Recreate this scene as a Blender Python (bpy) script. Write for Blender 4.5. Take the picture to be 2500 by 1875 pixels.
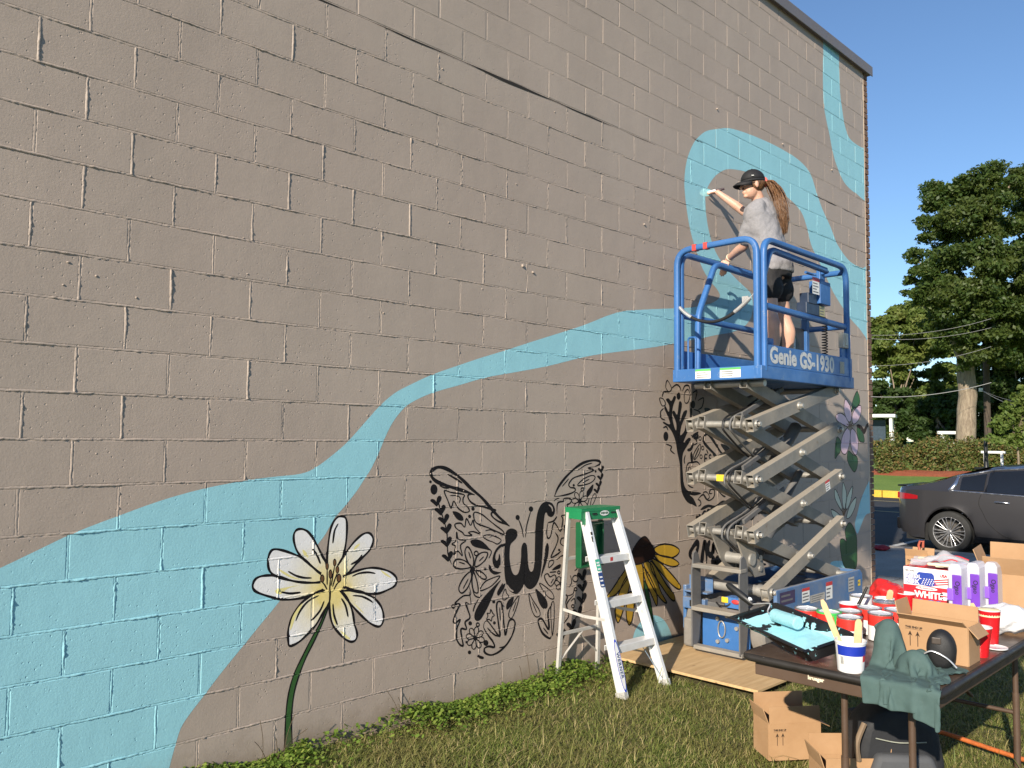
import bpy, bmesh, math, random
import numpy as np
from mathutils import Vector, Matrix, Quaternion
from mathutils.geometry import tessellate_polygon

for o in list(bpy.data.objects): bpy.data.objects.remove(o)
SC = bpy.context.scene
COL = SC.collection
RND = random.Random(7)
NP = np.random.default_rng(11)
rad = math.radians

# ------------------------------------------------------------------ camera
# world: X along the mural wall (to the right), Y into the wall (face at y=0), Z up, ground 0
CF = 2047.03                                   # focal length in photograph pixels (2500 wide)
CC = Vector((-1.04490, -3.93897, 1.64911))
YAW, PITCH, ROLL = 0.787873, 0.0631076, 0.0099346
cfw = Vector((math.sin(YAW)*math.cos(PITCH), math.cos(YAW)*math.cos(PITCH), math.sin(PITCH)))
cr0 = Vector((math.cos(YAW), -math.sin(YAW), 0)); cu0 = cr0.cross(cfw)
crt = cr0*math.cos(ROLL) + cu0*math.sin(ROLL)
cupv = -cr0*math.sin(ROLL) + cu0*math.cos(ROLL)
cam = bpy.data.cameras.new('camera'); camo = bpy.data.objects.new('camera', cam); COL.objects.link(camo)
cam.sensor_width = 36; cam.sensor_fit = 'HORIZONTAL'; cam.lens = CF/2500*36
cam.clip_start = 0.05; cam.clip_end = 3000
camo.matrix_world = Matrix(((crt.x, cupv.x, -cfw.x, CC.x), (crt.y, cupv.y, -cfw.y, CC.y), (crt.z, cupv.z, -cfw.z, CC.z), (0, 0, 0, 1)))
SC.camera = camo

# ------------------------------------------------------------------ light
SUN = Vector((-3.0, -1.0, 1.42)).normalized()      # direction towards the sun
sun_el = math.asin(SUN.z); sun_az = math.atan2(SUN.x, SUN.y)
W = bpy.data.worlds.new('World'); SC.world = W; W.use_nodes = True
nt = W.node_tree; nt.nodes.clear()
sky = nt.nodes.new('ShaderNodeTexSky'); sky.sky_type = 'NISHITA'; sky.sun_disc = False
sky.sun_elevation = sun_el; sky.sun_rotation = sun_az
sky.altitude = 200; sky.air_density = 1.0; sky.dust_density = 0.0; sky.ozone_density = 4.5
bg = nt.nodes.new('ShaderNodeBackground'); bg.inputs[1].default_value = 0.105
wo = nt.nodes.new('ShaderNodeOutputWorld')
nt.links.new(sky.outputs[0], bg.inputs[0]); nt.links.new(bg.outputs[0], wo.inputs[0])
sl = bpy.data.lights.new('sun', 'SUN'); sl.energy = 5.0; sl.angle = rad(0.53); sl.color = (1.0, 0.90, 0.76)
so = bpy.data.objects.new('sun', sl); COL.objects.link(so)
so.rotation_euler = SUN.to_track_quat('Z', 'Y').to_euler(); so.location = (-20, -12, 9)
SC.view_settings.view_transform = 'Standard'; SC.view_settings.look = 'None'
SC.view_settings.exposure = 0.55; SC.view_settings.gamma = 1.0; SC.view_settings.use_curve_mapping = False
SC.render.engine = 'CYCLES'

# ------------------------------------------------------------------ pixel helpers (photograph pixels -> directions)
def ray(x, y): return cfw + crt*((x-1250)/CF) - cupv*((y-937.5)/CF)
def at_y(x, y, Y=0.0):
    d = ray(x, y); return CC + d*((Y-CC.y)/d.y)
def at_x(x, y, X=0.0):
    d = ray(x, y); return CC + d*((X-CC.x)/d.x)
def at_z(x, y, Z=0.0):
    d = ray(x, y); return CC + d*((Z-CC.z)/d.z)
def proj(P):
    d = Vector(P)-CC; w = d.dot(cfw)
    return 1250+CF*d.dot(crt)/w, 937.5-CF*d.dot(cupv)/w, w

# ------------------------------------------------------------------ materials
def srgb(r, g, b):
    f = lambda c: (c/255/12.92 if c/255 <= .04045 else ((c/255+.055)/1.055)**2.4)
    return (f(r), f(g), f(b))
MATS = {}
def new_mat(name):
    m = bpy.data.materials.new(name); m.use_nodes = True
    t = m.node_tree; b = t.nodes['Principled BSDF']; MATS[name] = m
    return m, t, b
def mixc(t, fac, a, b, typ='MIX'):
    n = t.nodes.new('ShaderNodeMix'); n.data_type = 'RGBA'; n.blend_type = typ
    for s, v in ((n.inputs[0], fac), (n.inputs[6], a), (n.inputs[7], b)):
        if hasattr(v, 'is_linked') or hasattr(v, 'node'): t.links.new(v, s)
        elif isinstance(v, (int, float)): s.default_value = v
        else: s.default_value = (*v[:3], 1)
    return n.outputs[2]
def ramp(t, src, stops):
    n = t.nodes.new('ShaderNodeValToRGB'); e = n.color_ramp.elements
    while len(e) < len(stops): e.new(0.5)
    for el, (p, c) in zip(e, stops):
        el.position = p; el.color = (c, c, c, 1) if isinstance(c, (int, float)) else (*c[:3], 1)
    t.links.new(src, n.inputs[0]); return n.outputs[0]
def noise(t, scale, detail=4, rough=.55, vec=None, dim='3D'):
    n = t.nodes.new('ShaderNodeTexNoise'); n.inputs['Scale'].default_value = scale
    n.inputs['Detail'].default_value = detail; n.inputs['Roughness'].default_value = rough
    if vec is not None: t.links.new(vec, n.inputs['Vector'])
    return n.outputs[0]
def world_pos(t): return t.nodes.new('ShaderNodeNewGeometry').outputs['Position']
def obj_pos(t): return t.nodes.new('ShaderNodeTexCoord').outputs['Object']
def bump(t, b, h, strength=.3, dist=.01, prev=None):
    n = t.nodes.new('ShaderNodeBump'); n.inputs['Strength'].default_value = strength; n.inputs['Distance'].default_value = dist
    t.links.new(h, n.inputs['Height'])
    if prev is not None: t.links.new(prev, n.inputs['Normal'])
    if b is not None: t.links.new(n.outputs[0], b.inputs['Normal'])
    return n.outputs[0]
def simple(name, col, rough=.6, metal=0., var=.12, vscale=8., bscale=60., bstr=.15, bdist=.004, spec=None, dirt=None, dirt_amt=.0, dscale=5., coat=0., trans=0.):
    """painted / plastic / cloth surface: colour with soft blotches, optional dirt, fine relief"""
    if name in MATS: return MATS[name]
    m, t, b = new_mat(name); p = obj_pos(t)
    c = tuple(col[:3]); d = tuple(x*(1-var) for x in c); l = tuple(min(1, x*(1+var*.7)) for x in c)
    co = mixc(t, ramp(t, noise(t, vscale, 5, .6, p), [(.3, 0.), (.7, 1.)]), d, l)
    if dirt is not None:
        co = mixc(t, ramp(t, noise(t, dscale, 7, .68, p), [(max(0, .62-dirt_amt), 0.), (.72, min(1, dirt_amt*2+.2))]), co, dirt)
    t.links.new(co, b.inputs['Base Color'])
    b.inputs['Metallic'].default_value = metal
    r = ramp(t, noise(t, vscale*2.3, 4, .6, p), [(.25, max(.02, rough-.1)), (.75, min(1, rough+.1))]); t.links.new(r, b.inputs['Roughness'])
    if spec is not None: b.inputs['Specular IOR Level'].default_value = spec
    if coat: b.inputs['Coat Weight'].default_value = coat; b.inputs['Coat Roughness'].default_value = .05
    if trans: b.inputs['Transmission Weight'].default_value = trans
    if bstr: bump(t, b, noise(t, bscale, 4, .6, p), bstr, bdist)
    return m

# ------------------------------------------------------------------ mesh collector
class MB:
    def __init__(s): s.v = []; s.f = []; s.mi = []; s.cur = 0
    def add(s, vs, fs):
        o = len(s.v); s.v += [tuple(v) for v in vs]
        s.f += [tuple(i+o for i in f) for f in fs]; s.mi += [s.cur]*len(fs)
        return s
    def box(s, c, d, M=None):
        x, y, z = d[0]/2, d[1]/2, d[2]/2
        vs = [Vector((a*x, b*y, e*z)) for a in (-1, 1) for b in (-1, 1) for e in (-1, 1)]
        if M is not None: vs = [M @ v for v in vs]
        vs = [v+Vector(c) for v in vs]
        return s.add(vs, [(0, 1, 3, 2), (4, 6, 7, 5), (0, 4, 5, 1), (2, 3, 7, 6), (0, 2, 6, 4), (1, 5, 7, 3)])
    def bar(s, a, b, w, h, up=(0, 0, 1)):
        """rectangular bar from a to b: w sideways, h along up"""
        a, b = Vector(a), Vector(b); d = (b-a).normalized(); u = Vector(up); u = (u-d*u.dot(d)).normalized(); r = d.cross(u)
        vs = [p+r*(i*w/2)+u*(j*h/2) for p in (a, b) for i, j in ((-1, -1), (1, -1), (1, 1), (-1, 1))]
        return s.add(vs, [(0, 1, 2, 3), (7, 6, 5, 4), (0, 4, 5, 1), (1, 5, 6, 2), (2, 6, 7, 3), (3, 7, 4, 0)])
    def hollow(s, a, b, w, h, th, up=(0, 0, 1)):
        """square hollow section, open ends"""
        a, b = Vector(a), Vector(b); d = (b-a).normalized(); u = Vector(up); u = (u-d*u.dot(d)).normalized(); r = d.cross(u)
        vs = []
        for p in (a, b):
            for ww, hh in ((w, h), (w-2*th, h-2*th)):
                vs += [p+r*(i*ww/2)+u*(j*hh/2) for i, j in ((-1, -1), (1, -1), (1, 1), (-1, 1))]
        fs = []
        for i in range(4):
            j = (i+1) % 4
            fs += [(i, i+8, j+8, j), (i+4, j+4, j+12, i+12), (i, j, j+4, i+4), (i+8, i+12, j+12, j+8)]
        return s.add(vs, fs)
    def cyl(s, a, b, r0, r1=None, n=14, caps=True):
        r1 = r0 if r1 is None else r1
        a, b = Vector(a), Vector(b); d = (b-a).normalized(); q = d.to_track_quat('Z', 'Y')
        vs = [a+q @ Vector((r0*math.cos(2*math.pi*i/n), r0*math.sin(2*math.pi*i/n), 0)) for i in range(n)]
        vs += [b+q @ Vector((r1*math.cos(2*math.pi*i/n), r1*math.sin(2*math.pi*i/n), 0)) for i in range(n)]
        fs = [(i, (i+1) % n, n+(i+1) % n, n+i) for i in range(n)]
        if caps: fs += [tuple(range(n))[::-1], tuple(range(n, 2*n))]
        return s.add(vs, fs)
    def tube(s, pts, r, n=8, caps=True, closed=False, sq=None):
        """round tube along pts; r number or list; sq=(w,h,up) gives a rounded-rectangular section"""
        P = [Vector(p) for p in pts]; N = len(P); rr = r if isinstance(r, (list, tuple)) else [r]*N
        T = []
        for i in range(N):
            if closed: d = P[(i+1) % N]-P[i-1]
            else: d = P[min(i+1, N-1)]-P[max(i-1, 0)]
            T.append(d.normalized())
        up = Vector(sq[2]) if sq else (Vector((0, 0, 1)) if abs(T[0].z) < .9 else Vector((1, 0, 0)))
        u = (up-T[0]*up.dot(T[0])).normalized(); vs = []
        for i in range(N):
            u = (u-T[i]*u.dot(T[i])).normalized(); w = T[i].cross(u)
            for k in range(n):
                a = 2*math.pi*(k+.5)/n; c, d = math.cos(a), math.sin(a)
                if sq:
                    e = 3.2; c = math.copysign(abs(c)**(2/e), c); d = math.copysign(abs(d)**(2/e), d)
                    vs.append(P[i]+w*(c*sq[0]/2)+u*(d*sq[1]/2))
                else: vs.append(P[i]+(w*c+u*d)*rr[i])
        fs = []
        for i in range(N if closed else N-1):
            j = (i+1) % N
            fs += [(i*n+k, i*n+(k+1) % n, j*n+(k+1) % n, j*n+k) for k in range(n)]
        if caps and not closed: fs += [tuple(range(n))[::-1], tuple(range((N-1)*n, N*n))]
        return s.add(vs, fs)
    def lathe(s, prof, c=(0, 0, 0), n=28, M=None, cap0=True, cap1=True):
        vs = []
        for r, z in prof:
            for i in range(n):
                a = 2*math.pi*i/n; v = Vector((r*math.cos(a), r*math.sin(a), z))
                vs.append((M @ v if M is not None else v)+Vector(c))
        fs = [(k*n+i, k*n+(i+1) % n, (k+1)*n+(i+1) % n, (k+1)*n+i) for k in range(len(prof)-1) for i in range(n)]
        if cap0: fs.append(tuple(range(n))[::-1])
        if cap1: fs.append(tuple(range((len(prof)-1)*n, len(prof)*n)))
        return s.add(vs, fs)
    def prism(s, poly, O, U, V, N, t):
        """polygon (u,v) in plane O+u*U+v*V extruded by t along N"""
        O, U, V, N = Vector(O), Vector(U), Vector(V), Vector(N); n = len(poly)
        vs = [O+U*a+V*b for a, b in poly]+[O+U*a+V*b+N*t for a, b in poly]
        fs = [tuple(range(n))[::-1], tuple(range(n, 2*n))]+[(i, (i+1) % n, n+(i+1) % n, n+i) for i in range(n)]
        return s.add(vs, fs)
    def sphere(s, c, r, nu=14, nv=9, M=None):
        prof = [(math.sin(math.pi*(j+.0)/nv), -math.cos(math.pi*j/nv)) for j in range(nv+1)]
        prof[0] = (.001, -1); prof[-1] = (.001, 1)
        R = Vector(r) if hasattr(r, '__len__') else Vector((r, r, r))
        S = Matrix.Diagonal(R); MM = (M @ S) if M is not None else S
        return s.lathe(prof, c, nu, MM)
    def mesh(s, name, mats):
        me = bpy.data.meshes.new(name); me.from_pydata(s.v, [], s.f)
        if not isinstance(mats, (list, tuple)): mats = [mats]
        for m in mats: me.materials.append(m)
        if len(mats) > 1: me.polygons.foreach_set('material_index', s.mi)
        return me
    def build(s, name, mats, parent=None, smooth=None, bevel=0, seg=2, fix=True):
        me = s.mesh(name, mats)
        if fix:
            bm = bmesh.new(); bm.from_mesh(me); bmesh.ops.recalc_face_normals(bm, faces=bm.faces); bm.to_mesh(me); bm.free()
        o = bpy.data.objects.new(name, me); COL.objects.link(o)
        if parent is not None: o.parent = parent
        if bevel:
            md = o.modifiers.new('bevel', 'BEVEL'); md.width = bevel; md.segments = seg; md.limit_method = 'ANGLE'; md.angle_limit = rad(30)
        if smooth is not None:
            me.shade_smooth(); me.set_sharp_from_angle(angle=rad(smooth))
        return o
def tag(o, label=None, cat=None, group=None, kind=None):
    if label: o['label'] = label
    if cat: o['category'] = cat
    if group: o['group'] = group
    if kind: o['kind'] = kind
    return o
def thing(name, label, cat, loc=(0, 0, 0), rz=0., group=None):
    o = bpy.data.objects.new(name, None); COL.objects.link(o); o.location = loc; o.rotation_euler = (0, 0, rz)
    o.empty_display_size = .1
    return tag(o, label, cat, group)
def copy_tree(o, loc=None, rz=None, label=None, parent=None):
    c = o.copy(); COL.objects.link(c); c.parent = parent
    if parent is not None: c.matrix_parent_inverse = o.matrix_parent_inverse.copy()
    for ch in list(o.children): copy_tree(ch, parent=c)
    if loc is not None: c.location = loc
    if rz is not None: c.rotation_euler = (0, 0, rz)
    if label: c['label'] = label
    return c
def fillet(pts, r, n=5):
    """round the corners of a polyline"""
    P = [Vector(p) for p in pts]; out = [P[0]]
    for i in range(1, len(P)-1):
        a, b, c = P[i-1], P[i], P[i+1]; d0 = (a-b); d1 = (c-b); q = min(r, d0.length*.49, d1.length*.49)
        p0 = b+d0.normalized()*q; p1 = b+d1.normalized()*q
        for k in range(n+1):
            t = k/n; out.append(p0*(1-t)**2+b*2*t*(1-t)+p1*t*t)
    return out+[P[-1]]
def smooth_path(pts, n=6, closed=False):
    P = [Vector(p) for p in pts]; N = len(P); out = []
    rng = range(N) if closed else range(N-1)
    for i in rng:
        g = (lambda k: P[k % N]) if closed else (lambda k: P[max(0, min(N-1, k))])
        a, b, c, d = g(i-1), g(i), g(i+1), g(i+2)
        for k in range(n):
            t = k/n
            out.append(.5*((2*b)+(c-a)*t+(2*a-5*b+4*c-d)*t*t+(3*b-a-3*c+d)*t**3))
    if not closed: out.append(P[-1])
    return out
FONTC = {}
def text_tris(txt, size=1., bold=0., spacing=1., shear=0.):
    """triangles of lettering in its own plane, baseline at 0, and its width"""
    k = (txt, size, bold, spacing, shear)
    if k in FONTC: return FONTC[k]
    cu = bpy.data.curves.new('t', 'FONT'); cu.body = txt; cu.size = size; cu.offset = bold; cu.space_character = spacing; cu.shear = shear; cu.resolution_u = 3
    o = bpy.data.objects.new('t', cu); COL.objects.link(o)
    dg = bpy.context.evaluated_depsgraph_get(); me = o.evaluated_get(dg).to_mesh(); me.calc_loop_triangles()
    vs = [(v.co.x, v.co.y) for v in me.vertices]
    tr = [tuple(vs[i] for i in t.vertices) for t in me.loop_triangles]
    w = max([v[0] for v in vs] or [0]); 
    o.evaluated_get(dg).to_mesh_clear(); bpy.data.objects.remove(o); bpy.data.curves.remove(cu)
    FONTC[k] = (tr, w); return tr, w
def decal_text(mb, txt, O, U, V, size, bold=0., spacing=1., align='L', shear=0.):
    """flat lettering laid on a surface: O baseline start, U reading direction, V up"""
    tr, w = text_tris(txt, size, bold, spacing, shear); O, U, V = Vector(O), Vector(U), Vector(V)
    off = {'L': 0, 'C': -w/2, 'R': -w}[align]
    for t in tr: mb.add([O+U*(a+off)+V*b for a, b in t], [(0, 1, 2)])
    return w
def decal_rect(mb, O, U, V, w, h):
    O, U, V = Vector(O), Vector(U), Vector(V)
    return mb.add([O, O+U*w, O+U*w+V*h, O+V*h], [(0, 1, 2, 3)])
def decal_poly(mb, pts, O, U, V):
    O, U, V = Vector(O), Vector(U), Vector(V)
    tr = tessellate_polygon([[Vector((a, b, 0)) for a, b in pts]])
    return mb.add([O+U*a+V*b for a, b in pts], [tuple(t) for t in tr])
# ================================================================== painted block wall
BL, BH = 0.4064, 0.2032
Z0 = 1.62                                  # height of bed joint 0
XL, XR = -3.9, 8.80                        # wall ends
KB, KT = -9, 22                            # lowest / highest bed joint
def masonry(name, col, rough=.55, radial=None, wear=.10, gloss=.0):
    m, t, b = new_mat(name); p = world_pos(t)
    info = t.nodes.new('ShaderNodeObjectInfo').outputs['Random']
    big = ramp(t, noise(t, 1.3, 6, .6, p), [(.3, 0.), (.7, 1.)])
    co = mixc(t, big, tuple(c*(1-wear) for c in col), tuple(min(1, c*(1+wear*.6)) for c in col))
    if radial:
        (cx, cz), c2, stops = radial
        sp = t.nodes.new('ShaderNodeVectorMath'); sp.operation = 'DISTANCE'
        ml = t.nodes.new('ShaderNodeVectorMath'); ml.operation = 'MULTIPLY'; ml.inputs[1].default_value = (1, 0, 1)
        t.links.new(p, ml.inputs[0]); t.links.new(ml.outputs[0], sp.inputs[0]); sp.inputs[1].default_value = (cx, 0, cz)
        nz = t.nodes.new('ShaderNodeMath'); nz.operation = 'MULTIPLY_ADD'; nz.inputs[1].default_value = .12; nz.inputs[2].default_value = -.05
        t.links.new(noise(t, 14, 3, .5, p), nz.inputs[0])
        ad = t.nodes.new('ShaderNodeMath'); ad.operation = 'ADD'; t.links.new(sp.outputs['Value'], ad.inputs[0]); t.links.new(nz.outputs[0], ad.inputs[1])
        co = mixc(t, ramp(t, ad.outputs[0], stops), co, c2)
    fine = ramp(t, noise(t, 46, 5, .7, p), [(.35, 0.), (.66, 1.)])
    co = mixc(t, .07, co, mixc(t, fine, tuple(c*.55 for c in col), tuple(min(1, c*1.3) for c in col)))
    co = mixc(t, mixf(t, info, .09), co, tuple(c*.55 for c in col))
    # thin coverage, roller lap marks and soil splashed up from the ground
    mp = t.nodes.new('ShaderNodeMapping'); mp.inputs['Scale'].default_value = (2.2, 1, .35); t.links.new(p, mp.inputs[0])
    co = mixc(t, ramp(t, noise(t, 3.0, 6, .7, mp.outputs[0]), [(.48, 0.), (.74, .16)]), co, (col[0]*.72, col[1]*.70, col[2]*.70))
    co = mixc(t, ramp(t, noise(t, .8, 3, .5, p), [(.35, 0.), (.65, .22)]), co, (col[0]*1.04, col[1]*.965, col[2]*.97))
    sz = t.nodes.new('ShaderNodeSeparateXYZ'); t.links.new(p, sz.inputs[0])
    sp_ = t.nodes.new('ShaderNodeMath'); sp_.operation = 'MULTIPLY_ADD'; sp_.inputs[1].default_value = .34; t.links.new(noise(t, 6, 6, .75, p), sp_.inputs[0]); t.links.new(mixf(t, sz.outputs[2], -1.), sp_.inputs[2])
    co = mixc(t, ramp(t, sp_.outputs[0], [(.02, 0.), (.16, .55)]), co, (.20, .145, .095))
    t.links.new(co, b.inputs['Base Color'])
    b.inputs['Roughness'].default_value = rough; b.inputs['Specular IOR Level'].default_value = .35 if max(col) > .1 else .12
    # pitted, roller-painted concrete: fine grain, sparse pits and a slow undulation
    h1 = noise(t, 95, 5, .65, p)
    vo = t.nodes.new('ShaderNodeTexVoronoi'); vo.inputs['Scale'].default_value = 34; vo.inputs['Randomness'].default_value = 1
    t.links.new(p, vo.inputs['Vector'])
    pit = ramp(t, vo.outputs['Distance'], [(.05, 0.), (.17, 1.)])
    patch = ramp(t, noise(t, 2.3, 3, .5, p), [(.42, 0.), (.62, 1.)])
    pit2 = mixc(t, patch, pit, (1, 1, 1))
    n1 = bump(t, None, noise(t, 7, 4, .5, p), .22, .012)
    n2 = bump(t, None, h1, .26, .0045, n1)
    bump(t, b, pit2, .6, .0030, n2)
    return m
def mixf(t, src, k):
    n = t.nodes.new('ShaderNodeMath'); n.operation = 'MULTIPLY'; n.inputs[1].default_value = k; t.links.new(src, n.inputs[0]); return n.outputs[0]

TAUPE = (.395, .325, .268); TEAL = (.30, .59, .655)
FC = at_y(808, 1440); FC2 = at_y(2077, 1040)
PAL = {
 'taupe': masonry('taupe wall paint', TAUPE),
 'teal': masonry('light blue mural paint', TEAL, .5, wear=.06),
 'wet': masonry('wet pale blue paint', (.48, .86, .86), .25, wear=.03),
 'black': masonry('black mural paint', (.012, .011, .012), .45, wear=.1),
 'petal': masonry('white petal paint', (.80, .78, .76), .5, radial=((FC.x, FC.z), (.78, .60, .13), [(0., 1.), (.09, .95), (.19, .38), (.33, .0)]), wear=.04),
 'cream': masonry('pale yellow paint', (.80, .70, .30), .5, wear=.08),
 'green': masonry('dark green mural paint', (.035, .095, .028), .5, wear=.2),
 'leaf': masonry('leaf green mural paint', (.03, .105, .035), .5, wear=.25),
 'brown': masonry('brown mural paint', (.15, .075, .03), .5, wear=.2),
 'gold': masonry('golden petal paint', (.48, .29, .025), .5, wear=.28),
 'cone': masonry('dark cone paint', (.035, .016, .010), .5, wear=.3),
 'pink': masonry('pink petal paint', (.72, .52, .60), .5, wear=.12),
 'paleflower': masonry('pale flower paint', (.62, .66, .52), .5, wear=.15),
}
PKEYS = list(PAL)
SHAPES = []                                  # (motif, part, colour key, layer, triangles in (x,z))
def tri_poly(poly):
    vs = [Vector((a, b, 0)) for a, b in poly]
    return [tuple(poly[i] for i in t) for t in tessellate_polygon([vs])]
def stroke_tris(P, w, closed=False, taper=True):
    n = len(P); out = []; L = []; R = []
    for i in range(n):
        a = P[i-1] if (closed or i > 0) else P[i]; b = P[(i+1) % n] if (closed or i < n-1) else P[i]
        dx, dz = b[0]-a[0], b[1]-a[1]; l = math.hypot(dx, dz) or 1; nx, nz = -dz/l, dx/l
        q = w/2
        if taper and not closed:
            s = i/(n-1); q *= max(.18, min(1, min(s, 1-s)*7+.25))
        q *= 1+.16*math.sin(i*.55+n)
        L.append((P[i][0]+nx*q, P[i][1]+nz*q)); R.append((P[i][0]-nx*q, P[i][1]-nz*q))
    for i in range(n if closed else n-1):
        j = (i+1) % n
        out += [(L[i], R[i], R[j]), (L[i], R[j], L[j])]
    return out
class Crop:
    """reads outline points noted on an enlarged crop of the photograph and puts them on the wall"""
    def __init__(s, ox, oy, k, motif): s.o = (ox, oy, k); s.m = motif; s.lay = 0
    def w(s, pts):
        r = []
        for x, y in pts:
            P = at_y(s.o[0]+x/s.o[2], s.o[1]+y/s.o[2]); r.append((P.x, P.z))
        return r
    def sm(s, pts, closed, n=5): return [(v.x, v.y) for v in smooth_path([(a, b, 0) for a, b in s.w(pts)], n, closed)]
    def fill(s, part, key, pts, lay=0, sm=True, n=5):
        P = s.sm(pts, True, n) if sm else s.w(pts)
        SHAPES.append((s.m, part, key, lay, tri_poly(P))); return P
    def line(s, part, pts, w=.012, lay=6, closed=False, key='black', n=5, taper=True):
        SHAPES.append((s.m, part, key, lay, stroke_tris(s.sm(pts, closed, n), w, closed, taper)))
    def both(s, part, key, pts, w=.012, lay=1, line='outline'):
        P = s.fill(part, key, pts, lay); SHAPES.append((s.m, line, 'black', lay+1, stroke_tris(P, w, True)))
    def disc(s, part, c, rx, ry=None, key='black', lay=5):
        ry = ry or rx; s.fill(part, key, [(c[0]+rx*math.cos(a), c[1]+ry*math.sin(a)) for a in [i*math.pi/5 for i in range(10)]], lay, n=2)
    def ring(s, part, c, rx, ry=None, w=.009):
        ry = ry or rx; s.line(part, [(c[0]+rx*math.cos(a), c[1]+ry*math.sin(a)) for a in [i*math.pi/4 for i in range(8)]], w, closed=True, n=3)

# --- the winding blue river (photograph pixels)
C = Crop(0, 0, 1, 'painted_river')
C.fill('band', 'teal', [(-330, 1530), (-150, 1455), (0, 1387), (90, 1344), (181, 1301), (285, 1261), (393, 1222), (497, 1193), (606, 1172), (678, 1163), (732, 1157), (768, 1143), (814, 1109),
 (850, 1077), (886, 1037), (927, 991), (963, 960), (1000, 940), (1054, 915), (1122, 891), (1176, 873), (1235, 855), (1293, 836), (1347, 819), (1422, 795), (1506, 763), (1571, 756), (1639, 753), (1693, 750), (1734, 741), (1753, 730),
 (1757, 720), (1750, 706), (1734, 687), (1715, 655), (1699, 611), (1685, 562), (1676, 508), (1671, 454), (1672, 422), (1677, 391), (1687, 362), (1700, 340), (1722, 321), (1750, 315), (1779, 313), (1816, 323), (1864, 342), (1909, 364), (1950, 391), (1978, 423), (1993, 468),
 (2007, 509), (2027, 553), (2043, 594), (2068, 631), (2088, 647), (2106, 655), (2125, 660), (2126, 838), (2113, 823), (2097, 801), (2074, 775), (2041, 725), (2021, 685), (1998, 635), (1981, 599), (1968, 549), (1955, 516), (1932, 490), (1905, 470), (1875, 454), (1845, 432),
 (1820, 419), (1786, 413), (1766, 416), (1746, 430), (1731, 450), (1723, 470), (1722, 493), (1724, 523), (1731, 566), (1746, 612), (1766, 645), (1786, 669), (1812, 695), (1832, 715), (1838, 740), (1836, 765), (1831, 780), (1815, 799), (1788, 811), (1748, 818), (1707, 827),
 (1666, 834), (1600, 847), (1469, 864), (1412, 875), (1336, 894), (1244, 911), (1184, 922), (1122, 940), (1065, 956), (1029, 970), (996, 988), (975, 1009), (956, 1036), (939, 1071), (928, 1098), (907, 1142), (888, 1172), (869, 1201), (838, 1240), (817, 1264), (795, 1303), (768, 1340),
 (725, 1405), (682, 1468), (632, 1529), (595, 1575), (542, 1640), (494, 1703), (461, 1746), (441, 1778), (428, 1819), (416, 1864), (405, 1910), (380, 2010), (-330, 2300)], 1, n=3)
C.fill('band', 'teal', [(2013, 90), (2010, 136), (2009, 203), (2012, 260), (2019, 300), (2025, 328), (2032, 366), (2039, 394), (2050, 423), (2061, 445), (2075, 461), (2090, 472), (2120, 486), (2122, 368), (2106, 361), (2093, 354), (2079, 343), (2070, 330), (2061, 300), (2055, 260), (2051, 226), (2049, 181), (2048, 138), (2048, 100)], 1, n=3)
C.fill('band', 'teal', [(2134, 1150), (2127, 1164), (2113, 1193), (2100, 1225), (2093, 1254), (2087, 1280), (2093, 1303), (2102, 1283), (2113, 1258), (2134, 1238)], 1)
C.fill('band', 'teal', [(1536, 1600), (1543, 1564), (1554, 1532), (1573, 1510), (1598, 1502), (1620, 1513), (1635, 1538), (1648, 1580), (1652, 1610)], 1)
C.fill('band', 'teal', [(2030, 1372), (2062, 1371), (2070, 1390), (2030, 1395)], 1)
C.fill('wet_stroke', 'wet', [(1716, 461), (1732, 462), (1738, 470), (1733, 478), (1718, 479), (1708, 472)], 2)

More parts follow.
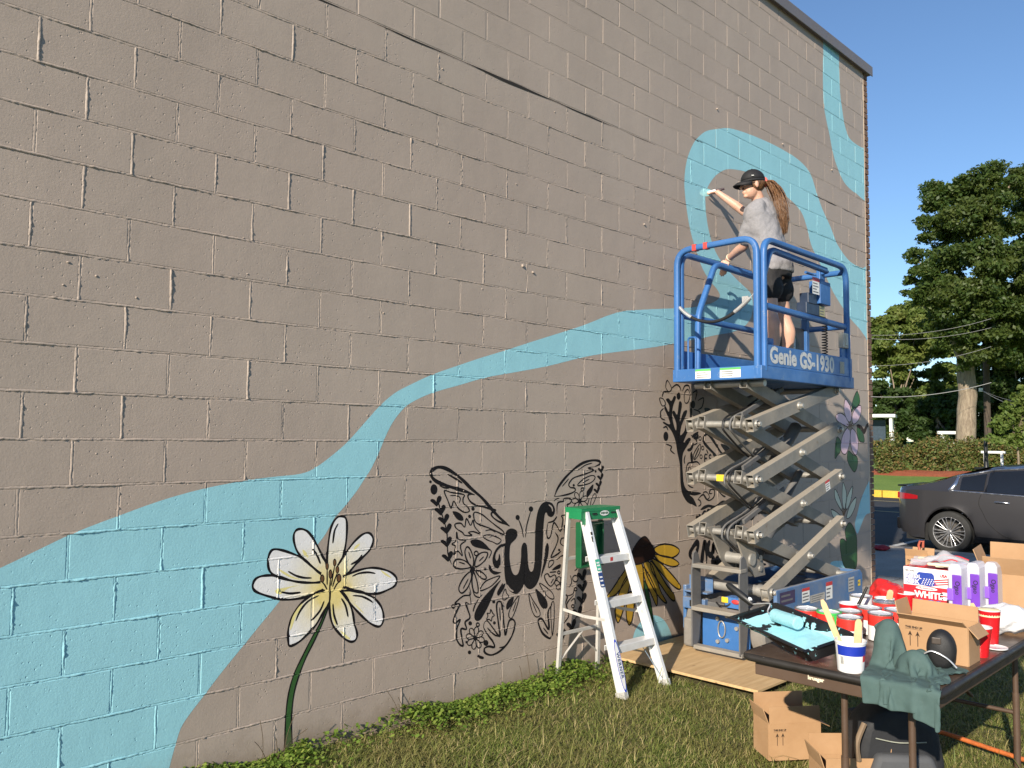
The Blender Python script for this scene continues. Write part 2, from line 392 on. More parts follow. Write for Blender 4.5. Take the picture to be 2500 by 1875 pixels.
# --- large white flower with a green stem
C = Crop(600, 1240, 4.6075, 'painted_white_flower')
PET = [
 [(915, 600), (925, 430), (950, 260), (985, 160), (1040, 100), (1090, 95), (1125, 120), (1137, 200), (1130, 350), (1110, 480), (1085, 570), (1040, 640), (980, 700), (930, 680)],
 [(900, 610), (860, 540), (790, 400), (720, 290), (660, 245), (600, 238), (560, 260), (540, 310), (545, 390), (580, 490), (650, 575), (740, 655), (830, 730), (900, 760), (920, 700)],
 [(830, 730), (740, 655), (650, 575), (550, 525), (430, 482), (340, 465), (290, 480), (258, 540), (250, 620), (265, 700), (310, 750), (400, 790), (520, 820), (640, 838), (760, 842), (840, 835), (880, 800)],
 [(310, 762), (400, 780), (520, 820), (640, 838), (760, 842), (850, 835), (910, 870), (880, 925), (820, 940), (740, 975), (640, 1010), (500, 1030), (380, 1025), (240, 990), (130, 950), (85, 910), (80, 860), (110, 800), (170, 770), (240, 760)],
 [(945, 1010), (925, 1090), (860, 1190), (790, 1310), (710, 1400), (620, 1490), (540, 1540), (490, 1550), (478, 1500), (475, 1400), (490, 1310), (530, 1210), (590, 1110), (670, 1030), (760, 970), (850, 930), (930, 900)],
 [(945, 1000), (940, 1100), (950, 1220), (980, 1320), (1040, 1400), (1110, 1470), (1180, 1505), (1230, 1490), (1252, 1440), (1245, 1380), (1220, 1300), (1205, 1200), (1180, 1110), (1140, 1020), (1090, 950), (1020, 890), (960, 900)],
 [(1050, 910), (1110, 990), (1170, 1070), (1250, 1160), (1340, 1250), (1420, 1310), (1490, 1335), (1530, 1310), (1550, 1240), (1540, 1160), (1510, 1090), (1450, 1020), (1380, 980), (1290, 940), (1200, 920), (1100, 890)],
 [(1080, 925), (1180, 930), (1290, 950), (1400, 965), (1500, 960), (1600, 920), (1670, 880), (1697, 830), (1690, 780), (1640, 730), (1560, 695), (1450, 675), (1360, 680), (1260, 705), (1170, 740), (1080, 780), (1040, 850)],
 [(1045, 630), (1090, 560), (1150, 470), (1230, 370), (1310, 300), (1370, 280), (1410, 300), (1432, 350), (1420, 420), (1380, 490), (1310, 560), (1240, 630), (1190, 690), (1150, 735), (1060, 780), (1020, 700)]]
for i, q in enumerate(PET): C.both('petal', 'petal', q, .013, 2+i*.1)
C.fill('petal', 'petal', [(930, 640), (1030, 650), (1090, 770), (1090, 900), (1000, 940), (930, 930), (860, 900), (840, 790), (870, 700)], 4)
for q in ([(600, 870), (480, 905), (380, 975), (330, 930), (420, 900)], [(370, 690), (420, 740), (520, 790), (640, 810), (520, 770), (430, 715)], [(590, 1120), (520, 1240), (495, 1370), (520, 1340), (560, 1230), (640, 1080)],
          [(965, 1090), (970, 1220), (1010, 1330), (1000, 1200), (985, 1100)], [(1060, 1380), (1120, 1420), (1180, 1480), (1120, 1460)], [(1520, 700), (1600, 750), (1640, 790), (1560, 750)], [(640, 470), (680, 500), (700, 560), (650, 520)], [(1230, 430), (1280, 400), (1270, 430), (1220, 470)], [(1200, 1060), (1280, 1130), (1330, 1190), (1260, 1130)]):
    C.fill('petal', 'cream', q, 4.2)
for q in ([(1040, 175), (1000, 250), (985, 340), (978, 400)], [(745, 455), (800, 530), (840, 630)], [(475, 712), (560, 760), (650, 785), (745, 788)], [(395, 945), (500, 962), (620, 950)], [(820, 985), (700, 1050), (610, 1160), (560, 1275)], [(880, 1045), (830, 1160), (730, 1275)],
          [(978, 1075), (990, 1200), (1030, 1320)], [(1072, 1015), (1120, 1100), (1150, 1230)], [(1200, 985), (1300, 995), (1380, 1030), (1430, 1065)], [(1195, 770), (1280, 735), (1380, 725), (1460, 738)], [(1310, 525), (1260, 590), (1180, 638)]):
    C.line('outline', q, .011, 5)
for (x, y, rx, ry), b in zip([(915, 655, 20, 45), (1000, 615, 20, 45), (1030, 695, 22, 45), (952, 745, 22, 55), (860, 795, 26, 48), (1048, 790, 28, 52)], [(915, 870), (960, 880), (975, 890), (942, 960), (915, 920), (990, 920)]):
    C.line('stamen', [(x, y+ry*.8), ((x+b[0])/2, (y+b[1])/2+10), b], .008, 5.2, key='black')
    C.disc('stamen', (x, y), rx, ry, 'black', 5.4); C.disc('stamen', (x, y), rx*.66, ry*.72, 'brown', 5.6)
C = Crop(400, 1400, 2.4578, 'painted_white_flower')
C.both('stem', 'green', [(985, 180), (940, 290), (880, 400), (830, 500), (782, 600), (752, 700), (736, 800), (729, 900), (726, 1000), (724, 1075), (770, 1075), (768, 1000), (765, 900), (770, 800), (785, 700), (815, 600), (855, 500), (905, 400), (950, 300), (992, 185)], .008, 1.5)

# --- black line butterfly with a W for its body
C = Crop(1000, 1080, 2.962, 'painted_butterfly')
def F(*p, lay=5): C.fill('line_art', 'black', list(p), lay)
def Ln(w, *p): C.line('line_art', list(p), w*.60)
def Lc(w, *p): C.line('line_art', list(p), w*.55, closed=True)
C.fill('letter_body', 'black', [(735, 622), (770, 635), (780, 665), (765, 700), (735, 730), (725, 760), (722, 830), (730, 900), (745, 945), (765, 960), (785, 945), (797, 900), (805, 830), (808, 760), (825, 725), (845, 740), (852, 800), (855, 870), (865, 920), (880, 935), (895, 915), (903, 850), (905, 760), (908, 650), (915, 560), (930, 490), (955, 445), (990, 428), (1030, 440), (1050, 480), (1045, 520), (1025, 540), (1000, 530), (990, 508), (978, 520), (970, 580), (965, 680), (960, 800), (952, 900), (940, 970), (915, 1030), (880, 1060), (850, 1055), (828, 1030), (815, 1050), (790, 1085), (760, 1095), (720, 1070), (695, 1010), (685, 940), (683, 850), (685, 760), (692, 720), (690, 680), (700, 640)], 5)
C.line('letter_body', [(1005, 450), (1028, 470), (1034, 500)], .01, 7, key='taupe'); C.line('letter_body', [(705, 1030), (722, 1060), (750, 1078)], .01, 7, key='taupe')
F((690, 730), (650, 742), (615, 785), (598, 840), (606, 890), (635, 912), (655, 885), (655, 832), (646, 806), (640, 840), (628, 855), (618, 832), (628, 792), (660, 758), (690, 748))
F((572, 885), (578, 930), (615, 957), (662, 940), (640, 936), (602, 925), (590, 900)); F((997, 728), (1006, 760), (1000, 820), (985, 880), (960, 950), (948, 978), (955, 930), (970, 860), (978, 790), (986, 740))
Ln(.016, (822, 688), (815, 640), (800, 590), (785, 555)); Ln(.016, (836, 688), (845, 610), (860, 550), (875, 500)); C.disc('line_art', (780, 543), 15, 19); C.disc('line_art', (877, 482), 16, 20)
Ln(.036, (722, 606), (690, 580), (640, 535), (590, 480), (520, 400), (440, 330), (380, 270), (310, 215), (250, 185), (200, 180), (160, 205), (155, 240), (190, 280), (260, 310), (340, 335), (420, 360), (470, 380))
Ln(.02, (470, 380), (430, 375), (420, 395), (440, 430), (480, 455), (530, 465), (580, 480), (622, 490), (590, 512), (600, 540), (640, 570), (690, 590), (718, 606)); Ln(.02, (275, 230), (330, 262), (380, 295)); Ln(.014, (215, 312), (250, 328), (285, 330))
def hearts(ch, sx, sy, lean=0):
    for x, y in ch:
        F((x, y+sy), (x-sx*.55, y+sy*.45), (x-sx, y-sy*.05), (x-sx*.8, y-sy*.4), (x-sx*.35, y-sy*.3), (x-sx*.02, y+sy*.25))
        F((x, y+sy), (x-sx*.05, y+sy*.2), (x+sx*.1, y-sy*.7), (x+sx*.45, y-sy*1.05), (x+sx*.75, y-sy*.75), (x+sx*.65, y-sy*.1))
hearts([(195, 425), (225, 490), (250, 555), (268, 625), (270, 720), (278, 825)], 46, 38); Ln(.014, (196, 400), (225, 495), (250, 575), (268, 645), (272, 720), (276, 800), (302, 882))
hearts([(1385, 195), (1382, 250), (1370, 302), (1356, 345)], 26, 26); Ln(.012, (1386, 150), (1388, 230), (1375, 300), (1360, 370))
hearts([(1248, 960), (1252, 1040), (1248, 1130), (1218, 1225), (1172, 1320), (1100, 1395)], 40, 42); Ln(.014, (1262, 930), (1255, 1050), (1242, 1150), (1205, 1260), (1150, 1360), (1062, 1392))
C.disc('line_art', (175, 340), 25, 38); C.disc('line_art', (150, 285), 9, 11); F((310, 500), (350, 505), (380, 530), (388, 562), (360, 565), (333, 545))
for x, y, r in ((458, 480, 12), (433, 535, 11), (437, 1308, 13), (550, 1450, 18), (432, 1518, 12), (410, 1445, 8), (607, 1152, 11), (612, 1305, 10), (545, 915, 9), (1345, 210, 7), (1185, 310, 8), (1212, 828, 9), (1080, 778, 8)): C.disc('line_art', (x, y), r, r*1.2)
for x, y, r in ((492, 1318, 11), (315, 1187, 10), (480, 803, 14), (1197, 985, 20), (1200, 1062, 10), (1248, 340, 10), (1180, 1185, 10), (1078, 940, 9)): C.ring('line_art', (x, y), r, r*1.15)
Lc(.017, (250, 350), (275, 420), (300, 475), (318, 425), (350, 475), (395, 505), (430, 498), (420, 468), (388, 440), (385, 405), (395, 382), (360, 370), (300, 362)); Ln(.012, (290, 385), (340, 385), (365, 405), (355, 440))
Lc(.017, (470, 505), (520, 520), (570, 560), (620, 600), (672, 640), (680, 665), (640, 650), (580, 622), (520, 600), (480, 580), (463, 540))
Lc(.016, (330, 590), (370, 585), (398, 612), (410, 550), (440, 600), (458, 562), (470, 610), (510, 660), (460, 645), (425, 652), (450, 672), (400, 672), (380, 650), (350, 632), (330, 612))
Lc(.015, (340, 648), (352, 700), (405, 710), (366, 745), (380, 820), (346, 785), (318, 812), (330, 752), (305, 735), (335, 710)); F((440, 710), (480, 700), (530, 720), (582, 778), (540, 772), (470, 756), (445, 735))
Lc(.014, (530, 680), (575, 668), (640, 690), (660, 710), (635, 735), (600, 720), (560, 705)); Ln(.012, (545, 640), (585, 632), (620, 650)); Ln(.012, (560, 760), (590, 790), (570, 840))
for q in ([(450, 905), (412, 850), (398, 790), (415, 755), (440, 780), (462, 850)], [(470, 895), (482, 830), (520, 797), (562, 800), (545, 850), (500, 890)], [(435, 905), (370, 915), (322, 900), (318, 870), (345, 845), (395, 855), (438, 890)], [(440, 935), (390, 980), (355, 1055), (378, 1090), (420, 1050), (446, 980)], [(460, 940), (450, 1010), (465, 1078), (495, 1085), (492, 1030), (476, 970)], [(478, 928), (520, 938), (552, 970), (545, 990), (510, 976)]): Lc(.018, *q)
C.disc('line_art', (455, 920), 18, 24); Lc(.015, (508, 1070), (540, 1012), (600, 980), (652, 968), (600, 1030), (550, 1060)); Ln(.012, (425, 790), (440, 840)); Ln(.012, (500, 860), (535, 825)); Ln(.012, (355, 865), (400, 880)); Ln(.012, (385, 1060), (425, 985))
F((658, 995), (620, 1060), (570, 1180), (520, 1270), (490, 1292), (468, 1272), (475, 1220), (520, 1140), (580, 1070)); F((672, 1018), (666, 1070), (640, 1108), (633, 1080)); F((640, 1110), (680, 1060), (690, 1020), (668, 1040))
Ln(.02, (430, 1040), (440, 1100), (390, 1110), (340, 1150), (330, 1170), (362, 1170), (340, 1220), (315, 1290), (330, 1305), (365, 1282), (340, 1350), (340, 1420), (360, 1460), (385, 1470), (380, 1430), (370, 1350), (410, 1350), (400, 1300), (435, 1268), (420, 1210), (405, 1160), (442, 1165), (430, 1080)); Ln(.014, (455, 1060), (470, 1105), (500, 1120), (525, 1100)); Ln(.016, (500, 1130), (470, 1180), (458, 1225))
Lc(.013, (585, 1208), (600, 1235), (612, 1250), (595, 1265), (590, 1292), (575, 1280), (555, 1280), (565, 1255), (560, 1235), (580, 1235))
Ln(.022, (540, 1300), (562, 1292), (600, 1340), (650, 1402), (640, 1300), (628, 1200), (635, 1155), (660, 1155), (670, 1200), (680, 1300), (690, 1392), (705, 1340), (720, 1290), (745, 1280), (762, 1310), (745, 1380), (710, 1450), (650, 1510), (590, 1537), (545, 1522), (540, 1490), (570, 1475), (612, 1480), (600, 1440), (570, 1400), (535, 1340), (540, 1300)); Ln(.014, (735, 1400), (690, 1470), (645, 1485)); Ln(.012, (650, 1190), (655, 1290)); Ln(.016, (560, 1340), (610, 1390), (645, 1402))
def daisy(c, r, w, n, ph, sq=1.25):
    for k in range(n):
        a = ph+2*math.pi*k/n; u = (math.cos(a), math.sin(a)*sq); v = (-math.sin(a), math.cos(a)*sq)
        Lc(.012, *[(c[0]+u[0]*r*s+v[0]*w*q, c[1]+u[1]*r*s+v[1]*w*q) for s, q in ((.18, .1), (.5, .5), (.85, .45), (1, 0), (.85, -.45), (.5, -.5), (.18, -.1))])
    C.disc('line_art', c, r*.2, r*.24)
daisy((473, 1415), 66, 30, 8, .2); daisy((1230, 425), 60, 26, 7, .5); daisy((1090, 1020), 42, 26, 6, .1)
Ln(.026, (488, 1543), (510, 1553), (535, 1560)); Lc(.014, (790, 1108), (776, 1180), (742, 1265), (718, 1262), (720, 1220), (750, 1160)); F((752, 1118), (740, 1170), (705, 1210), (698, 1180), (715, 1140)); Lc(.012, (690, 1060), (700, 1090), (716, 1115), (680, 1140), (670, 1110)); Ln(.01, (770, 1150), (745, 1225))
Lc(.014, (862, 1090), (890, 1140), (935, 1210), (942, 1250), (915, 1262), (890, 1230), (870, 1160)); F((910, 1058), (950, 1090), (990, 1140), (996, 1190), (970, 1205), (940, 1170), (920, 1110)); Lc(.014, (938, 1018), (990, 1050), (1032, 1090), (1042, 1130), (1010, 1125), (970, 1080)); Ln(.01, (885, 1150), (920, 1235))
Ln(.03, (1045, 392), (1070, 330), (1120, 260), (1180, 200), (1250, 150), (1320, 130), (1370, 135), (1376, 155), (1340, 175)); Ln(.018, (1340, 175), (1290, 185), (1332, 200), (1280, 225), (1230, 240), (1180, 260), (1150, 300), (1160, 325), (1190, 330), (1195, 350), (1160, 370), (1100, 385), (1045, 392)); Ln(.012, (1215, 205), (1270, 165), (1320, 150)); Ln(.012, (1100, 320), (1150, 262)); Lc(.016, (1213, 312), (1250, 270), (1310, 240), (1340, 247), (1330, 275), (1290, 300)); Ln(.012, (1250, 292), (1300, 265))
F((1328, 303), (1320, 350), (1285, 397), (1280, 360), (1300, 330)); Lc(.013, (1340, 370), (1348, 395), (1320, 455), (1308, 450), (1318, 400)); Ln(.012, (1300, 400), (1285, 455))
Ln(.014, (1045, 425), (1060, 410), (1080, 405)); Ln(.018, (1065, 520), (1070, 440), (1112, 425), (1120, 405), (1170, 410), (1160, 440), (1138, 452), (1150, 475)); Ln(.018, (1000, 580), (1040, 568), (1065, 535)); Ln(.018, (1000, 580), (990, 650), (998, 692), (1018, 676), (1040, 585), (1062, 600), (1090, 642), (1108, 560), (1098, 530), (1140, 528)); Ln(.018, (1050, 650), (1072, 690), (1058, 745), (1032, 800), (1022, 832), (1062, 812), (1095, 785)); Ln(.015, (1130, 690), (1098, 695), (1090, 730), (1118, 752)); F((1115, 605), (1130, 600), (1128, 640), (1118, 690))
Lc(.017, (975, 962), (998, 950), (1015, 972), (1048, 958), (1056, 990), (1020, 1040), (985, 1002)); Ln(.012, (1040, 985), (1020, 1020)); Lc(.014, (1010, 860), (1040, 855), (1035, 880), (1005, 905)); F((1050, 900), (1090, 880), (1085, 910), (1030, 925)); Ln(.014, (1010, 940), (1060, 935)); Ln(.014, (1060, 850), (1100, 820), (1130, 815)); Ln(.014, (1190, 830), (1215, 870), (1210, 910), (1190, 930)); Ln(.012, (1160, 960), (1170, 1010), (1150, 1050)); Ln(.013, (1140, 1110), (1180, 1095), (1190, 1050))
Ln(.026, (1030, 1170), (1000, 1230), (1005, 1352), (960, 1280), (935, 1280), (930, 1310), (960, 1380), (1010, 1417), (1022, 1400)); Ln(.014, (965, 1340), (1000, 1385)); Ln(.02, (1095, 1105), (1140, 1112), (1112, 1200), (1075, 1352), (1110, 1310), (1150, 1250), (1135, 1170), (1190, 1100)); Lc(.014, (1020, 1200), (1040, 1150), (1045, 1240), (1030, 1400)); Ln(.012, (1150, 1300), (1140, 1330)); Ln(.014, (1165, 1150), (1190, 1130), (1200, 1170))

# --- yellow coneflower
C = Crop(1300, 1200, 3.19, 'painted_coneflower')
for i, q in enumerate(([(950, 440), (1000, 415), (1080, 415), (1140, 450), (1130, 490), (1080, 515), (1000, 500), (955, 470)], [(945, 490), (1010, 500), (1090, 520), (1140, 560), (1110, 585), (1050, 575), (980, 540)], [(930, 520), (1000, 560), (1080, 640), (1150, 730), (1140, 762), (1080, 720), (1000, 630), (945, 560)],
    [(920, 540), (980, 620), (1040, 720), (1100, 800), (1105, 850), (1070, 830), (1000, 730), (930, 620)], [(860, 590), (880, 700), (920, 790), (965, 890), (970, 820), (950, 740), (900, 640)], [(865, 545), (920, 560), (960, 660), (1000, 780), (1045, 865), (1010, 850), (950, 770), (890, 650)], [(800, 570), (850, 560), (865, 680), (862, 850), (830, 760), (800, 650)],
    [(740, 800), (730, 960), (752, 1040), (780, 980), (795, 800)], [(710, 700), (645, 900), (662, 1020), (695, 960), (745, 780), (775, 640)], [(765, 555), (700, 640), (620, 760), (570, 832), (650, 800), (725, 700), (780, 610)])):
    C.both('petal', 'gold', q, .012, 2+i*.12)
C.both('cone', 'cone', [(752, 538), (780, 460), (820, 390), (860, 355), (890, 362), (930, 420), (952, 470), (940, 515), (890, 540), (830, 565), (780, 565)], .012, 4)
C.both('stem', 'green', [(868, 700), (900, 760), (935, 960), (945, 1130), (915, 1040), (890, 880)], .008, 1.6)

# --- black tree emblem behind the lift
C = Crop(1560, 900, 3.318, 'painted_tree_emblem')
def Ln(w, *p): C.line('line_art', list(p), w*.95)
def Lc(w, *p): C.line('line_art', list(p), w*.85, closed=True)
C.fill('trunk', 'black', [(295, 590), (270, 520), (235, 470), (195, 442), (200, 430), (240, 450), (250, 440), (230, 380), (205, 322), (215, 302), (240, 350), (245, 300), (218, 252), (240, 240), (262, 262), (285, 220), (300, 235), (280, 290), (270, 340), (270, 400), (285, 470), (300, 500), (300, 440), (270, 360), (285, 340), (310, 372), (325, 268), (348, 285), (335, 370), (332, 430), (360, 350), (390, 338), (380, 380), (345, 460), (335, 540), (370, 500), (385, 430), (410, 440), (413, 330), (430, 330), (432, 410), (457, 400), (440, 440), (400, 500), (360, 600), (400, 560), (420, 575), (380, 640), (355, 690), (350, 760), (355, 850), (365, 940), (400, 990), (480, 1000), (502, 1012), (450, 1028), (410, 1022), (440, 1050), (468, 1115), (440, 1105), (390, 1080), (350, 1010), (335, 920), (330, 780), (310, 680)], 5, n=3)
for q in ([(165, 240), (185, 300), (215, 290), (200, 250)], [(228, 95), (215, 150), (240, 187), (262, 160)], [(368, 200), (395, 168), (412, 220), (395, 275), (370, 270)], [(440, 700), (470, 640), (497, 613), (490, 680), (450, 738)], [(400, 808), (393, 870), (415, 932), (424, 870), (416, 800)], [(548, 1000), (520, 1008), (545, 1060), (570, 1040)]): Lc(.012, *q)
for q in ([(185, 230), (200, 190), (245, 188)], [(262, 160), (300, 130), (330, 150), (340, 185)], [(350, 185), (370, 140), (402, 140), (416, 190)], [(430, 200), (468, 180), (456, 255)], [(475, 260), (522, 238), (510, 310), (478, 332)], [(200, 320), (173, 350), (180, 400), (212, 417)], [(440, 330), (490, 350), (492, 400)], [(215, 610), (262, 630), (255, 660), (290, 692)], [(195, 480), (220, 470), (235, 500)], [(420, 540), (450, 560), (470, 600), (440, 620)],
          [(390, 775), (380, 850), (400, 942), (440, 965)], [(385, 790), (400, 765), (430, 760), (470, 755), (497, 790), (492, 830)], [(375, 700), (365, 740), (370, 770)], [(445, 735), (485, 640)], [(475, 1060), (520, 1020), (560, 1068), (605, 1040), (610, 985), (580, 980), (570, 1010), (595, 1010)], [(480, 1115), (500, 1100), (495, 1070), (475, 1060)], [(640, 990), (680, 1030), (700, 1035)], [(545, 655), (560, 690)]): Ln(.014, *q)
for q in ([(498, 1142), (560, 1112), (622, 1120), (680, 1080), (740, 1096), (765, 1062)], [(525, 545), (555, 530), (600, 580), (650, 660), (690, 712)], [(525, 545), (522, 590), (560, 640), (640, 720)], [(440, 560), (470, 560), (478, 530)], [(390, 660), (420, 650), (440, 600)]): Ln(.028, *q)
F((415, 690), (430, 678), (436, 752), (420, 752)); F((660, 612), (700, 618), (735, 650), (720, 690), (690, 660)); F((530, 318), (575, 325), (580, 362), (545, 365)); F((525, 775), (545, 775), (540, 800)); F((430, 560), (470, 540), (480, 510), (440, 530)); F((800, 800), (840, 790), (820, 830), (770, 850)); F((890, 1190), (930, 1140), (940, 1190), (910, 1230)); F((950, 1160), (985, 1130), (975, 1180)); F((700, 820), (740, 850), (720, 890))
for x, y, rx, ry in ((320, 222, 16, 30), (438, 290, 17, 32), (217, 548, 20, 38)): C.disc('line_art', (x, y), rx, ry)
for x, y in ((515, 643), (502, 713), (495, 565)): C.ring('line_art', (x, y), 10, 15)
def letters(pxs, w, *strokes):
    ox, oy, sx, sy, sk = pxs
    for st in strokes: Ln(w, *[(ox+a*sx, oy-b*sy-a*sx*sk) for a, b in st])
GL = {'E': [[(1, 0), (0, 0), (0, 1), (1, 1)], [(0, .52), (.8, .52)]], 'S': [[(.95, .9), (.5, 1), (.08, .8), (.3, .55), (.8, .42), (.9, .15), (.5, 0), (.05, .1)]], 'T': [[(0, 1), (1, 1)], [(.5, 1), (.5, 0)]], 'D': [[(0, 0), (0, 1), (.6, .9), (.9, .5), (.6, .1), (0, 0)]],
      'W': [[(0, 1), (.25, 0), (.5, .8), (.75, 0), (1, 1)]], 'H': [[(0, 0), (0, 1)], [(1, 0), (1, 1)], [(0, .5), (1, .5)]], 'R': [[(0, 0), (0, 1), (.8, .95), (.8, .55), (0, .5)], [(.3, .5), (.9, 0)]]}
for i, ch in enumerate('EST'): letters((533+i*32, 758, 22, 60, -.02), .016, *GL[ch])
for i, ch in enumerate('WHERE'): letters((462+i*30, 1250-i*14, 22, 62-i*2, .42), .022, *GL[ch])
for i, ch in enumerate('TH'): letters((632+i*38, 1172-i*10, 28, 50, .25), .022, *GL[ch])
for q in ([(425, 1545), (412, 1500), (440, 1440), (470, 1408), (478, 1440), (462, 1510), (478, 1575), (505, 1575), (515, 1500), (530, 1400), (545, 1470), (548, 1580)], [(575, 1390), (560, 1440), (566, 1500), (590, 1500), (602, 1420), (606, 1500)], [(628, 1400), (625, 1450), (645, 1480), (660, 1400), (650, 1530), (620, 1580)], [(590, 1590), (600, 1530), (618, 1590), (632, 1530), (650, 1590)], [(672, 1500), (660, 1560), (690, 1580), (700, 1500)], [(685, 1400), (690, 1470)], [(770, 1240), (790, 1290), (830, 1190), (850, 1200), (845, 1260)], [(705, 1300), (720, 1260), (740, 1310), (752, 1260)]): Ln(.05, *q)
for q in ([(1010, 520), (1030, 560), (1000, 620)], [(1040, 860), (1070, 900), (1020, 960)], [(960, 1240), (985, 1290), (975, 1340)], [(1040, 1270), (1060, 1330)], [(1065, 1290), (1085, 1350)]): Ln(.03, *q)

# --- small pink and pale flowers near the corner
C = Crop(1950, 900, 2.765, 'painted_pink_flower')
for q in ([(395, 152), (412, 220), (395, 255), (370, 270), (356, 292), (364, 220)], [(335, 555), (365, 580), (395, 600), (395, 660), (375, 697), (345, 660), (328, 610)], [(255, 465), (287, 500), (280, 560), (265, 580), (243, 602)], [(395, 395), (430, 430), (442, 492), (412, 490), (396, 450)]): C.both('leaf', 'leaf', q, .01, 2)
C.line('branch', [(390, 385), (420, 395), (440, 425), (458, 390), (482, 368)], .05, 2.5, key='cone')
for i, q in enumerate(([(250, 318), (280, 300), (312, 320), (338, 370), (330, 392), (290, 372), (258, 350)], [(315, 205), (345, 250), (357, 320), (346, 360), (325, 342), (306, 280)], [(416, 248), (420, 300), (400, 352), (368, 374), (360, 330), (375, 280)], [(332, 400), (347, 440), (340, 520), (316, 577), (290, 562), (284, 510), (300, 440)], [(362, 405), (390, 440), (402, 510), (390, 580), (365, 562), (349, 500), (350, 430)])): C.both('petal', 'pink', q, .01, 3+i*.1)
for k in range(9):
    a = k*.7; C.line('stamen', [(347, 385), (347+26*math.cos(a), 385+34*math.sin(a))], .012, 4.5, key='brown')
C = Crop(1950, 900, 2.765, 'painted_pale_flower')
C.both('stem', 'leaf', [(312, 1090), (345, 1040), (385, 1110), (392, 1200), (386, 1345), (318, 1345), (288, 1270), (278, 1165), (300, 1150), (322, 1165)], .01, 2)
for i, q in enumerate(([(300, 768), (322, 840), (316, 920), (305, 952), (294, 900), (294, 820)], [(243, 813), (270, 860), (290, 930), (297, 965), (270, 930), (243, 870)], [(362, 793), (357, 860), (336, 930), (318, 952), (326, 870)], [(388, 873), (377, 940), (347, 1000), (322, 1008), (338, 940), (365, 890)], [(218, 953), (250, 965), (285, 1002), (238, 1008)])): C.both('petal', 'paleflower', q, .01, 3+i*.1)
for k in range(5): C.line('stamen', [(303, 1000), (288+k*9, 940)], .012, 4.2, key='brown')

# ------------------------------------------------------------------ masonry units
wall = thing('block_building', 'taupe painted concrete block building wall covered by an unfinished mural', 'building', (0, 0, 0))
JH, CHW, CHD = 0.0046, 0.0040, 0.0022      # half joint, chamfer width, chamfer depth
blocks = []                                 # (x0,x1,z0,z1,yoff)
for k in range(KB, KT):
    z0, z1 = Z0+k*BH, Z0+(k+1)*BH
    x = math.floor(XL/BL)*BL + (0 if k % 2 == 0 else BL/2)
    while x < XR-.02:
        a, b = max(x, XL), min(x+BL, XR)
        if b-a > .05: blocks.append((a+JH, b-JH, z0+JH, z1-JH, RND.uniform(-.0012, .0012)))
        x += BL
bmeshes = {}
def block_mesh(w, h):
    key = (round(w, 4), round(h, 4))
    if key not in bmeshes:
        mb = MB(); c, d = CHW, CHD
        o = [(-w/2, -h/2), (w/2, -h/2), (w/2, h/2), (-w/2, h/2)]; i = [(-w/2+c, -h/2+c), (w/2-c, -h/2+c), (w/2-c, h/2-c), (-w/2+c, h/2-c)]
        vs = [(a, 0, b) for a, b in i]+[(a, d, b) for a, b in o]+[(a, .09, b) for a, b in o]
        mb.add(vs, [(0, 1, 2, 3)]+[(k, k+4, (k+1) % 4+4, (k+1) % 4) for k in range(4)]+[(k+4, k+8, (k+1) % 4+8, (k+1) % 4+4) for k in range(4)])
        bmeshes[key] = mb.mesh('concrete_block', PAL['taupe'])
        bm = bmesh.new(); bm.from_mesh(bmeshes[key]); bmesh.ops.recalc_face_normals(bm, faces=bm.faces)
        if bm.faces[0].normal.y > 0: bmesh.ops.reverse_faces(bm, faces=bm.faces)
        bm.to_mesh(bmeshes[key]); bm.free()
    return bmeshes[key]
def scr_area(b):
    q = [proj((x, 0, z)) for x, z in ((b[0], b[2]), (b[1], b[2]), (b[1], b[3]), (b[0], b[3]))]
    if any(p[2] < .2 for p in q): return 0
    q = [(min(2500, max(0, p[0])), min(1875, max(0, p[1]))) for p in q]
    return abs(sum(q[i][0]*q[(i+1) % 4][1]-q[(i+1) % 4][0]*q[i][1] for i in range(4)))/2
order = sorted(range(len(blocks)), key=lambda i: -scr_area(blocks[i]))
rest = MB()
for rank, i in enumerate(order):
    x0, x1, z0, z1, yo = blocks[i]; me = block_mesh(x1-x0, z1-z0); loc = ((x0+x1)/2, yo, (z0+z1)/2)
    if rank < 300:
        o = bpy.data.objects.new('concrete_block', me); COL.objects.link(o); o.location = loc; o.parent = wall
    else: rest.add([Vector(v.co)+Vector(loc) for v in me.vertices], [tuple(p.vertices) for p in me.polygons])
o = rest.build('block_courses', PAL['taupe'], wall, fix=False); o['kind'] = 'stuff'
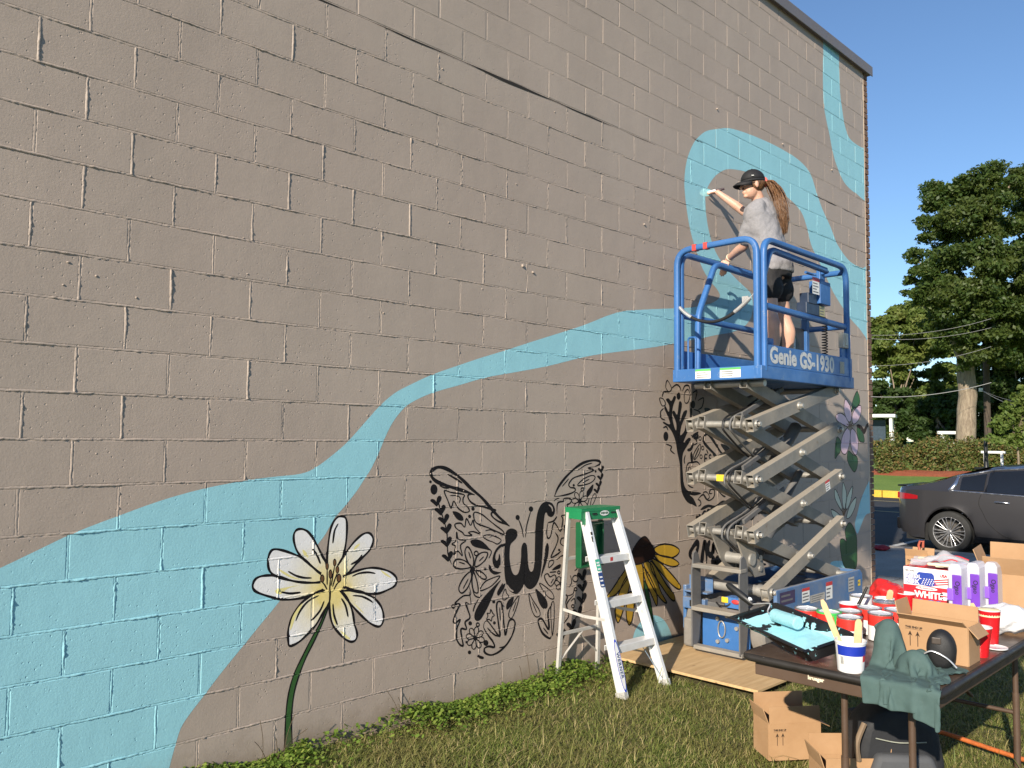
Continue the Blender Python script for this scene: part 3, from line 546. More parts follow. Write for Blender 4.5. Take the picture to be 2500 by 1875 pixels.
# ------------------------------------------------------------------ mortar: rough beads in every joint, painted with the mural
cellx, cellz, my, quads, centres = [], [], [], [], []
MV = []; MQ = []; MC = []
def strip(ax, lo, hi, fixed, seed, proud):
    """ax 'x' bed joint along X at z=fixed, 'z' head joint along Z at x=fixed"""
    vis = (hi > -.5) if ax == 'x' else fixed > -.5
    step = .009 if vis else .1
    n = max(2, int((hi-lo)/step)); w = JH+.0042
    cr = [-w, -w*.45, 0, w*.45, w]
    rr = np.random.default_rng(seed)
    s = np.linspace(lo, hi, n+1)
    env = np.interp(s, np.linspace(lo, hi, max(3, int((hi-lo)/.11)+2)), rr.uniform(0, 1, max(3, int((hi-lo)/.11)+2)))
    wob = np.interp(s, np.linspace(lo, hi, max(3, int((hi-lo)/.05)+2)), rr.normal(0, .0012, max(3, int((hi-lo)/.05)+2)))
    o = len(MV)
    for i in range(n+1):
        for j, c in enumerate(cr):
            edge = abs(j-2) == 2
            y = .0030 if edge else (.0008 if proud > .5 else .0018)-proud*.0052*env[i]**1.4*(1 if j == 2 else .66)+rr.normal(0, .0010*min(1, proud))-(proud > .6 and rr.random() < .035)*.0035
            q = c+(0 if edge else wob[i]+rr.normal(0, .0005))
            MV.append((s[i], y, fixed+q) if ax == 'x' else (fixed+q, y, s[i]))
    for i in range(n):
        for j in range(4):
            a = o+i*5+j; MQ.append((a, a+1, a+6, a+5) if ax == 'z' else (a, a+5, a+6, a+1))
            u, v = (s[i]+s[i+1])/2, fixed+(cr[j]+cr[j+1])/2
            MC.append((u, v) if ax == 'x' else (v, u))
for k in range(KB, KT+1): strip('x', XL, XR, Z0+k*BH, 100+k, 1.15 if k < 12 else .35)
for k in range(KB, KT):
    x = math.floor(XL/BL)*BL + (0 if k % 2 == 0 else BL/2)
    while x < XR-.02:
        if x > XL+.05: strip('z', Z0+k*BH+JH, Z0+(k+1)*BH-JH, x, int(k*1000+x*37)+99999, (1.1 if k < 12 else .3)*RND.uniform(.4, 1.2))
        x += BL
MCa = np.array(MC); midx = np.zeros(len(MC), np.int32); layof = np.full(len(MC), -1.)
# ------------------------------------------------------------------ lay the paint on block faces
colour_of = {k: i for i, k in enumerate(PKEYS)}
grid = {}
for i, b in enumerate(blocks): grid.setdefault(int(round((b[2]-JH-Z0)/BH)), []).append(i)
for k in grid: grid[k].sort(key=lambda i: blocks[i][0])
def clip(poly, a, b):
    """keep the part of poly left of a->b"""
    out = []; n = len(poly); ex, ez = b[0]-a[0], b[1]-a[1]
    D = [ex*(p[1]-a[1])-ez*(p[0]-a[0]) for p in poly]
    for i in range(n):
        j = (i+1) % n
        if D[i] >= 0: out.append(poly[i])
        if (D[i] >= 0) != (D[j] >= 0):
            t = D[i]/(D[i]-D[j]); out.append((poly[i][0]+(poly[j][0]-poly[i][0])*t, poly[i][1]+(poly[j][1]-poly[i][1])*t))
    return out
def facets(b):
    x0, x1, z0, z1, yo = b; c = CHW
    I = [(x0+c, z0+c), (x1-c, z0+c), (x1-c, z1-c), (x0+c, z1-c)]; O = [(x0, z0), (x1, z0), (x1, z1), (x0, z1)]
    return [(I, lambda x, z: yo)] + [([O[k], O[(k+1) % 4], I[(k+1) % 4], I[k]],
        (lambda k: lambda x, z: yo+CHD*(1-[(z-z0), (x1-x), (z1-z), (x-x0)][k]/c))(k)) for k in range(4)]
FAC = {}
paint = {}
SOLO = {'petal', 'leaf', 'stem', 'cone', 'trunk', 'letter_body', 'band', 'wet_stroke', 'branch'}
for si, (motif, part, key, lay, tris) in enumerate(SHAPES):
    xs = [p[0] for t in tris for p in t]; zs = [p[1] for t in tris for p in t]
    bx = (min(xs), max(xs), min(zs), max(zs))
    # mortar cells
    sel = np.where((MCa[:, 0] >= bx[0]) & (MCa[:, 0] <= bx[1]) & (MCa[:, 1] >= bx[2]) & (MCa[:, 1] <= bx[3]))[0]
    if len(sel):
        q = MCa[sel]; ins = np.zeros(len(sel), bool)
        for (ax, az), (bx_, bz), (cx, cz) in tris:
            d1 = (bx_-ax)*(q[:, 1]-az)-(bz-az)*(q[:, 0]-ax); d2 = (cx-bx_)*(q[:, 1]-bz)-(cz-bz)*(q[:, 0]-bx_); d3 = (ax-cx)*(q[:, 1]-cz)-(az-cz)*(q[:, 0]-cx)
            ins |= ((d1 >= 0) & (d2 >= 0) & (d3 >= 0)) | ((d1 <= 0) & (d2 <= 0) & (d3 <= 0))
        hit = sel[ins]; hit = hit[layof[hit] <= lay]; midx[hit] = colour_of[key]; layof[hit] = lay
    mb = paint.setdefault((motif, part, key, si if part in SOLO else 0), MB()); eps = .00035+lay*.00012+si*.0000007
    for t in tris:
        t = list(t)
        if (t[1][0]-t[0][0])*(t[2][1]-t[0][1])-(t[1][1]-t[0][1])*(t[2][0]-t[0][0]) < 0: t = t[::-1]
        tx0, tx1 = min(p[0] for p in t), max(p[0] for p in t); tz0, tz1 = min(p[1] for p in t), max(p[1] for p in t)
        for k in range(int(math.floor((tz0-Z0)/BH)), int(math.floor((tz1-Z0)/BH))+1):
            for i in grid.get(k, ()):
                b = blocks[i]
                if b[1] < tx0 or b[0] > tx1: continue
                if i not in FAC: FAC[i] = facets(b)
                for F_, fy in FAC[i]:
                    P = t
                    for e in range(4):
                        P = clip(P, F_[e], F_[(e+1) % 4])
                        if len(P) < 3: break
                    if len(P) >= 3: mb.add([(x, fy(x, z)-eps, z) for x, z in P], [tuple(range(len(P)))])
me = bpy.data.meshes.new('mortar'); me.from_pydata(MV, [], MQ)
for k in PKEYS: me.materials.append(PAL[k])
me.polygons.foreach_set('material_index', midx); me.shade_smooth()
o = bpy.data.objects.new('mortar', me); COL.objects.link(o); o.parent = wall
MOT = {}
names = {'band': 'river_band', 'wet_stroke': 'wet_brush_stroke', 'line_art': 'line_art', 'letter_body': 'letter_body'}
for (motif, part, key, _), mb in paint.items():
    if not mb.f: continue
    if motif not in MOT:
        MOT[motif] = mb.build(motif, PAL[key], wall, fix=False)
    else:
        o = mb.build(names.get(part, part), PAL[key], MOT[motif], fix=False)
        if part not in SOLO: o['kind'] = 'stuff'
for k, l in (('painted_river', 'light blue painted river winding across the wall'), ('painted_white_flower', 'large white painted flower with yellow centre'), ('painted_butterfly', 'black line drawing of a butterfly with a W body'), ('painted_coneflower', 'painted yellow coneflower with drooping petals'), ('painted_tree_emblem', 'black painted tree emblem with lettering'), ('painted_pink_flower', 'painted pink blossom with green leaves'), ('painted_pale_flower', 'painted pale pointed flower on a green stem')): MOT[k]['label'] = l
# dark strips painted as the shadow cast by bulging edges at cracked bed joints, and crumbs of mortar stuck to the face
crack_shade = simple('painted crack shadow', (.02, .017, .015), .95)
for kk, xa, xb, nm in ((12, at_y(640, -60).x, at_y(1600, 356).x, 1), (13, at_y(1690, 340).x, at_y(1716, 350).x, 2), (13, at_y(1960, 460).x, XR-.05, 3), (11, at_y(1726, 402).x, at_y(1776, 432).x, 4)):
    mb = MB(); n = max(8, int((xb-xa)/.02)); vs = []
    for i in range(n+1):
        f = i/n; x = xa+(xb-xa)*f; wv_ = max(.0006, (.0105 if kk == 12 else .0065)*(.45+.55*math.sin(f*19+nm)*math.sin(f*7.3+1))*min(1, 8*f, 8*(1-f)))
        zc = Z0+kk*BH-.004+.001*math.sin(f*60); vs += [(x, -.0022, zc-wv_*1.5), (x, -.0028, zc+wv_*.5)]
    mb.add(vs, [(2*i, 2*i+2, 2*i+3, 2*i+1) for i in range(n)]); mb.build('joint_crack_shadow', crack_shade, wall, fix=False)
mb = MB()
for k in range(46):
    q = (RND.uniform(60, 2050), RND.uniform(40, 1200)); P = at_y(*q); r = RND.uniform(.002, .0055); mb.sphere((P.x, -.001, P.z), (r*RND.uniform(.8, 1.6), r*.8, r*RND.uniform(.7, 1.3)), 8, 5)
for q in ((1572, 548), (1275, 648), (1275, 650), (1910, 352), (1750, 266), (2030, 415), (1300, 665)):
    P = at_y(*q); mb.sphere((P.x, -.003, P.z), (.009, .012, .008), 8, 6)
mb.build('mortar_crumbs', PAL['taupe'], wall, smooth=60)['kind'] = 'stuff'
# core of the wall, body of the building, metal coping, corner bricks
core = simple('concrete core', (.30, .26, .22), .9)
mb = MB(); mb.box(((XL+XR)/2, .055+.09, 3.0), (XR-XL, .18, 6.2)); mb.box((3.0, 7.2, 3.0), (11.4, 13.9, 6.2)); mb.build('building_body', core, wall)
coping = simple('coping metal', (.20, .175, .165), .45, .3, .06, 3, 40, .05)
mb = MB(); ztop = 6.02
prof = [(-.045, 0), (-.052, .004), (-.052, .118), (-.020, .150), (.30, .140), (.30, .0), (.29, .0), (.29, .02), (-.035, .02)]
mb.prism(prof, (XL-.02, 0, ztop), (0, 1, 0), (0, 0, 1), (1, 0, 0), 8.97-XL+.02)
mb.build('coping', coping, wall, bevel=.004)
bmat, t, b = new_mat('brown face brick'); p = obj_pos(t); rn = t.nodes.new('ShaderNodeObjectInfo').outputs['Random']
co = mixc(t, rn, (.15, .075, .045), (.30, .19, .13)); co = mixc(t, ramp(t, noise(t, 40, 5, .65, p), [(.35, 0.), (.7, 1.)]), co, (.10, .06, .045)); t.links.new(co, b.inputs['Base Color']); b.inputs['Roughness'].default_value = .85; bump(t, b, noise(t, 120, 4, .6, p), .4, .004)
cmort = simple('cream mortar', (.62, .50, .38), .9, bstr=.4, bscale=120)
mb = MB(); mb.box((XR+.008, .10, 2.95), (.016, .2, 6.1)); mb.box((XR+.07, .16, 2.95), (.104, .28, 6.1)); mb.build('corner_mortar', cmort, wall)
mb = MB(); mb.box((0, 0, 0), (.098, .20, .0555)); bme = mb.mesh('brick', bmat); 
bh = BH/3; n = int(6.05/bh)
for i in range(n):
    for row in range(1):
        o = bpy.data.objects.new('brick', bme); COL.objects.link(o); o.parent = wall
        o.location = (XR+.018+.049+RND.uniform(-.003, .004), .098+RND.uniform(-.004, .003), .0+bh*(i+.5)); o.rotation_euler = (0, RND.uniform(-.02, .02), RND.uniform(-.02, .02))
# ================================================================== ground, lawn, pavement, road
def ground_mat(name, a, b_, c, s1=3., s2=40., rough=.9, bs=.5, bd=.02):
    m, t, b = new_mat(name); p = world_pos(t)
    co = mixc(t, ramp(t, noise(t, s1, 6, .65, p), [(.35, 0.), (.65, 1.)]), a, b_)
    co = mixc(t, ramp(t, noise(t, s2, 4, .6, p), [(.45, 0.), (.72, .8)]), co, c)
    t.links.new(co, b.inputs['Base Color']); b.inputs['Roughness'].default_value = rough; b.inputs['Specular IOR Level'].default_value = .25
    bump(t, b, noise(t, s2*1.5, 6, .7, p), bs, bd); return m
soil = ground_mat('thatch soil', (.09, .08, .035), (.13, .11, .05), (.06, .07, .022), 5, 60)
farlawn = ground_mat('far lawn', (.15, .235, .04), (.20, .28, .055), (.10, .17, .03), .8, 14, .9, .8, .05)
asph = ground_mat('asphalt', (.036, .038, .043), (.050, .051, .055), (.028, .028, .03), .7, 130, .85, .35, .006)
conc = ground_mat('concrete paving', (.30, .27, .235), (.40, .365, .32), (.25, .22, .19), 2.2, 45, .85, .3, .004)
yel = ground_mat('yellow kerb paint', (.62, .40, .045), (.70, .47, .07), (.40, .27, .05), 3, 30, .7, .2, .004)
wht = ground_mat('white line paint', (.50, .50, .49), (.62, .62, .60), (.30, .30, .29), 3, 40, .7, .2, .003)
yline = ground_mat('yellow line paint', (.42, .33, .13), (.50, .40, .18), (.22, .2, .12), 3, 40, .7, .2, .003)
mulch = ground_mat('red mulch', (.34, .09, .04), (.42, .13, .06), (.20, .055, .03), 4, 22, .95, .9, .05)
mb = MB(); mb.add([(-600, -600, -.16), (900, -600, -.16), (900, 900, -.16), (-600, 900, -.16)], [(0, 1, 2, 3)])
tag(mb.build('ground', farlawn), kind='structure')
# near lawn: gently uneven sheet
def lawn_z(x, y): return .012*math.sin(x*1.7+y*.6)+.010*math.sin(y*2.3-x*.8)+.006*math.sin(x*5.1+y*3.7)-.018
mb = MB(); nx, ny = 90, 110; X0, X1, Y0, Y1 = -12., 8.0, -16., .03
vs = [(X0+(X1-X0)*i/nx, Y0+(Y1-Y0)*j/ny, lawn_z(X0+(X1-X0)*i/nx, Y0+(Y1-Y0)*j/ny)) for i in range(nx+1) for j in range(ny+1)]
mb.add(vs, [(i*(ny+1)+j, (i+1)*(ny+1)+j, (i+1)*(ny+1)+j+1, i*(ny+1)+j+1) for i in range(nx) for j in range(ny)])
lawn = tag(mb.build('lawn', soil, smooth=60), kind='structure')
# pavement of slabs in front of the building (sub-base plus separate slabs with open joints)
pav = MB(); pav.box((10.25, -2, -.085), (4.5, 70, .15)); pv = tag(pav.build('pavement', ground_mat('joint dirt', (.09, .075, .05), (.12, .10, .07), (.06, .06, .03), 5, 60)), kind='structure')
smb = MB(); smb.box((0, 0, 0), (1.482, 1.482, .06)); sme = smb.mesh('paving_slab', conc)
for i in range(3):
    for j in range(-8, 9):
        o = bpy.data.objects.new('paving_slab', sme); COL.objects.link(o); o.location = (8.0+1.5*(i+.5), -.07+1.5*(j+.5), -.030+RND.uniform(-.004, .004)); o.rotation_euler = (RND.uniform(-.002, .002), RND.uniform(-.002, .002), 0); o.parent = pv
        if o.location.y > 14 or o.location.y < -12: o.location.z -= 0
kb = MB(); kb.box((12.58, -2, -.09), (.15, 70, .19)); tag(kb.build('kerb', conc, bevel=.02), kind='structure')
rd = MB(); rd.add([(12.6, -60, -.11), (26.0, -60, -.11), (26.0, 120, -.11), (12.6, 120, -.11)], [(0, 1, 2, 3)]); rdo = tag(rd.build('road', asph), kind='structure')
def mark(x0, x1, y0, y1, m):
    q = MB(); q.add([(x0, y0, -.106), (x1, y0, -.106), (x1, y1, -.106), (x0, y1, -.106)], [(0, 1, 2, 3)]); q.build('road_marking', m, rdo)
mark(20.35, 20.50, -60, 120, yline); mark(24.0, 24.14, -60, 120, yline)
for k in range(-3, 8): mark(12.75, 15.2, 1.46+6.2*k, 1.57+6.2*k, wht)
# far kerb, painted yellow, in pieces
fk = MB(); fk.box((0, 0, 0), (.22, 2.96, .24)); fme = fk.mesh('kerb_stone', yel)
fkr = MB(); fkr.box((25.98, 30, -.10), (.10, 180, .12)); fkro = tag(fkr.build('far_kerb', conc), kind='structure')
for k in range(-6, 16):
    o = bpy.data.objects.new('kerb_stone', fme); COL.objects.link(o); o.location = (25.85, 3*k+1.9, -.02); o.parent = fkro
def far_z(x): return .06+.024*max(0, x-26)
mb = MB(); vs = []
for i in range(41):
    x = 25.96+i*1.6
    for j in range(41): vs.append((x, -60+j*5, far_z(x)+.05*math.sin(x*.4+j)))
mb.add(vs, [(i*41+j, (i+1)*41+j, (i+1)*41+j+1, i*41+j+1) for i in range(40) for j in range(40)])
tag(mb.build('far_lawn', farlawn, smooth=60), kind='structure')
mb = MB(); vs = []
for i in range(31):
    y = -14+i*1.2
    for j, dx in enumerate((0, .5, 1.6, 2.7, 3.2)):
        x = 33.3-.10*(y-8)+dx+.15*math.sin(y*1.3+dx); vs.append((x, y, far_z(x)+(-.02, .12, .20, .12, -.02)[j]+.03*math.sin(y*3+j)))
mb.add(vs, [(i*5+j, (i+1)*5+j, (i+1)*5+j+1, i*5+j+1) for i in range(30) for j in range(4)])
tag(mb.build('mulch_bed', mulch, smooth=60), kind='structure')

# ------------------------------------------------------------------ grass blades and creeping weeds
def big_mesh(name, V, F, mat, smooth=False):
    """V (n,3) array, F (m,k) array of equal polygons"""
    me = bpy.data.meshes.new(name); k = F.shape[1]
    me.vertices.add(len(V)); me.vertices.foreach_set('co', V.astype(np.float32).ravel())
    me.loops.add(F.size); me.loops.foreach_set('vertex_index', F.astype(np.int32).ravel())
    me.polygons.add(len(F)); me.polygons.foreach_set('loop_start', (np.arange(len(F))*k).astype(np.int32)); me.polygons.foreach_set('loop_total', np.full(len(F), k, np.int32))
    me.update(calc_edges=True); me.materials.append(mat)
    if smooth: me.shade_smooth()
    o = bpy.data.objects.new(name, me); COL.objects.link(o); return o
def leaf_mat(name, cols, trans=.35, rough=.6, patch=None):
    m, t, b = new_mat(name); g = t.nodes.new('ShaderNodeNewGeometry'); r = g.outputs['Random Per Island']; p = g.outputs['Position']
    n = len(cols); co = ramp(t, r, [(i/(n-1), c) for i, c in enumerate(cols)])
    if patch: co = mixc(t, ramp(t, noise(t, patch[0], 4, .6, p), [(.42, 0.), (.66, patch[2])]), co, patch[1])
    t.links.new(co, b.inputs['Base Color']); b.inputs['Roughness'].default_value = rough; b.inputs['Specular IOR Level'].default_value = .3
    tr = t.nodes.new('ShaderNodeBsdfTranslucent'); t.links.new(mixc(t, .5, co, (.30, .38, .03)), tr.inputs[0])
    mx = t.nodes.new('ShaderNodeMixShader'); mx.inputs[0].default_value = trans
    t.links.new(b.outputs[0], mx.inputs[1]); t.links.new(tr.outputs[0], mx.inputs[2]); t.links.new(mx.outputs[0], t.nodes['Material Output'].inputs[0])
    return m
grassm = leaf_mat('grass', [(.09, .135, .028), (.165, .205, .045), (.125, .175, .036), (.24, .265, .07), (.19, .225, .05), (.42, .36, .15), (.56, .45, .23)], .30, .55, (1.6, (.26, .20, .085), .5))
cloverm = leaf_mat('creeping weed', [(.07, .13, .02), (.13, .21, .03), (.19, .28, .045), (.28, .33, .07)], .35, .5)
def blades(n, X, Y, L0, L1, w, seg=2):
    th = NP.uniform(0, 2*np.pi, n); lean = np.clip(NP.normal(1.12, .34, n), .2, 1.5); L = NP.uniform(L0, L1, n)*np.where(NP.random(n) < .05, 1.7, 1.)
    z0 = .012*np.sin(X*1.7+Y*.6)+.010*np.sin(Y*2.3-X*.8)+.006*np.sin(X*5.1+Y*3.7)-.022
    d = np.stack([np.cos(th), np.sin(th)], 1); s = np.stack([-np.sin(th), np.cos(th)], 1)
    V = np.zeros((n, 2*seg+1, 3))
    for k in range(seg+1):
        f = k/seg; a = lean*(.45+.75*f)
        h = L*f*np.cos(a*.8)*.9; r = L*f*np.sin(a)
        base = np.stack([X, Y], 1)+d*r[:, None]; ww = w*(1-f*.75)/2*NP.uniform(.7, 1.3, n)
        if k < seg:
            V[:, 2*k, :2] = base-s*ww[:, None]; V[:, 2*k+1, :2] = base+s*ww[:, None]; V[:, 2*k, 2] = V[:, 2*k+1, 2] = z0+h
        else: V[:, 2*seg, :2] = base; V[:, 2*seg, 2] = z0+h
    o = np.arange(n)[:, None]*(2*seg+1); T = []
    for k in range(seg-1):
        T += [o+np.array([2*k, 2*k+1, 2*k+3]), o+np.array([2*k, 2*k+3, 2*k+2])]
    T.append(o+np.array([2*seg-2, 2*seg-1, 2*seg]))
    return V.reshape(-1, 3), np.concatenate(T)
def in_view(X, Y, pad=420):
    d = np.stack([X-CC.x, Y-CC.y, -CC.z+0*X], 1); w = d@np.array(cfw)
    px = 1250+CF*(d@np.array(crt))/w; py = 937.5-CF*(d@np.array(cupv))/w
    return (w > .3) & (px > -pad) & (px < 2500+pad) & (py < 1875+pad)
def scatter(n, x0, x1, y0, y1):
    X = NP.uniform(x0, x1, n); Y = NP.uniform(y0, y1, n); q = np.sin(X*3.1+1.7*np.sin(Y*2.2))*np.sin(Y*3.7+1.3*np.sin(X*2.9)); k = in_view(X, Y) & ~((X > 3.95) & (X < 6.41) & (Y > -1.215)) & (NP.random(n) < .62+.38*np.clip(q*1.6+.5, 0, 1)); return X[k], Y[k]
Vs, Fs, off = [], [], 0
for (n, x0, x1, y0, y1, l0, l1, w) in ((250000, .3, 5.2, -3.6, -.02, .028, .068, .0047), (90000, 5.2, 8.0, -3.6, -.02, .03, .07, .005), (60000, 4, 8, -6, -3.3, .03, .07, .005)):
    X, Y = scatter(n, x0, x1, y0, y1); V, F = blades(len(X), X, Y, l0, l1, w); Vs.append(V); Fs.append(F+off); off += len(V)
X, Y = scatter(2600, .3, 6, -3.4, -.05); V, F = blades(len(X), X, Y, .09, .17, .0055, 3); Vs.append(V); Fs.append(F+off)
tag(big_mesh('grass', np.concatenate(Vs), np.concatenate(Fs), grassm), 'matted mown grass with dry blades growing along the mural wall', 'grass', kind='stuff')
# creeping weeds in a low band along the wall foot
n = 15000; X = NP.uniform(.6, 5.6, n); Y = -np.abs(NP.normal(0, .14, n))-.005
keep = in_view(X, Y) & (NP.random(n) < (.16+.75*(np.sin(X*2.6)+np.sin(X*6.1+1)*.6 > -.5))) & ~((X > 3.95) & (Y > -1.3)); X, Y = X[keep], Y[keep]; n = len(X)
hgt = (.046+.022*np.sin(X*4.1)+.018*np.sin(X*9.7))*np.exp(-(Y/.24)**2)*NP.uniform(.2, 1.15, n)+.016
r = NP.uniform(.006, .014, n); tilt = NP.uniform(-.7, .7, (n, 2)); a0 = NP.uniform(0, 6.28, n)
V = np.zeros((n, 6, 3))
for k in range(6):
    a = a0+k*np.pi/3; rr = r*(1.0 if k % 3 else .55); dx, dy = np.cos(a)*rr, np.sin(a)*rr
    V[:, k, 0] = X+dx; V[:, k, 1] = np.minimum(Y+dy, -.002); V[:, k, 2] = hgt+dx*tilt[:, 0]+dy*tilt[:, 1]
tag(big_mesh('creeping_weeds', V.reshape(-1, 3), (np.arange(n)[:, None]*6+np.arange(6)), cloverm), 'low leafy green weeds creeping along the foot of the wall', 'weeds', kind='stuff')
twm = simple('dry twig', (.10, .07, .04), .9)
mb = MB()
for x, y, n_ in ((1.18, -.06, 5), (2.0, -.05, 4), (2.95, -.08, 4), (3.12, -.05, 3)):
    for k in range(n_):
        a = RND.uniform(-1.3, 1.3); l = RND.uniform(.10, .24); p0 = Vector((x+RND.uniform(-.06, .06), y, .02)); d = Vector((math.sin(a), -abs(RND.gauss(0, .15)), math.cos(a)*.8+.15)).normalized()
        pts = [p0, p0+d*l*.5+Vector((0, 0, .01)), p0+d*l+Vector((RND.uniform(-.03, .03), 0, -.01))]
        mb.tube(smooth_path(pts, 3), .0016, 4)
tag(mb.build('dry_twigs', twm), 'thin dry weed stems sticking up beside the wall foot', 'twigs', kind='stuff')
# ================================================================== trees, hedge, poles behind the road
barkm, t, b = new_mat('tree bark'); p = obj_pos(t); mp = t.nodes.new('ShaderNodeMapping'); mp.inputs['Scale'].default_value = (9, 9, 1.3); t.links.new(p, mp.inputs[0])
co = mixc(t, ramp(t, noise(t, 1.2, 6, .7, mp.outputs[0]), [(.35, 0.), (.65, 1.)]), (.16, .12, .085), (.33, .265, .19)); t.links.new(co, b.inputs['Base Color']); b.inputs['Roughness'].default_value = .95; bump(t, b, noise(t, 1.6, 6, .7, mp.outputs[0]), .9, .06)
maple = leaf_mat('maple leaves', [(.028, .060, .014), (.048, .085, .02), (.038, .072, .017), (.068, .105, .024), (.085, .11, .026)], .30, .5, (.5, (.085, .095, .022), .5))
bright = leaf_mat('light leaves', [(.085, .135, .03), (.13, .18, .04), (.10, .16, .034), (.18, .215, .055)], .36, .55, (.5, (.19, .19, .045), .5))
dark = leaf_mat('dark leaves', [(.024, .05, .013), (.04, .075, .018), (.032, .063, .015), (.055, .09, .022)], .28, .55, (.6, (.055, .08, .018), .5))
hedge = leaf_mat('hedge leaves', [(.07, .10, .025), (.11, .14, .035), (.085, .115, .028), (.16, .14, .045), (.22, .13, .05)], .2, .6)
def crown_mesh(blobs, n, size, mat, seed, hollow=.55, name='crown', sub=0):
    """leaf sprays scattered in the shell of many clumps; blobs = (centre, radii)"""
    rg = np.random.default_rng(seed)
    if sub:                                  # break every clump into smaller sprays so that the outline is ragged and sky shows between
        B2 = []
        for c, r in blobs:
            for k in range(sub):
                d = rg.normal(size=3); d /= np.linalg.norm(d); f = rg.uniform(.20, .50); q = rg.uniform(.40, 1.02)
                B2.append((tuple(np.array(c)+d*np.array(r)*q), (r[0]*f*1.15, r[1]*f*1.15, r[2]*f*.72)))
        blobs = B2
    vol = np.array([b[1][0]*b[1][1]*b[1][2] for b in blobs])**.75; cnt = (vol/vol.sum()*n).astype(int)+1
    Cs, Ns = [], []
    for (c, r), k in zip(blobs, cnt):
        d = rg.normal(size=(k, 3)); d /= np.linalg.norm(d, axis=1)[:, None]
        q = rg.uniform(hollow, 1.0, k)**.6*(1+.10*np.sin(d[:, 0]*7+d[:, 2]*5)+.08*rg.normal(size=k))
        Cs.append(np.array(c)+d*q[:, None]*np.array(r)); Ns.append(d)
    P = np.concatenate(Cs); N = np.concatenate(Ns); n = len(P)
    nn = N*.55+rg.normal(size=(n, 3))*.75+np.array([0, 0, .35]); nn /= np.linalg.norm(nn, axis=1)[:, None]
    a = np.cross(nn, rg.normal(size=(n, 3))); a /= np.linalg.norm(a, axis=1)[:, None]; b_ = np.cross(nn, a)
    s = rg.uniform(.45, 1.45, n)*size
    V = np.stack([P+a*s[:, None], P+b_*(s*.55)[:, None]+nn*(s*.12)[:, None], P-a*s[:, None], P-b_*(s*.55)[:, None]+nn*(s*.12)[:, None]], 1).reshape(-1, 3)
    return big_mesh(name, V, np.arange(n)[:, None]*4+np.arange(4), mat)
def clump(c, R, n, r0, r1, seed, flat=.75):
    rg = random.Random(seed); out = []
    for k in range(n):
        while True:
            d = Vector((rg.uniform(-1, 1), rg.uniform(-1, 1), rg.uniform(-1, 1)))
            if .25 < d.length < 1: break
        r = rg.uniform(r0, r1); out.append(((c[0]+d.x*R[0], c[1]+d.y*R[1], c[2]+d.z*R[2]), (r, r, r*flat)))
    return out
def limb(mb, a, b, r0, r1, wob, rg, n=6):
    a, b = Vector(a), Vector(b); pts = [a+(b-a)*(i/n)+Vector((rg.uniform(-wob, wob), rg.uniform(-wob, wob), 0))*(1 if 0 < i < n else 0) for i in range(n+1)]
    mb.tube(smooth_path(pts, 3), [r0+(r1-r0)*i/(3*n) for i in range(3*n+1)], 9)
def tree(name, label, base, h_trunk, r0, blobs, nleaf, size, mat, seed, limbs=8, rt=None, group=None, cat='tree', flare=1.35):
    rg = random.Random(seed); T = thing(name, label, cat, base, group=group); rt = rt or r0*.62
    mb = MB(); n = 9; pts = [Vector((rg.uniform(-.06, .06)*r0*3*(i > 0), rg.uniform(-.06, .06)*r0*3*(i > 0), h_trunk*i/n-.15)) for i in range(n+1)]
    mb.tube(pts, [r0*(1+(flare-1)*math.exp(-i*1.6))+(rt-r0)*i/n for i in range(n+1)], 14)
    B = [((c[0]-base[0], c[1]-base[1], c[2]-base[2]), r) for c, r in blobs]
    for k in range(limbs):
        c = B[rg.randrange(len(B))][0]; limb(mb, pts[-1-rg.randrange(3)], c, rt*rg.uniform(.25, .55), rt*.08, .12*h_trunk*.3, rg)
    mb.build('trunk', barkm, T, smooth=60)
    o = crown_mesh(B, nleaf, size, mat, seed, sub=15, hollow=.25); o.parent = T
    return T
def px3(x, y, w): return CC+ray(x, y)*w
def blob_px(x, y, w, rpx, fl=.85, dep=1.): 
    r = rpx/CF*w; return (tuple(px3(x, y, w)), (r*dep, r*dep, r*fl))
# big maple with a bare lit trunk (its crown follows the clumps seen in the photograph)
D0 = 45.
mpb = [(2330, 470, 0, 62), (2400, 455, -1, 58), (2470, 440, 0, 60), (2540, 470, 1, 70), (2290, 500, 0, 45), (2285, 545, -1, 40), (2300, 590, 0, 52), (2360, 540, -2, 70), (2440, 530, -2, 75), (2520, 560, 0, 80), (2600, 520, 2, 90), (2245, 640, 0, 34), (2290, 660, -2, 52), (2350, 650, -3, 75), (2420, 640, -2, 80), (2500, 660, -2, 85), (2590, 640, 1, 95), (2240, 700, 1, 32), (2280, 725, -1, 52), (2340, 740, -3, 72), (2410, 735, -3, 82), (2490, 750, -2, 82), (2580, 740, 0, 95), (2255, 735, 2, 28), (2330, 815, -2, 55), (2390, 830, -2, 62), (2450, 815, -1, 62), (2530, 830, 0, 80), (2360, 870, -1, 36), (2420, 865, -1, 38), (2620, 840, 2, 80), (2310, 780, 0, 45)]
tb = px3(2362, 1105, D0); tb = Vector((tb.x, tb.y, far_z(tb.x)))
tree('maple_tree', 'tall broad maple with a thick pale sunlit trunk behind the hedge', tb, 6.6, .50, [blob_px(x, y, D0+dd, r*1.02) for x, y, dd, r in mpb], 150000, .100, maple, 5, 16, .42)
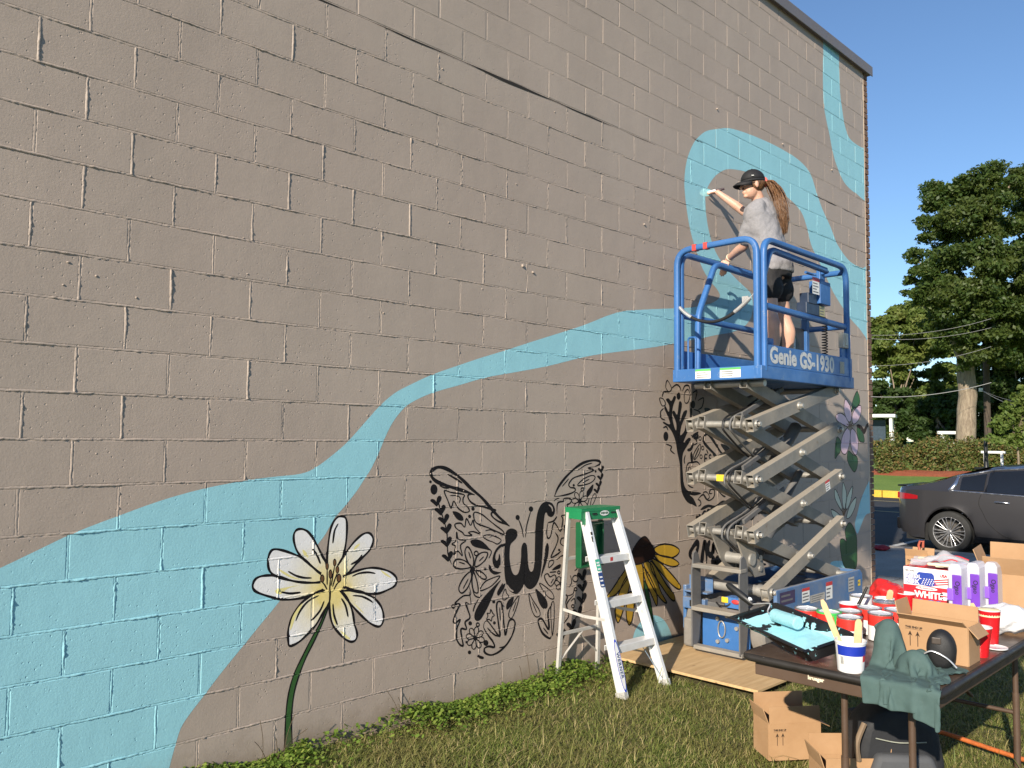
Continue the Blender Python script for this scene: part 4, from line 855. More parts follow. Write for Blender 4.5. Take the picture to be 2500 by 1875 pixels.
# woods behind: separate trees, layered in depth
back = [('lime_tree', 'yellow green roadside tree rising just beside the wall corner', 62, [(2150, 800, 48), (2205, 778, 52), (2180, 850, 60), (2240, 800, 45), (2260, 830, 48), (2140, 880, 50), (2215, 890, 60), (2290, 830, 42)], bright, 34000, .15, 2200, 21),
 ('ash_tree', 'open leafed tree seen between the lime tree and the maple trunk', 66, [(2290, 880, 55), (2325, 940, 55), (2270, 960, 60), (2320, 1010, 60), (2240, 950, 55)], bright, 22000, .15, 2300, 22),
 ('elm_tree', 'dark leafed tree low behind the white porch', 56, [(2150, 960, 45), (2190, 970, 52), (2165, 1030, 55), (2215, 1040, 55), (2150, 1090, 45), (2240, 1020, 45)], dark, 28000, .14, 2185, 23),
 ('elm_tree', 'dark leafed tree behind the white swing frame', 54, [(2265, 1000, 48), (2300, 1040, 52), (2330, 990, 46), (2270, 1070, 48), (2320, 1090, 46), (2350, 1030, 40)], dark, 24000, .14, 2290, 24),
 ('oak_tree', 'dark spreading tree right of the maple trunk behind the wooden pole', 60, [(2420, 900, 70), (2480, 930, 80), (2430, 990, 70), (2500, 1010, 80), (2560, 950, 90), (2400, 1050, 55), (2470, 1080, 60), (2540, 1080, 80), (2390, 960, 50)], dark, 42000, .15, 2460, 25),
 ('oak_tree', 'lighter tree whose sunlit top shows right of the wooden pole', 56, [(2470, 840, 55), (2520, 870, 70), (2460, 890, 50), (2590, 850, 90)], bright, 18000, .14, 2500, 26)]
for nm, lb, w, bl, mt, n, sz, tx, sd in back:
    base = px3(tx, 1100, w); base = (base.x, base.y, far_z(base.x))
    tree(nm, lb, base, 3.2, .22, [blob_px(x, y, w+RND.uniform(-2, 2), r) for x, y, r in bl], n, sz, mt, sd, 7, group='trees beyond the road')
# young tree on the right
w = 28.5; base = px3(2487, 1146, w)
tree('young_tree', 'slender young tree with thin pale leaves beside the iron bollard', (base.x, base.y, far_z(base.x)), 1.7, .05, [blob_px(x, y, w, r) for x, y, r in ((2470, 1000, 26), (2500, 985, 30), (2450, 1040, 26), (2490, 1030, 30), (2530, 1020, 40), (2435, 1070, 20), (2475, 1080, 26), (2515, 1080, 30), (2460, 1015, 22), (2490, 960, 22), (2550, 1070, 40))], 3600, .075, bright, 31, 10, .03)
# hedge of separate shrubs on the mulch
shr = [(2152, 1118, 34.0, 30, 46), (2192, 1112, 34.4, 30, 52), (2232, 1122, 34.8, 28, 42), (2270, 1118, 34.4, 32, 46), (2312, 1112, 34.8, 32, 50), (2352, 1116, 35, 30, 46), (2392, 1120, 35.2, 30, 42), (2440, 1118, 35.4, 34, 44), (2485, 1120, 35.6, 34, 44), (2530, 1118, 35.8, 36, 46)]
adj = ['left end, closest to the white porch', 'second from the white porch', 'third from the white porch, with reddish tips', 'fourth from the white porch', 'in front of the white swing frame', 'in front of the maple trunk', 'just left of the iron bollard', 'right behind the iron bollard', 'behind the young tree', 'beyond the young tree at the hedge end']
for i, ((x, y, w, rx, ry), ad) in enumerate(zip(shr, adj)):
    c = px3(x, y, w); r = rx/CF*w; h = ry/CF*w; zb = far_z(c.x)+.1
    T = thing('hedge_shrub', 'bushy hedge shrub on the red mulch, '+ad, 'shrub', (c.x, c.y, zb), group='hedge shrubs along the red mulch')
    mb = MB(); rg = random.Random(i)
    for k in range(6): limb(mb, (0, 0, -.1), (rg.uniform(-.5, .5)*r, rg.uniform(-.5, .5)*r, h*rg.uniform(.7, 1.5)), .02, .006, .03, rg, 3)
    mb.build('stems', barkm, T)
    bl = [((rg.uniform(-.5, .5)*r, rg.uniform(-.5, .5)*r, h*rg.uniform(.1, 1.45)), (r*.66, r*.66, h*.5)) for _ in range(7)]
    o = crown_mesh(bl, 2600, .055, hedge, 60+i, .4, 'foliage'); o.parent = T
# white porch, white swing frame, white bench, lamp post, wooden pole, wires
wp = simple('white painted timber', (.74, .74, .72), .6, var=.05); bl_ = simple('black iron', (.012, .013, .014), .45, .2); gl = simple('dark window', (.05, .07, .09), .1)
w = 50.; P = px3(2147, 1120, w); zb = far_z(P.x); T = thing('porch', 'small white porch with square posts beside the wall corner', 'porch', (P.x, P.y, zb), rz=.3)
mb = MB(); mb.box((0, 0, .05), (1.6, 1.6, .3)); mb.build('floor', wp, T)
for sx, sy in ((-.7, -.7), (-.7, .7), (.7, -.7), (.7, .7)): q = MB(); q.box((sx, sy, 1.25), (.16, .16, 2.3)); q.build('post', wp, T)
mb = MB(); mb.box((0, 0, 2.48), (1.9, 1.9, .18)); mb.build('roof', wp, T); mb = MB(); mb.box((.45, .1, 1.2), (.5, .9, 2.1)); mb.build('door', gl, T)
w = 46.; A = px3(2296, 1056, w); B = px3(2344, 1056, w); zg = far_z(A.x); T = thing('swing_frame', 'white timber swing frame with a level top beam behind the hedge', 'swing frame', (A.x, A.y, zg))
h = A.z-zg; d = Vector((B.x-A.x, B.y-A.y, 0)); L = d.length+.4; d.normalize(); nrm = Vector((-d.y, d.x, 0))
mb = MB(); mb.bar(Vector((0, 0, h))-d*.15, d*L+Vector((0, 0, h)), .14, .16); mb.build('beam', wp, T)
for k in (0.1, L-.2):
    for s in (-1, 1): q = MB(); q.bar(d*k+Vector((0, 0, h)), d*(k+s*.75)+nrm*s*.5+Vector((0, 0, 0)), .10, .10); q.build('leg', wp, T)
q = MB()
for k in range(9): q.box(d*(.25+k*.12)+Vector((0, 0, .75+.0*k)), (.07, .03, .55))
q.box(d*.7+Vector((0, 0, .55)), (1.0, .35, .05)); q.build('seat', wp, T)
w = 33.; P = px3(2425, 1104, w); T = tag(MB().box((0, 0, 0), (.12, .85, .09)).box((0, -.3, -.35), (.08, .08, .65)).box((0, .3, -.35), (.08, .08, .65)).build('bench_rail', wp), 'short white timber rail on two posts right of the iron bollard', 'rail'); T.location = P
w = 30.; P = px3(2408, 1146, w); zb = far_z(P.x); T = thing('iron_bollard', 'black iron bollard post standing in a black planter box', 'bollard', (P.x, P.y, zb))
mb = MB(); mb.lathe([(.17, 0), (.15, .3), (.085, .45), (.07, .8), (.06, 1.45), (.055, 1.5)], n=14); mb.build('post', bl_, T, smooth=40)
q = MB(); q.lathe([(.30, -.05), (.34, .42), (.40, .46), (.40, .52), (.30, .52)], n=4, M=Matrix.Rotation(.6, 3, 'Z')); q.build('planter', bl_, T)
wood = simple('weathered pole', (.07, .052, .038), .9, var=.3, vscale=3, bstr=.5, bscale=20)
w = 47.; P = px3(2413, 1110, w); zb = far_z(P.x); T = thing('utility_pole', 'weathered brown wooden utility pole right of the maple trunk', 'utility pole', (P.x, P.y, zb))
mb = MB(); mb.cyl((0, 0, -.2), (0, 0, 7.6), .19, .16, 12); mb.build('pole', wood, T, smooth=40)
q = MB(); q.box((-.1, .25, 3.9), (.2, .2, .2)); q.build('junction_box', wp, T)
wire = simple('grey wire', (.30, .30, .29), .6)
def cable(a, b, sag, r, label):
    pts = [a.lerp(b, i/14)-Vector((0, 0, sag*4*(i/14)*(1-i/14))) for i in range(15)]
    tag(MB().tube(pts, r, 5).build('overhead_wire', wire), label, 'wire', 'overhead wires beside the building')
J = Vector((P.x-.1, P.y+.25, zb+3.9))
for k, (a, b, lb) in enumerate((((2118, 818), (2420, 778), 'uppermost of the overhead wires, running past the wall corner to the pole'), ((2118, 826), (2420, 800), 'second highest overhead wire, running past the wall corner to the pole'), ((2118, 893), (2420, 846), 'third highest overhead wire, crossing in front of the dark trees'), ((2118, 968), (2420, 934), 'lowest overhead wire, thick and pale in front of the dark trees'))):
    cable(px3(*a, 40), px3(*b, 40), .25, (.016 if k == 3 else .008), lb)
cable(J, px3(2560, 1010, 30), .2, .013, 'pale wire falling steeply from the junction box on the wooden pole'); cable(J, px3(2560, 988, 34), .2, .009, 'thin wire falling gently from the junction box on the wooden pole')
# tree behind the viewer whose crown shades the pavement and the wall corner
sb = [((-8.75, -6.0, 9.35), (.42, .30, .62)), ((-8.3, -5.95, 8.75), (.5, .32, .5)), ((-7.3, -6.1, 8.7), (.8, .5, .5)), ((-6.3, -6.0, 8.5), (.8, .5, .5)), ((-5.4, -6.1, 8.5), (.7, .5, .45))]
tree('shade_tree', 'broad leafy tree on the lawn whose crown shades the pavement by the wall corner', (-6.9, -7.3, 0), 7.0, .17, sb, 3300, .11, maple, 77, 9)
# ================================================================== scissor lift on plywood
def worn_paint(name, col, chip, metal=0., rough=.42, dust=None, amt=.10, sc=9.):
    m, t, b = new_mat(name); p = obj_pos(t)
    co = mixc(t, ramp(t, noise(t, 2.5, 5, .6, p), [(.3, 0.), (.7, 1.)]), tuple(c*.85 for c in col), tuple(min(1, c*1.1) for c in col))
    if dust:
        co = mixc(t, ramp(t, noise(t, 3.1, 6, .7, p), [(.40, 0.), (.72, .65)]), co, dust)
        g = t.nodes.new('ShaderNodeNewGeometry'); s = t.nodes.new('ShaderNodeSeparateXYZ'); t.links.new(g.outputs['Normal'], s.inputs[0])
        co = mixc(t, ramp(t, s.outputs[2], [(.35, 0.), (.9, .75)]), co, dust)       # dust settles on upward faces
    co = mixc(t, ramp(t, noise(t, sc, 8, .75, p), [(.66-amt, 0.), (.72-amt*.6, .9)]), co, chip)
    t.links.new(co, b.inputs['Base Color']); b.inputs['Metallic'].default_value = metal
    t.links.new(ramp(t, noise(t, 11, 4, .6, p), [(.3, rough-.12), (.7, rough+.15)]), b.inputs['Roughness'])
    bump(t, b, noise(t, 70, 4, .6, p), .12, .003); return m
blue = worn_paint('blue lift paint', (.040, .140, .37), (.20, .26, .33), amt=.055, sc=17)
bluebase = worn_paint('dusty blue chassis paint', (.05, .145, .33), (.22, .14, .09), dust=(.27, .26, .24), amt=.05, sc=10)
steel = worn_paint('dusty grey steel', (.20, .19, .17), (.16, .11, .07), metal=.0, rough=.6, dust=(.37, .32, .25), amt=.045, sc=9)
steeld = worn_paint('dark grey steel', (.105, .105, .105), (.24, .15, .09), rough=.55, dust=(.17, .16, .15), amt=.02, sc=9)
pinm = simple('galvanised pin', (.46, .44, .40), .45, .6, .12, 10, 50, .1)
rubm = simple('grey tyre rubber', (.20, .185, .165), .85, var=.2, vscale=6, bstr=.4, bscale=40, bdist=.004)
blk = simple('black rubber', (.012, .012, .012), .5); lblk = simple('black cable', (.016, .016, .017), .45)
silv = simple('silver tape', (.62, .62, .62), .3, .6, .2, 20); cab = simple('dark cabinet', (.032, .032, .034), .4)
stk = simple('white sticker', (.74, .74, .71), .55, var=.05, vscale=20); stg = simple('green sticker band', (.12, .45, .13), .5); str_ = simple('red sticker band', (.55, .04, .04), .5); sty = simple('yellow sticker', (.75, .52, .03), .5); stp = simple('purple sticker', (.045, .03, .085), .5); stx = simple('grey print', (.13, .13, .14), .6)
letm = worn_paint('worn white lettering', (.56, .56, .54), (.10, .22, .42), amt=.12, sc=26, rough=.5)
LX0, LX1, LY0, LY1, LZ = 4.56, 6.18, -.93, -.16, 2.095
PZ, CH = LZ+.098, .16
lift = thing('scissor_lift', 'blue scissor lift with raised railed platform and dusty grey folding arms', 'scissor lift', ((LX0+LX1)/2, (LY0+LY1)/2, .04))
LO = Vector(lift.location)
def lp(mb, name, mat, parent=None, **k):
    """link a lift part given in world coordinates (parents are unrotated)"""
    base = LO if parent is None else parent['_w']; mb.v = [tuple(Vector(v)-Vector(base)) for v in mb.v]
    o = mb.build(name, mat, lift if parent is None else parent, **k); return o
def sub(mb, name, mat, par, **k): mb.v = [tuple(Vector(v)-LO) for v in mb.v]; return mb.build(name, mat, par, **k)
# platform deck, toe boards
mb = MB(); mb.box(((LX0+LX1)/2, (LY0+LY1)/2, LZ+.049), (LX1-LX0, LY1-LY0, .098)); deck = lp(mb, 'platform_deck', blue, bevel=.006)
mb = MB(); mb.box(((LX0+LX1)/2+.03, LY0+.012, PZ+CH/2), (LX1-LX0-.12, .018, CH)); toe = lp(mb, 'toe_board', blue, bevel=.004)
mb = MB(); mb.box(((LX0+LX1)/2+.03, LY1-.012, PZ+CH/2), (LX1-LX0-.12, .018, CH)); lp(mb, 'toe_board', blue, bevel=.004)
mb = MB(); mb.box((LX1-.012, (LY0+LY1)/2, PZ+CH/2), (.018, LY1-LY0-.05, CH)); lp(mb, 'toe_board', blue, bevel=.004)
mb = MB(); X = (4.68, 0, PZ+.040); decal_text(mb, 'Genie', (4.685, LY0+.001, PZ+.030), (1.05, 0, 0), (0, 0, 1), .168, .0065, 1.0); decal_text(mb, 'GS-1930', (5.165, LY0+.001, PZ+.022), (1.0, 0, 0), (0, 0, 1), .170, .0075, 1.04); sub(mb, 'lettering', letm, toe, fix=False)['kind'] = 'stuff'
mb = MB(); decal_rect(mb, (5.90, LY0+.001, PZ+.02), (1, 0, 0), (0, 0, 1), .085, .10); sub(mb, 'sticker', simple('beige sticker', (.42, .38, .30), .6, var=.3, vscale=60), toe, fix=False)
def sticker(par, O, U, V, w, h, body=stk, band=None, lines=4, bh=.22):
    """printed label: backing, coloured band, lines of small print"""
    O, U, V = Vector(O), Vector(U).normalized(), Vector(V).normalized(); N = U.cross(V)
    m1 = MB(); decal_rect(m1, O+N*.0012, U, V, w, h); s = sub(m1, 'sticker', body, par, fix=False)
    if band: m2 = MB(); decal_rect(m2, O+V*h*(1-bh)+N*.002, U, V, w, h*bh); sub2(m2, 'band', band, s)
    m3 = MB(); hh = h*(1-bh if band else 1)
    for i in range(lines): decal_rect(m3, O+U*w*.08+V*(hh*(i+.6)/(lines+.6))+N*.002, U, V, w*RND.uniform(.5, .84), hh*.32/lines)
    o = sub2(m3, 'print', stx, s); o['kind'] = 'stuff'
def sub2(mb, name, mat, par): mb.v = [tuple(Vector(v)-LO) for v in mb.v]; return mb.build(name, mat, par, fix=False)
# end face seen from the left: reading direction -Y, up Z, normal -X
for y0, w in ((-.37, .135), (-.585, .175)): sticker(deck, (LX0-.0005, y0, LZ+.016), (0, -1, 0), (0, 0, 1), w, .075, stk, stg, 3)
# guard rails: rounded rectangular tube
RZ = 3.145
def rail(pts, r=.10, w=.047, h=.047, up=(0, 0, 1), name='guard_rail', mat=None):
    mb = MB(); mb.tube(fillet(pts, r, 6), .02, 12, sq=(w, h, up)); return lp(mb, name, mat or blue, smooth=45)
end = rail([(LX0+.022, LY1-.03, LZ+.03), (LX0+.022, LY1-.03, RZ), (LX0+.022, LY0+.045, RZ+.006), (LX0+.022, LY0+.045, LZ+.03)], .13, up=(1, 0, 0))
mb = MB()
for y in (-.36, -.46): mb.box((LX0+.022, y, RZ+.002), (.049, .035, .050))
sub(mb, 'red_tape', simple('red tape', (.55, .06, .05), .5), end)
near = rail([(LX0+.075, LY0+.02, LZ+.06), (LX0+.075, LY0+.02, RZ), (6.085, LY0+.02, RZ-.005), (6.105, LY0+.02, LZ+.06)], .13, up=(0, 1, 0))
far = rail([(LX0+.075, LY1-.03, LZ+.06), (LX0+.075, LY1-.03, RZ-.01), (6.085, LY1-.03, RZ-.01), (6.105, LY1-.03, LZ+.06)], .12, up=(0, 1, 0))
rail([(LX0+.09, LY0+.03, 2.645), (6.09, LY0+.03, 2.625)], w=.042, h=.05); rail([(4.64, LY1-.03, 2.635), (6.09, LY1-.03, 2.62)], w=.042, h=.05)
rail([(4.845, LY1-.05, LZ+.08), (4.855, LY1-.05, 2.66), (5.10, LY1-.06, RZ-.03), (6.07, LY1-.06, RZ-.05)], .07, up=(0, 1, 0)); rail([(LX0+.085, LY0+.045, 2.60), (4.62, LY0+.05, 2.74), (4.80, LY0+.055, RZ-.05), (5.76, LY0+.055, RZ-.07)], .07, up=(0, 1, 0))
mb = MB(); mb.tube(fillet([(5.70, LY0+.06, RZ-.07), (5.86, LY0+.06, RZ-.07), (5.86, LY0+.20, RZ-.075), (5.70, LY0+.20, RZ-.075)], .06), .012, 8); lp(mb, 'tray_hoop', blue, smooth=50)
rail([(6.10, LY0+.03, RZ-.04), (6.10, LY1-.04, RZ-.04)], up=(0, 0, 1)); rail([(6.10, LY0+.03, 2.63), (6.10, LY1-.04, 2.63)])
# latch loop and bracket at the entrance, hanging hose
mb = MB(); mb.tube(fillet([(4.66, -.24, PZ), (4.66, -.24, PZ+.26), (4.66, -.31, PZ+.26), (4.66, -.31, PZ)], .025), .008, 6); lp(mb, 'latch_loop', blue, smooth=60)
mb = MB(); pts = smooth_path([(4.575, -.20, 2.71), (4.57, -.27, 2.64), (4.565, -.38, 2.575), (4.56, -.53, 2.545), (4.56, -.66, 2.575), (4.565, -.78, 2.65), (4.57, -.86, 2.72)], 5)
hose = lp(MB().tube(pts[7:24], .0125, 8), 'entrance_hose', lblk, smooth=60)
sub(MB().tube(pts[2:9], .015, 8), 'taped_end', silv, hose, smooth=60); sub(MB().tube(pts[22:29], .016, 8), 'taped_end', silv, hose, smooth=60); q = MB(); q.box((4.565, -.80, 2.69), (.012, .05, .045)); q.tube([pts[28], (4.57, -.885, 2.745)], .004, 6); q.tube([pts[0], pts[3]], .004, 6); sub(q, 'clip', silv, hose)
# control box, document cabinet, outlet, coil cable
mb = MB(); mb.box((5.86, -.78, 2.90), (.20, .10, .20)); mb.box((5.88, -.78, 3.03), (.10, .035, .14)); cb = lp(mb, 'control_bracket', blue, bevel=.006)
mb = MB(); mb.box((5.72, -.76, 2.745), (.33, .09, .10)); mb.box((5.66, -.77, 2.83), (.16, .08, .09)); lp(mb, 'control_box', simple('dark control box', (.02, .035, .07), .4), bevel=.006); sticker(cb, (5.60, -.835, 2.865), (1, 0, 0), (0, 0, 1), .13, .14, stk, str_, 4); sticker(cb, (5.79, -.806, 2.70), (1, 0, 0), (0, 0, 1), .10, .085, simple('tan label', (.40, .38, .20), .6), None, 3)
mb = MB(); mb.box((5.83, -.66, 2.62), (.05, .05, .5)); lp(mb, 'control_post', blue, bevel=.004)
mb = MB(); mb.box((5.66, -.55, PZ+.20), (.36, .22, .42)); cbn = lp(mb, 'cabinet', cab, bevel=.012); sticker(cbn, (5.53, -.662, PZ+.20), (1, 0, 0), (0, 0, 1), .11, .12, stk, stg, 4, .1)
mb = MB(); n = 150; pts = [(5.90+.022*math.cos(i*.78), -.80+.022*math.sin(i*.78), 2.70-.0029*i) for i in range(n)]; lp(MB().tube(pts, .005, 5), 'coiled_cable', lblk, smooth=60)
mb = MB(); mb.box((6.02, LY0+.02, 2.50), (.10, .05, .13)); ob = lp(mb, 'outlet_box', simple('beige outlet', (.50, .47, .40), .5), bevel=.008); q = MB(); q.box((6.02, LY0-.008, 2.50), (.045, .012, .095)); sub(q, 'cover', simple('beige outlet', (0, 0, 0)), ob, bevel=.01)
mb = MB(); mb.box((6.04, LY0+.03, 2.40), (.12, .02, .10)); lp(mb, 'outlet_bracket', blue, bevel=.003)
mb = MB(); mb.cyl((4.90, -.80, PZ), (4.90, -.80, PZ+.20), .05, .035, 12); mb.box((4.90, -.80, PZ+.21), (.10, .05, .05)); lp(mb, 'foot_guard', blue, bevel=.006)
# scissor stack
Lz = [.515, .952, 1.356, 1.762, 2.07]; Lx = [4.80, 4.606, 4.600, 4.595, 4.70]; Rz = [.50, .942, 1.342, 1.742, 2.075]; Rx = [6.16, 6.04, 6.02, 6.005, 5.95]
YO, YI = (-.835, -.325), (-.735, -.425)
AH, AW = .098, .062
def arm(a, b, name='scissor_arm', ext=.055):
    a, b = Vector(a), Vector(b); d = (b-a).normalized(); mb = MB(); mb.hollow(a-d*ext, b+d*ext, AW, AH, .005); return lp(mb, name, steel, bevel=.004, seg=2)
for i in range(4):
    for y in YO:
        o = arm((Lx[i], y, Lz[i]), (Rx[i+1], y, Rz[i+1]))
        if y == YO[0]:
            for xx, zz in ((Lx[i], Lz[i]), ((Lx[i]+Rx[i+1])/2, (Lz[i]+Rz[i+1])/2), (Rx[i+1], Rz[i+1])):
                q = MB(); q.cyl((xx, y-AW/2+.003, zz), (xx, y-AW/2-.014, zz), .032, .030, 14); q.cyl((xx, y-AW/2-.012, zz), (xx, y-AW/2-.036, zz), .019, .019, 6); sub(q, 'bolt', pinm, o, bevel=.003)
    for y in YI: arm((Rx[i], y, Rz[i]), (Lx[i+1], y, Lz[i+1]))
for xs, zs in ((Lx, Lz), (Rx, Rz)):
    for i in range(0, 5):
        mb = MB(); mb.cyl((xs[i], YO[0]-.045, zs[i]), (xs[i], YO[1]+.04, zs[i]), .026, n=16); lp(mb, 'cross_pin', pinm, smooth=40)
for i in range(4):
    xm, zm = (Lx[i]+Rx[i+1])/2, (Lz[i]+Rz[i+1])/2; mb = MB(); mb.cyl((xm, YO[0]-.02, zm), (xm, YO[1]+.02, zm), .028, n=16); lp(mb, 'centre_pin', steeld, smooth=40)
q = MB(); q.box((4.60, -.58, 1.356), (.058, .08, .05)); lp(q, 'yellow_tag', sty, bevel=.004)
# hydraulic ram, gussets, hoses
mb = MB(); mb.cyl((4.95, -.58, .62), (5.55, -.58, 1.12), .055, n=16); mb.cyl((5.5, -.58, 1.08), (5.85, -.58, 1.37), .032, n=14); lp(mb, 'hydraulic_ram', steeld, smooth=40)
mb = MB(); mb.cyl((5.35, -.58, 1.42), (5.80, -.58, 1.76), .05, n=16); lp(mb, 'upper_ram', steeld, smooth=40)
for y in (-.50, -.70):
    mb = MB(); mb.prism([(4.52, .985), (4.70, .985), (4.72, .93), (4.98, .72), (5.02, .60), (4.86, .60), (4.70, .74), (4.60, .90)], (0, y, 0), (1, 0, 0), (0, 0, 1), (0, 1, 0), .014); g = lp(mb, 'gusset_plate', steel, bevel=.002)
    q = MB()
    for x, z in ((4.93, .74), (4.93, .66), (4.66, .95)): q.cyl((x, y-.012, z), (x, y+.004, z), .022, n=10)
    sub(q, 'rivets', pinm, g)['kind'] = 'stuff'
mb = MB(); mb.cyl((4.80, -.716, .74), (4.80, -.478, .74), .045, n=16); lp(mb, 'trunnion', pinm, smooth=40)
for k in range(7):
    z0 = (Lz[3], Lz[2], Lz[1], Lz[1], Lz[2], Lz[3], Lz[1])[k]; yy = -.675+.012*k
    pts = smooth_path([(5.3, yy, z0+.30), (4.9, yy, z0+.14), (4.60, yy, z0+.055), (4.545, yy, z0-.02), (4.60, yy, z0-.075), (4.95, yy+.03, z0-.24), (5.2, yy+.05, z0-.30)], 5); lp(MB().tube(pts, .0085, 6), 'hydraulic_hose', lblk if k % 2 else steeld, smooth=60)
for i in (1, 2, 3):
    mb = MB(); mb.bar((Lx[i]+.10, YI[0]+.045, Lz[i]+.075), (5.35, YI[0]+.045, Lz[i]+.30), .02, .035); lp(mb, 'safety_bar', steeld, bevel=.003)
for (x, z, k) in ((5.55, 1.62, 0), (5.05, 1.20, 1), (5.72, 1.24, 2)): 
    pass
def arm_sticker(i, f, w=.085, h=.095):
    a = Vector((Lx[i], YO[0], Lz[i])); b = Vector((Rx[i+1], YO[0], Rz[i+1])); d = (b-a).normalized(); P = a.lerp(b, f)+Vector((0, -AW/2-.0012, -.042)); sticker(deck, P, d, Vector((0, 0, 1))-d*d.z, w, h*.9, stk, str_, 3)
arm_sticker(1, .80); 
# chassis
BX0, BX1 = 4.66, 6.34
mb = MB(); mb.box(((BX0+BX1)/2, -.545, .30), (BX1-BX0-.02, .60, .20)); lp(mb, 'chassis_tray', steeld, bevel=.004)
mb = MB(); mb.prism([(4.80, .535), (6.30, .535), (6.35, .50), (6.35, .235), (6.27, .20), (4.80, .20)], (0, -.905, 0), (1, 0, 0), (0, 0, 1), (0, 1, 0), .03); side = lp(mb, 'side_panel', bluebase, bevel=.008)
mb = MB(); mb.box((5.55, -.875, .13), (1.4, .05, .13)); lp(mb, 'side_skirt', steeld, bevel=.006)
mb = MB(); mb.prism([(4.68, .50), (6.33, .50), (6.33, .16), (4.68, .16)], (0, -.20, 0), (1, 0, 0), (0, 0, 1), (0, 1, 0), .03); lp(mb, 'side_panel', bluebase, bevel=.008)
mb = MB(); mb.box((6.33, -.55, .36), (.02, .68, .33)); lp(mb, 'end_panel', bluebase, bevel=.004)
Yn = -.9062
sticker(side, (4.845, Yn, .415), (1, 0, 0), (0, 0, 1), .24, .095, stp, None, 2); sticker(side, (5.20, Yn, .39), (1, 0, 0), (0, 0, 1), .13, .11, stk, str_, 3); sticker(side, (5.34, Yn, .37), (1, 0, 0), (0, 0, 1), .26, .06, simple('grey sticker', (.42, .40, .36), .6), None, 3); sticker(side, (5.62, Yn, .36), (1, 0, 0), (0, 0, 1), .12, .14, stk, str_, 3); sticker(side, (6.05, Yn, .37), (1, 0, 0), (0, 0, 1), .12, .12, simple('grey sticker', (0, 0, 0)), None, 4); sticker(side, (4.93, Yn, .235), (1, 0, 0), (0, 0, 1), .10, .10, simple('grey sticker', (0, 0, 0)), None, 4); sticker(side, (6.245, Yn, .40), (1, 0, 0), (0, 0, 1), .05, .05, sty, None, 1)
# end of the chassis: folding ladder frame in grey plate
FX = 4.50
for y in (-.385, -.785):
    mb = MB(); mb.prism([(0, .78), (.035, .80), (.07, .77), (.10, .70), (.10, .30), (.07, .12), (.02, .07), (-.02, .09), (-.02, .66), (-.005, .72)], (FX, y, 0), (1, 0, 0), (0, 0, 1), (0, 1, 0), .012); lp(mb, 'ladder_side', steeld, bevel=.002)
for z, d in ((.69, .07), (.375, .10), (.085, .05)):
    mb = MB(); mb.box((FX+.03, -.585, z), (d+.02, .41, .028)); lp(mb, 'ladder_step', steel, bevel=.004)
mb = MB(); mb.box((4.67, -.56, .20), (.02, .40, .26)); ep = lp(mb, 'end_plate', blue, bevel=.004)
q = MB(); 
for y, z in ((-.50, .29), (-.58, .32), (-.50, .12), (-.58, .14), (-.66, .24)): q.cyl((4.664, y, z), (4.640, y, z), .015, n=10)
sub(q, 'bolts', pinm, ep)['kind'] = 'stuff'
q = MB(); q.tube([(4.645, -.535+.030*math.cos(a), .215+.062*math.sin(a)) for a in [i*math.pi/8 for i in range(16)]], .005, 6, closed=True); sub(q, 'pull_ring', pinm, ep, smooth=60)
mb = MB(); mb.box((4.655, -.30, .375), (.05, .20, .085)); fb = lp(mb, 'fork_pocket', bluebase, bevel=.006); q = MB(); q.box((4.629, -.31, .375), (.006, .09, .05)); sub(q, 'pocket_slot', blk, fb, bevel=.012)
mb = MB(); mb.box((4.70, -.30, .46), (.09, .21, .014)); mb.box((4.74, -.30, .52), (.012, .21, .11)); lp(mb, 'end_bracket', bluebase, bevel=.003)
mb = MB(); mb.cyl((4.80, -.86, .515), (4.80, -.28, .515), .040, n=18); mb.cyl((4.80, -.86, .515), (4.80, -.76, .515), .047, n=18); lp(mb, 'base_pin', pinm, smooth=40)
mb = MB(); mb.box((4.64, -.66, .435), (.10, .13, .08)); sw = lp(mb, 'switch_box', blue, bevel=.006); q = MB(); q.box((4.585, -.60, .452), (.012, .055, .042)); sub(q, 'yellow_plug', sty, sw, bevel=.006); q = MB(); q.sphere((4.585, -.69, .447), (.010, .036, .017), 12, 7); sub(q, 'red_knob', str_, sw, smooth=60)
q = MB(); q.tube(smooth_path([(4.60, -.52, .42), (4.58, -.56, .405), (4.585, -.62, .41), (4.60, -.65, .44)], 4), .007, 6); sub(q, 'cable', lblk, sw)
for (x, y) in ((4.80, -.29), (4.80, -.84), (6.12, -.29), (6.12, -.84)):
    mb = MB(); M = Matrix.Rotation(math.pi/2, 3, 'X'); r = .185 if x < 5 else .17
    mb.lathe([(r*.55, -.055), (r*.92, -.060), (r, -.045), (r, .045), (r*.92, .060), (r*.55, .055)], (x, y, .045+r), 30, M)
    wh = lp(mb, 'wheel', rubm, smooth=35); q = MB(); q.lathe([(r*.05, -.058), (r*.55, -.058), (r*.55, .058), (r*.05, .058)], (x, y, .045+r), 20, M); sub(q, 'hub', steeld, wh)
mb = MB(); mb.box((4.62, -.29, .16), (.05, .13, .22)); lp(mb, 'wheel_guard', rubm, bevel=.02)
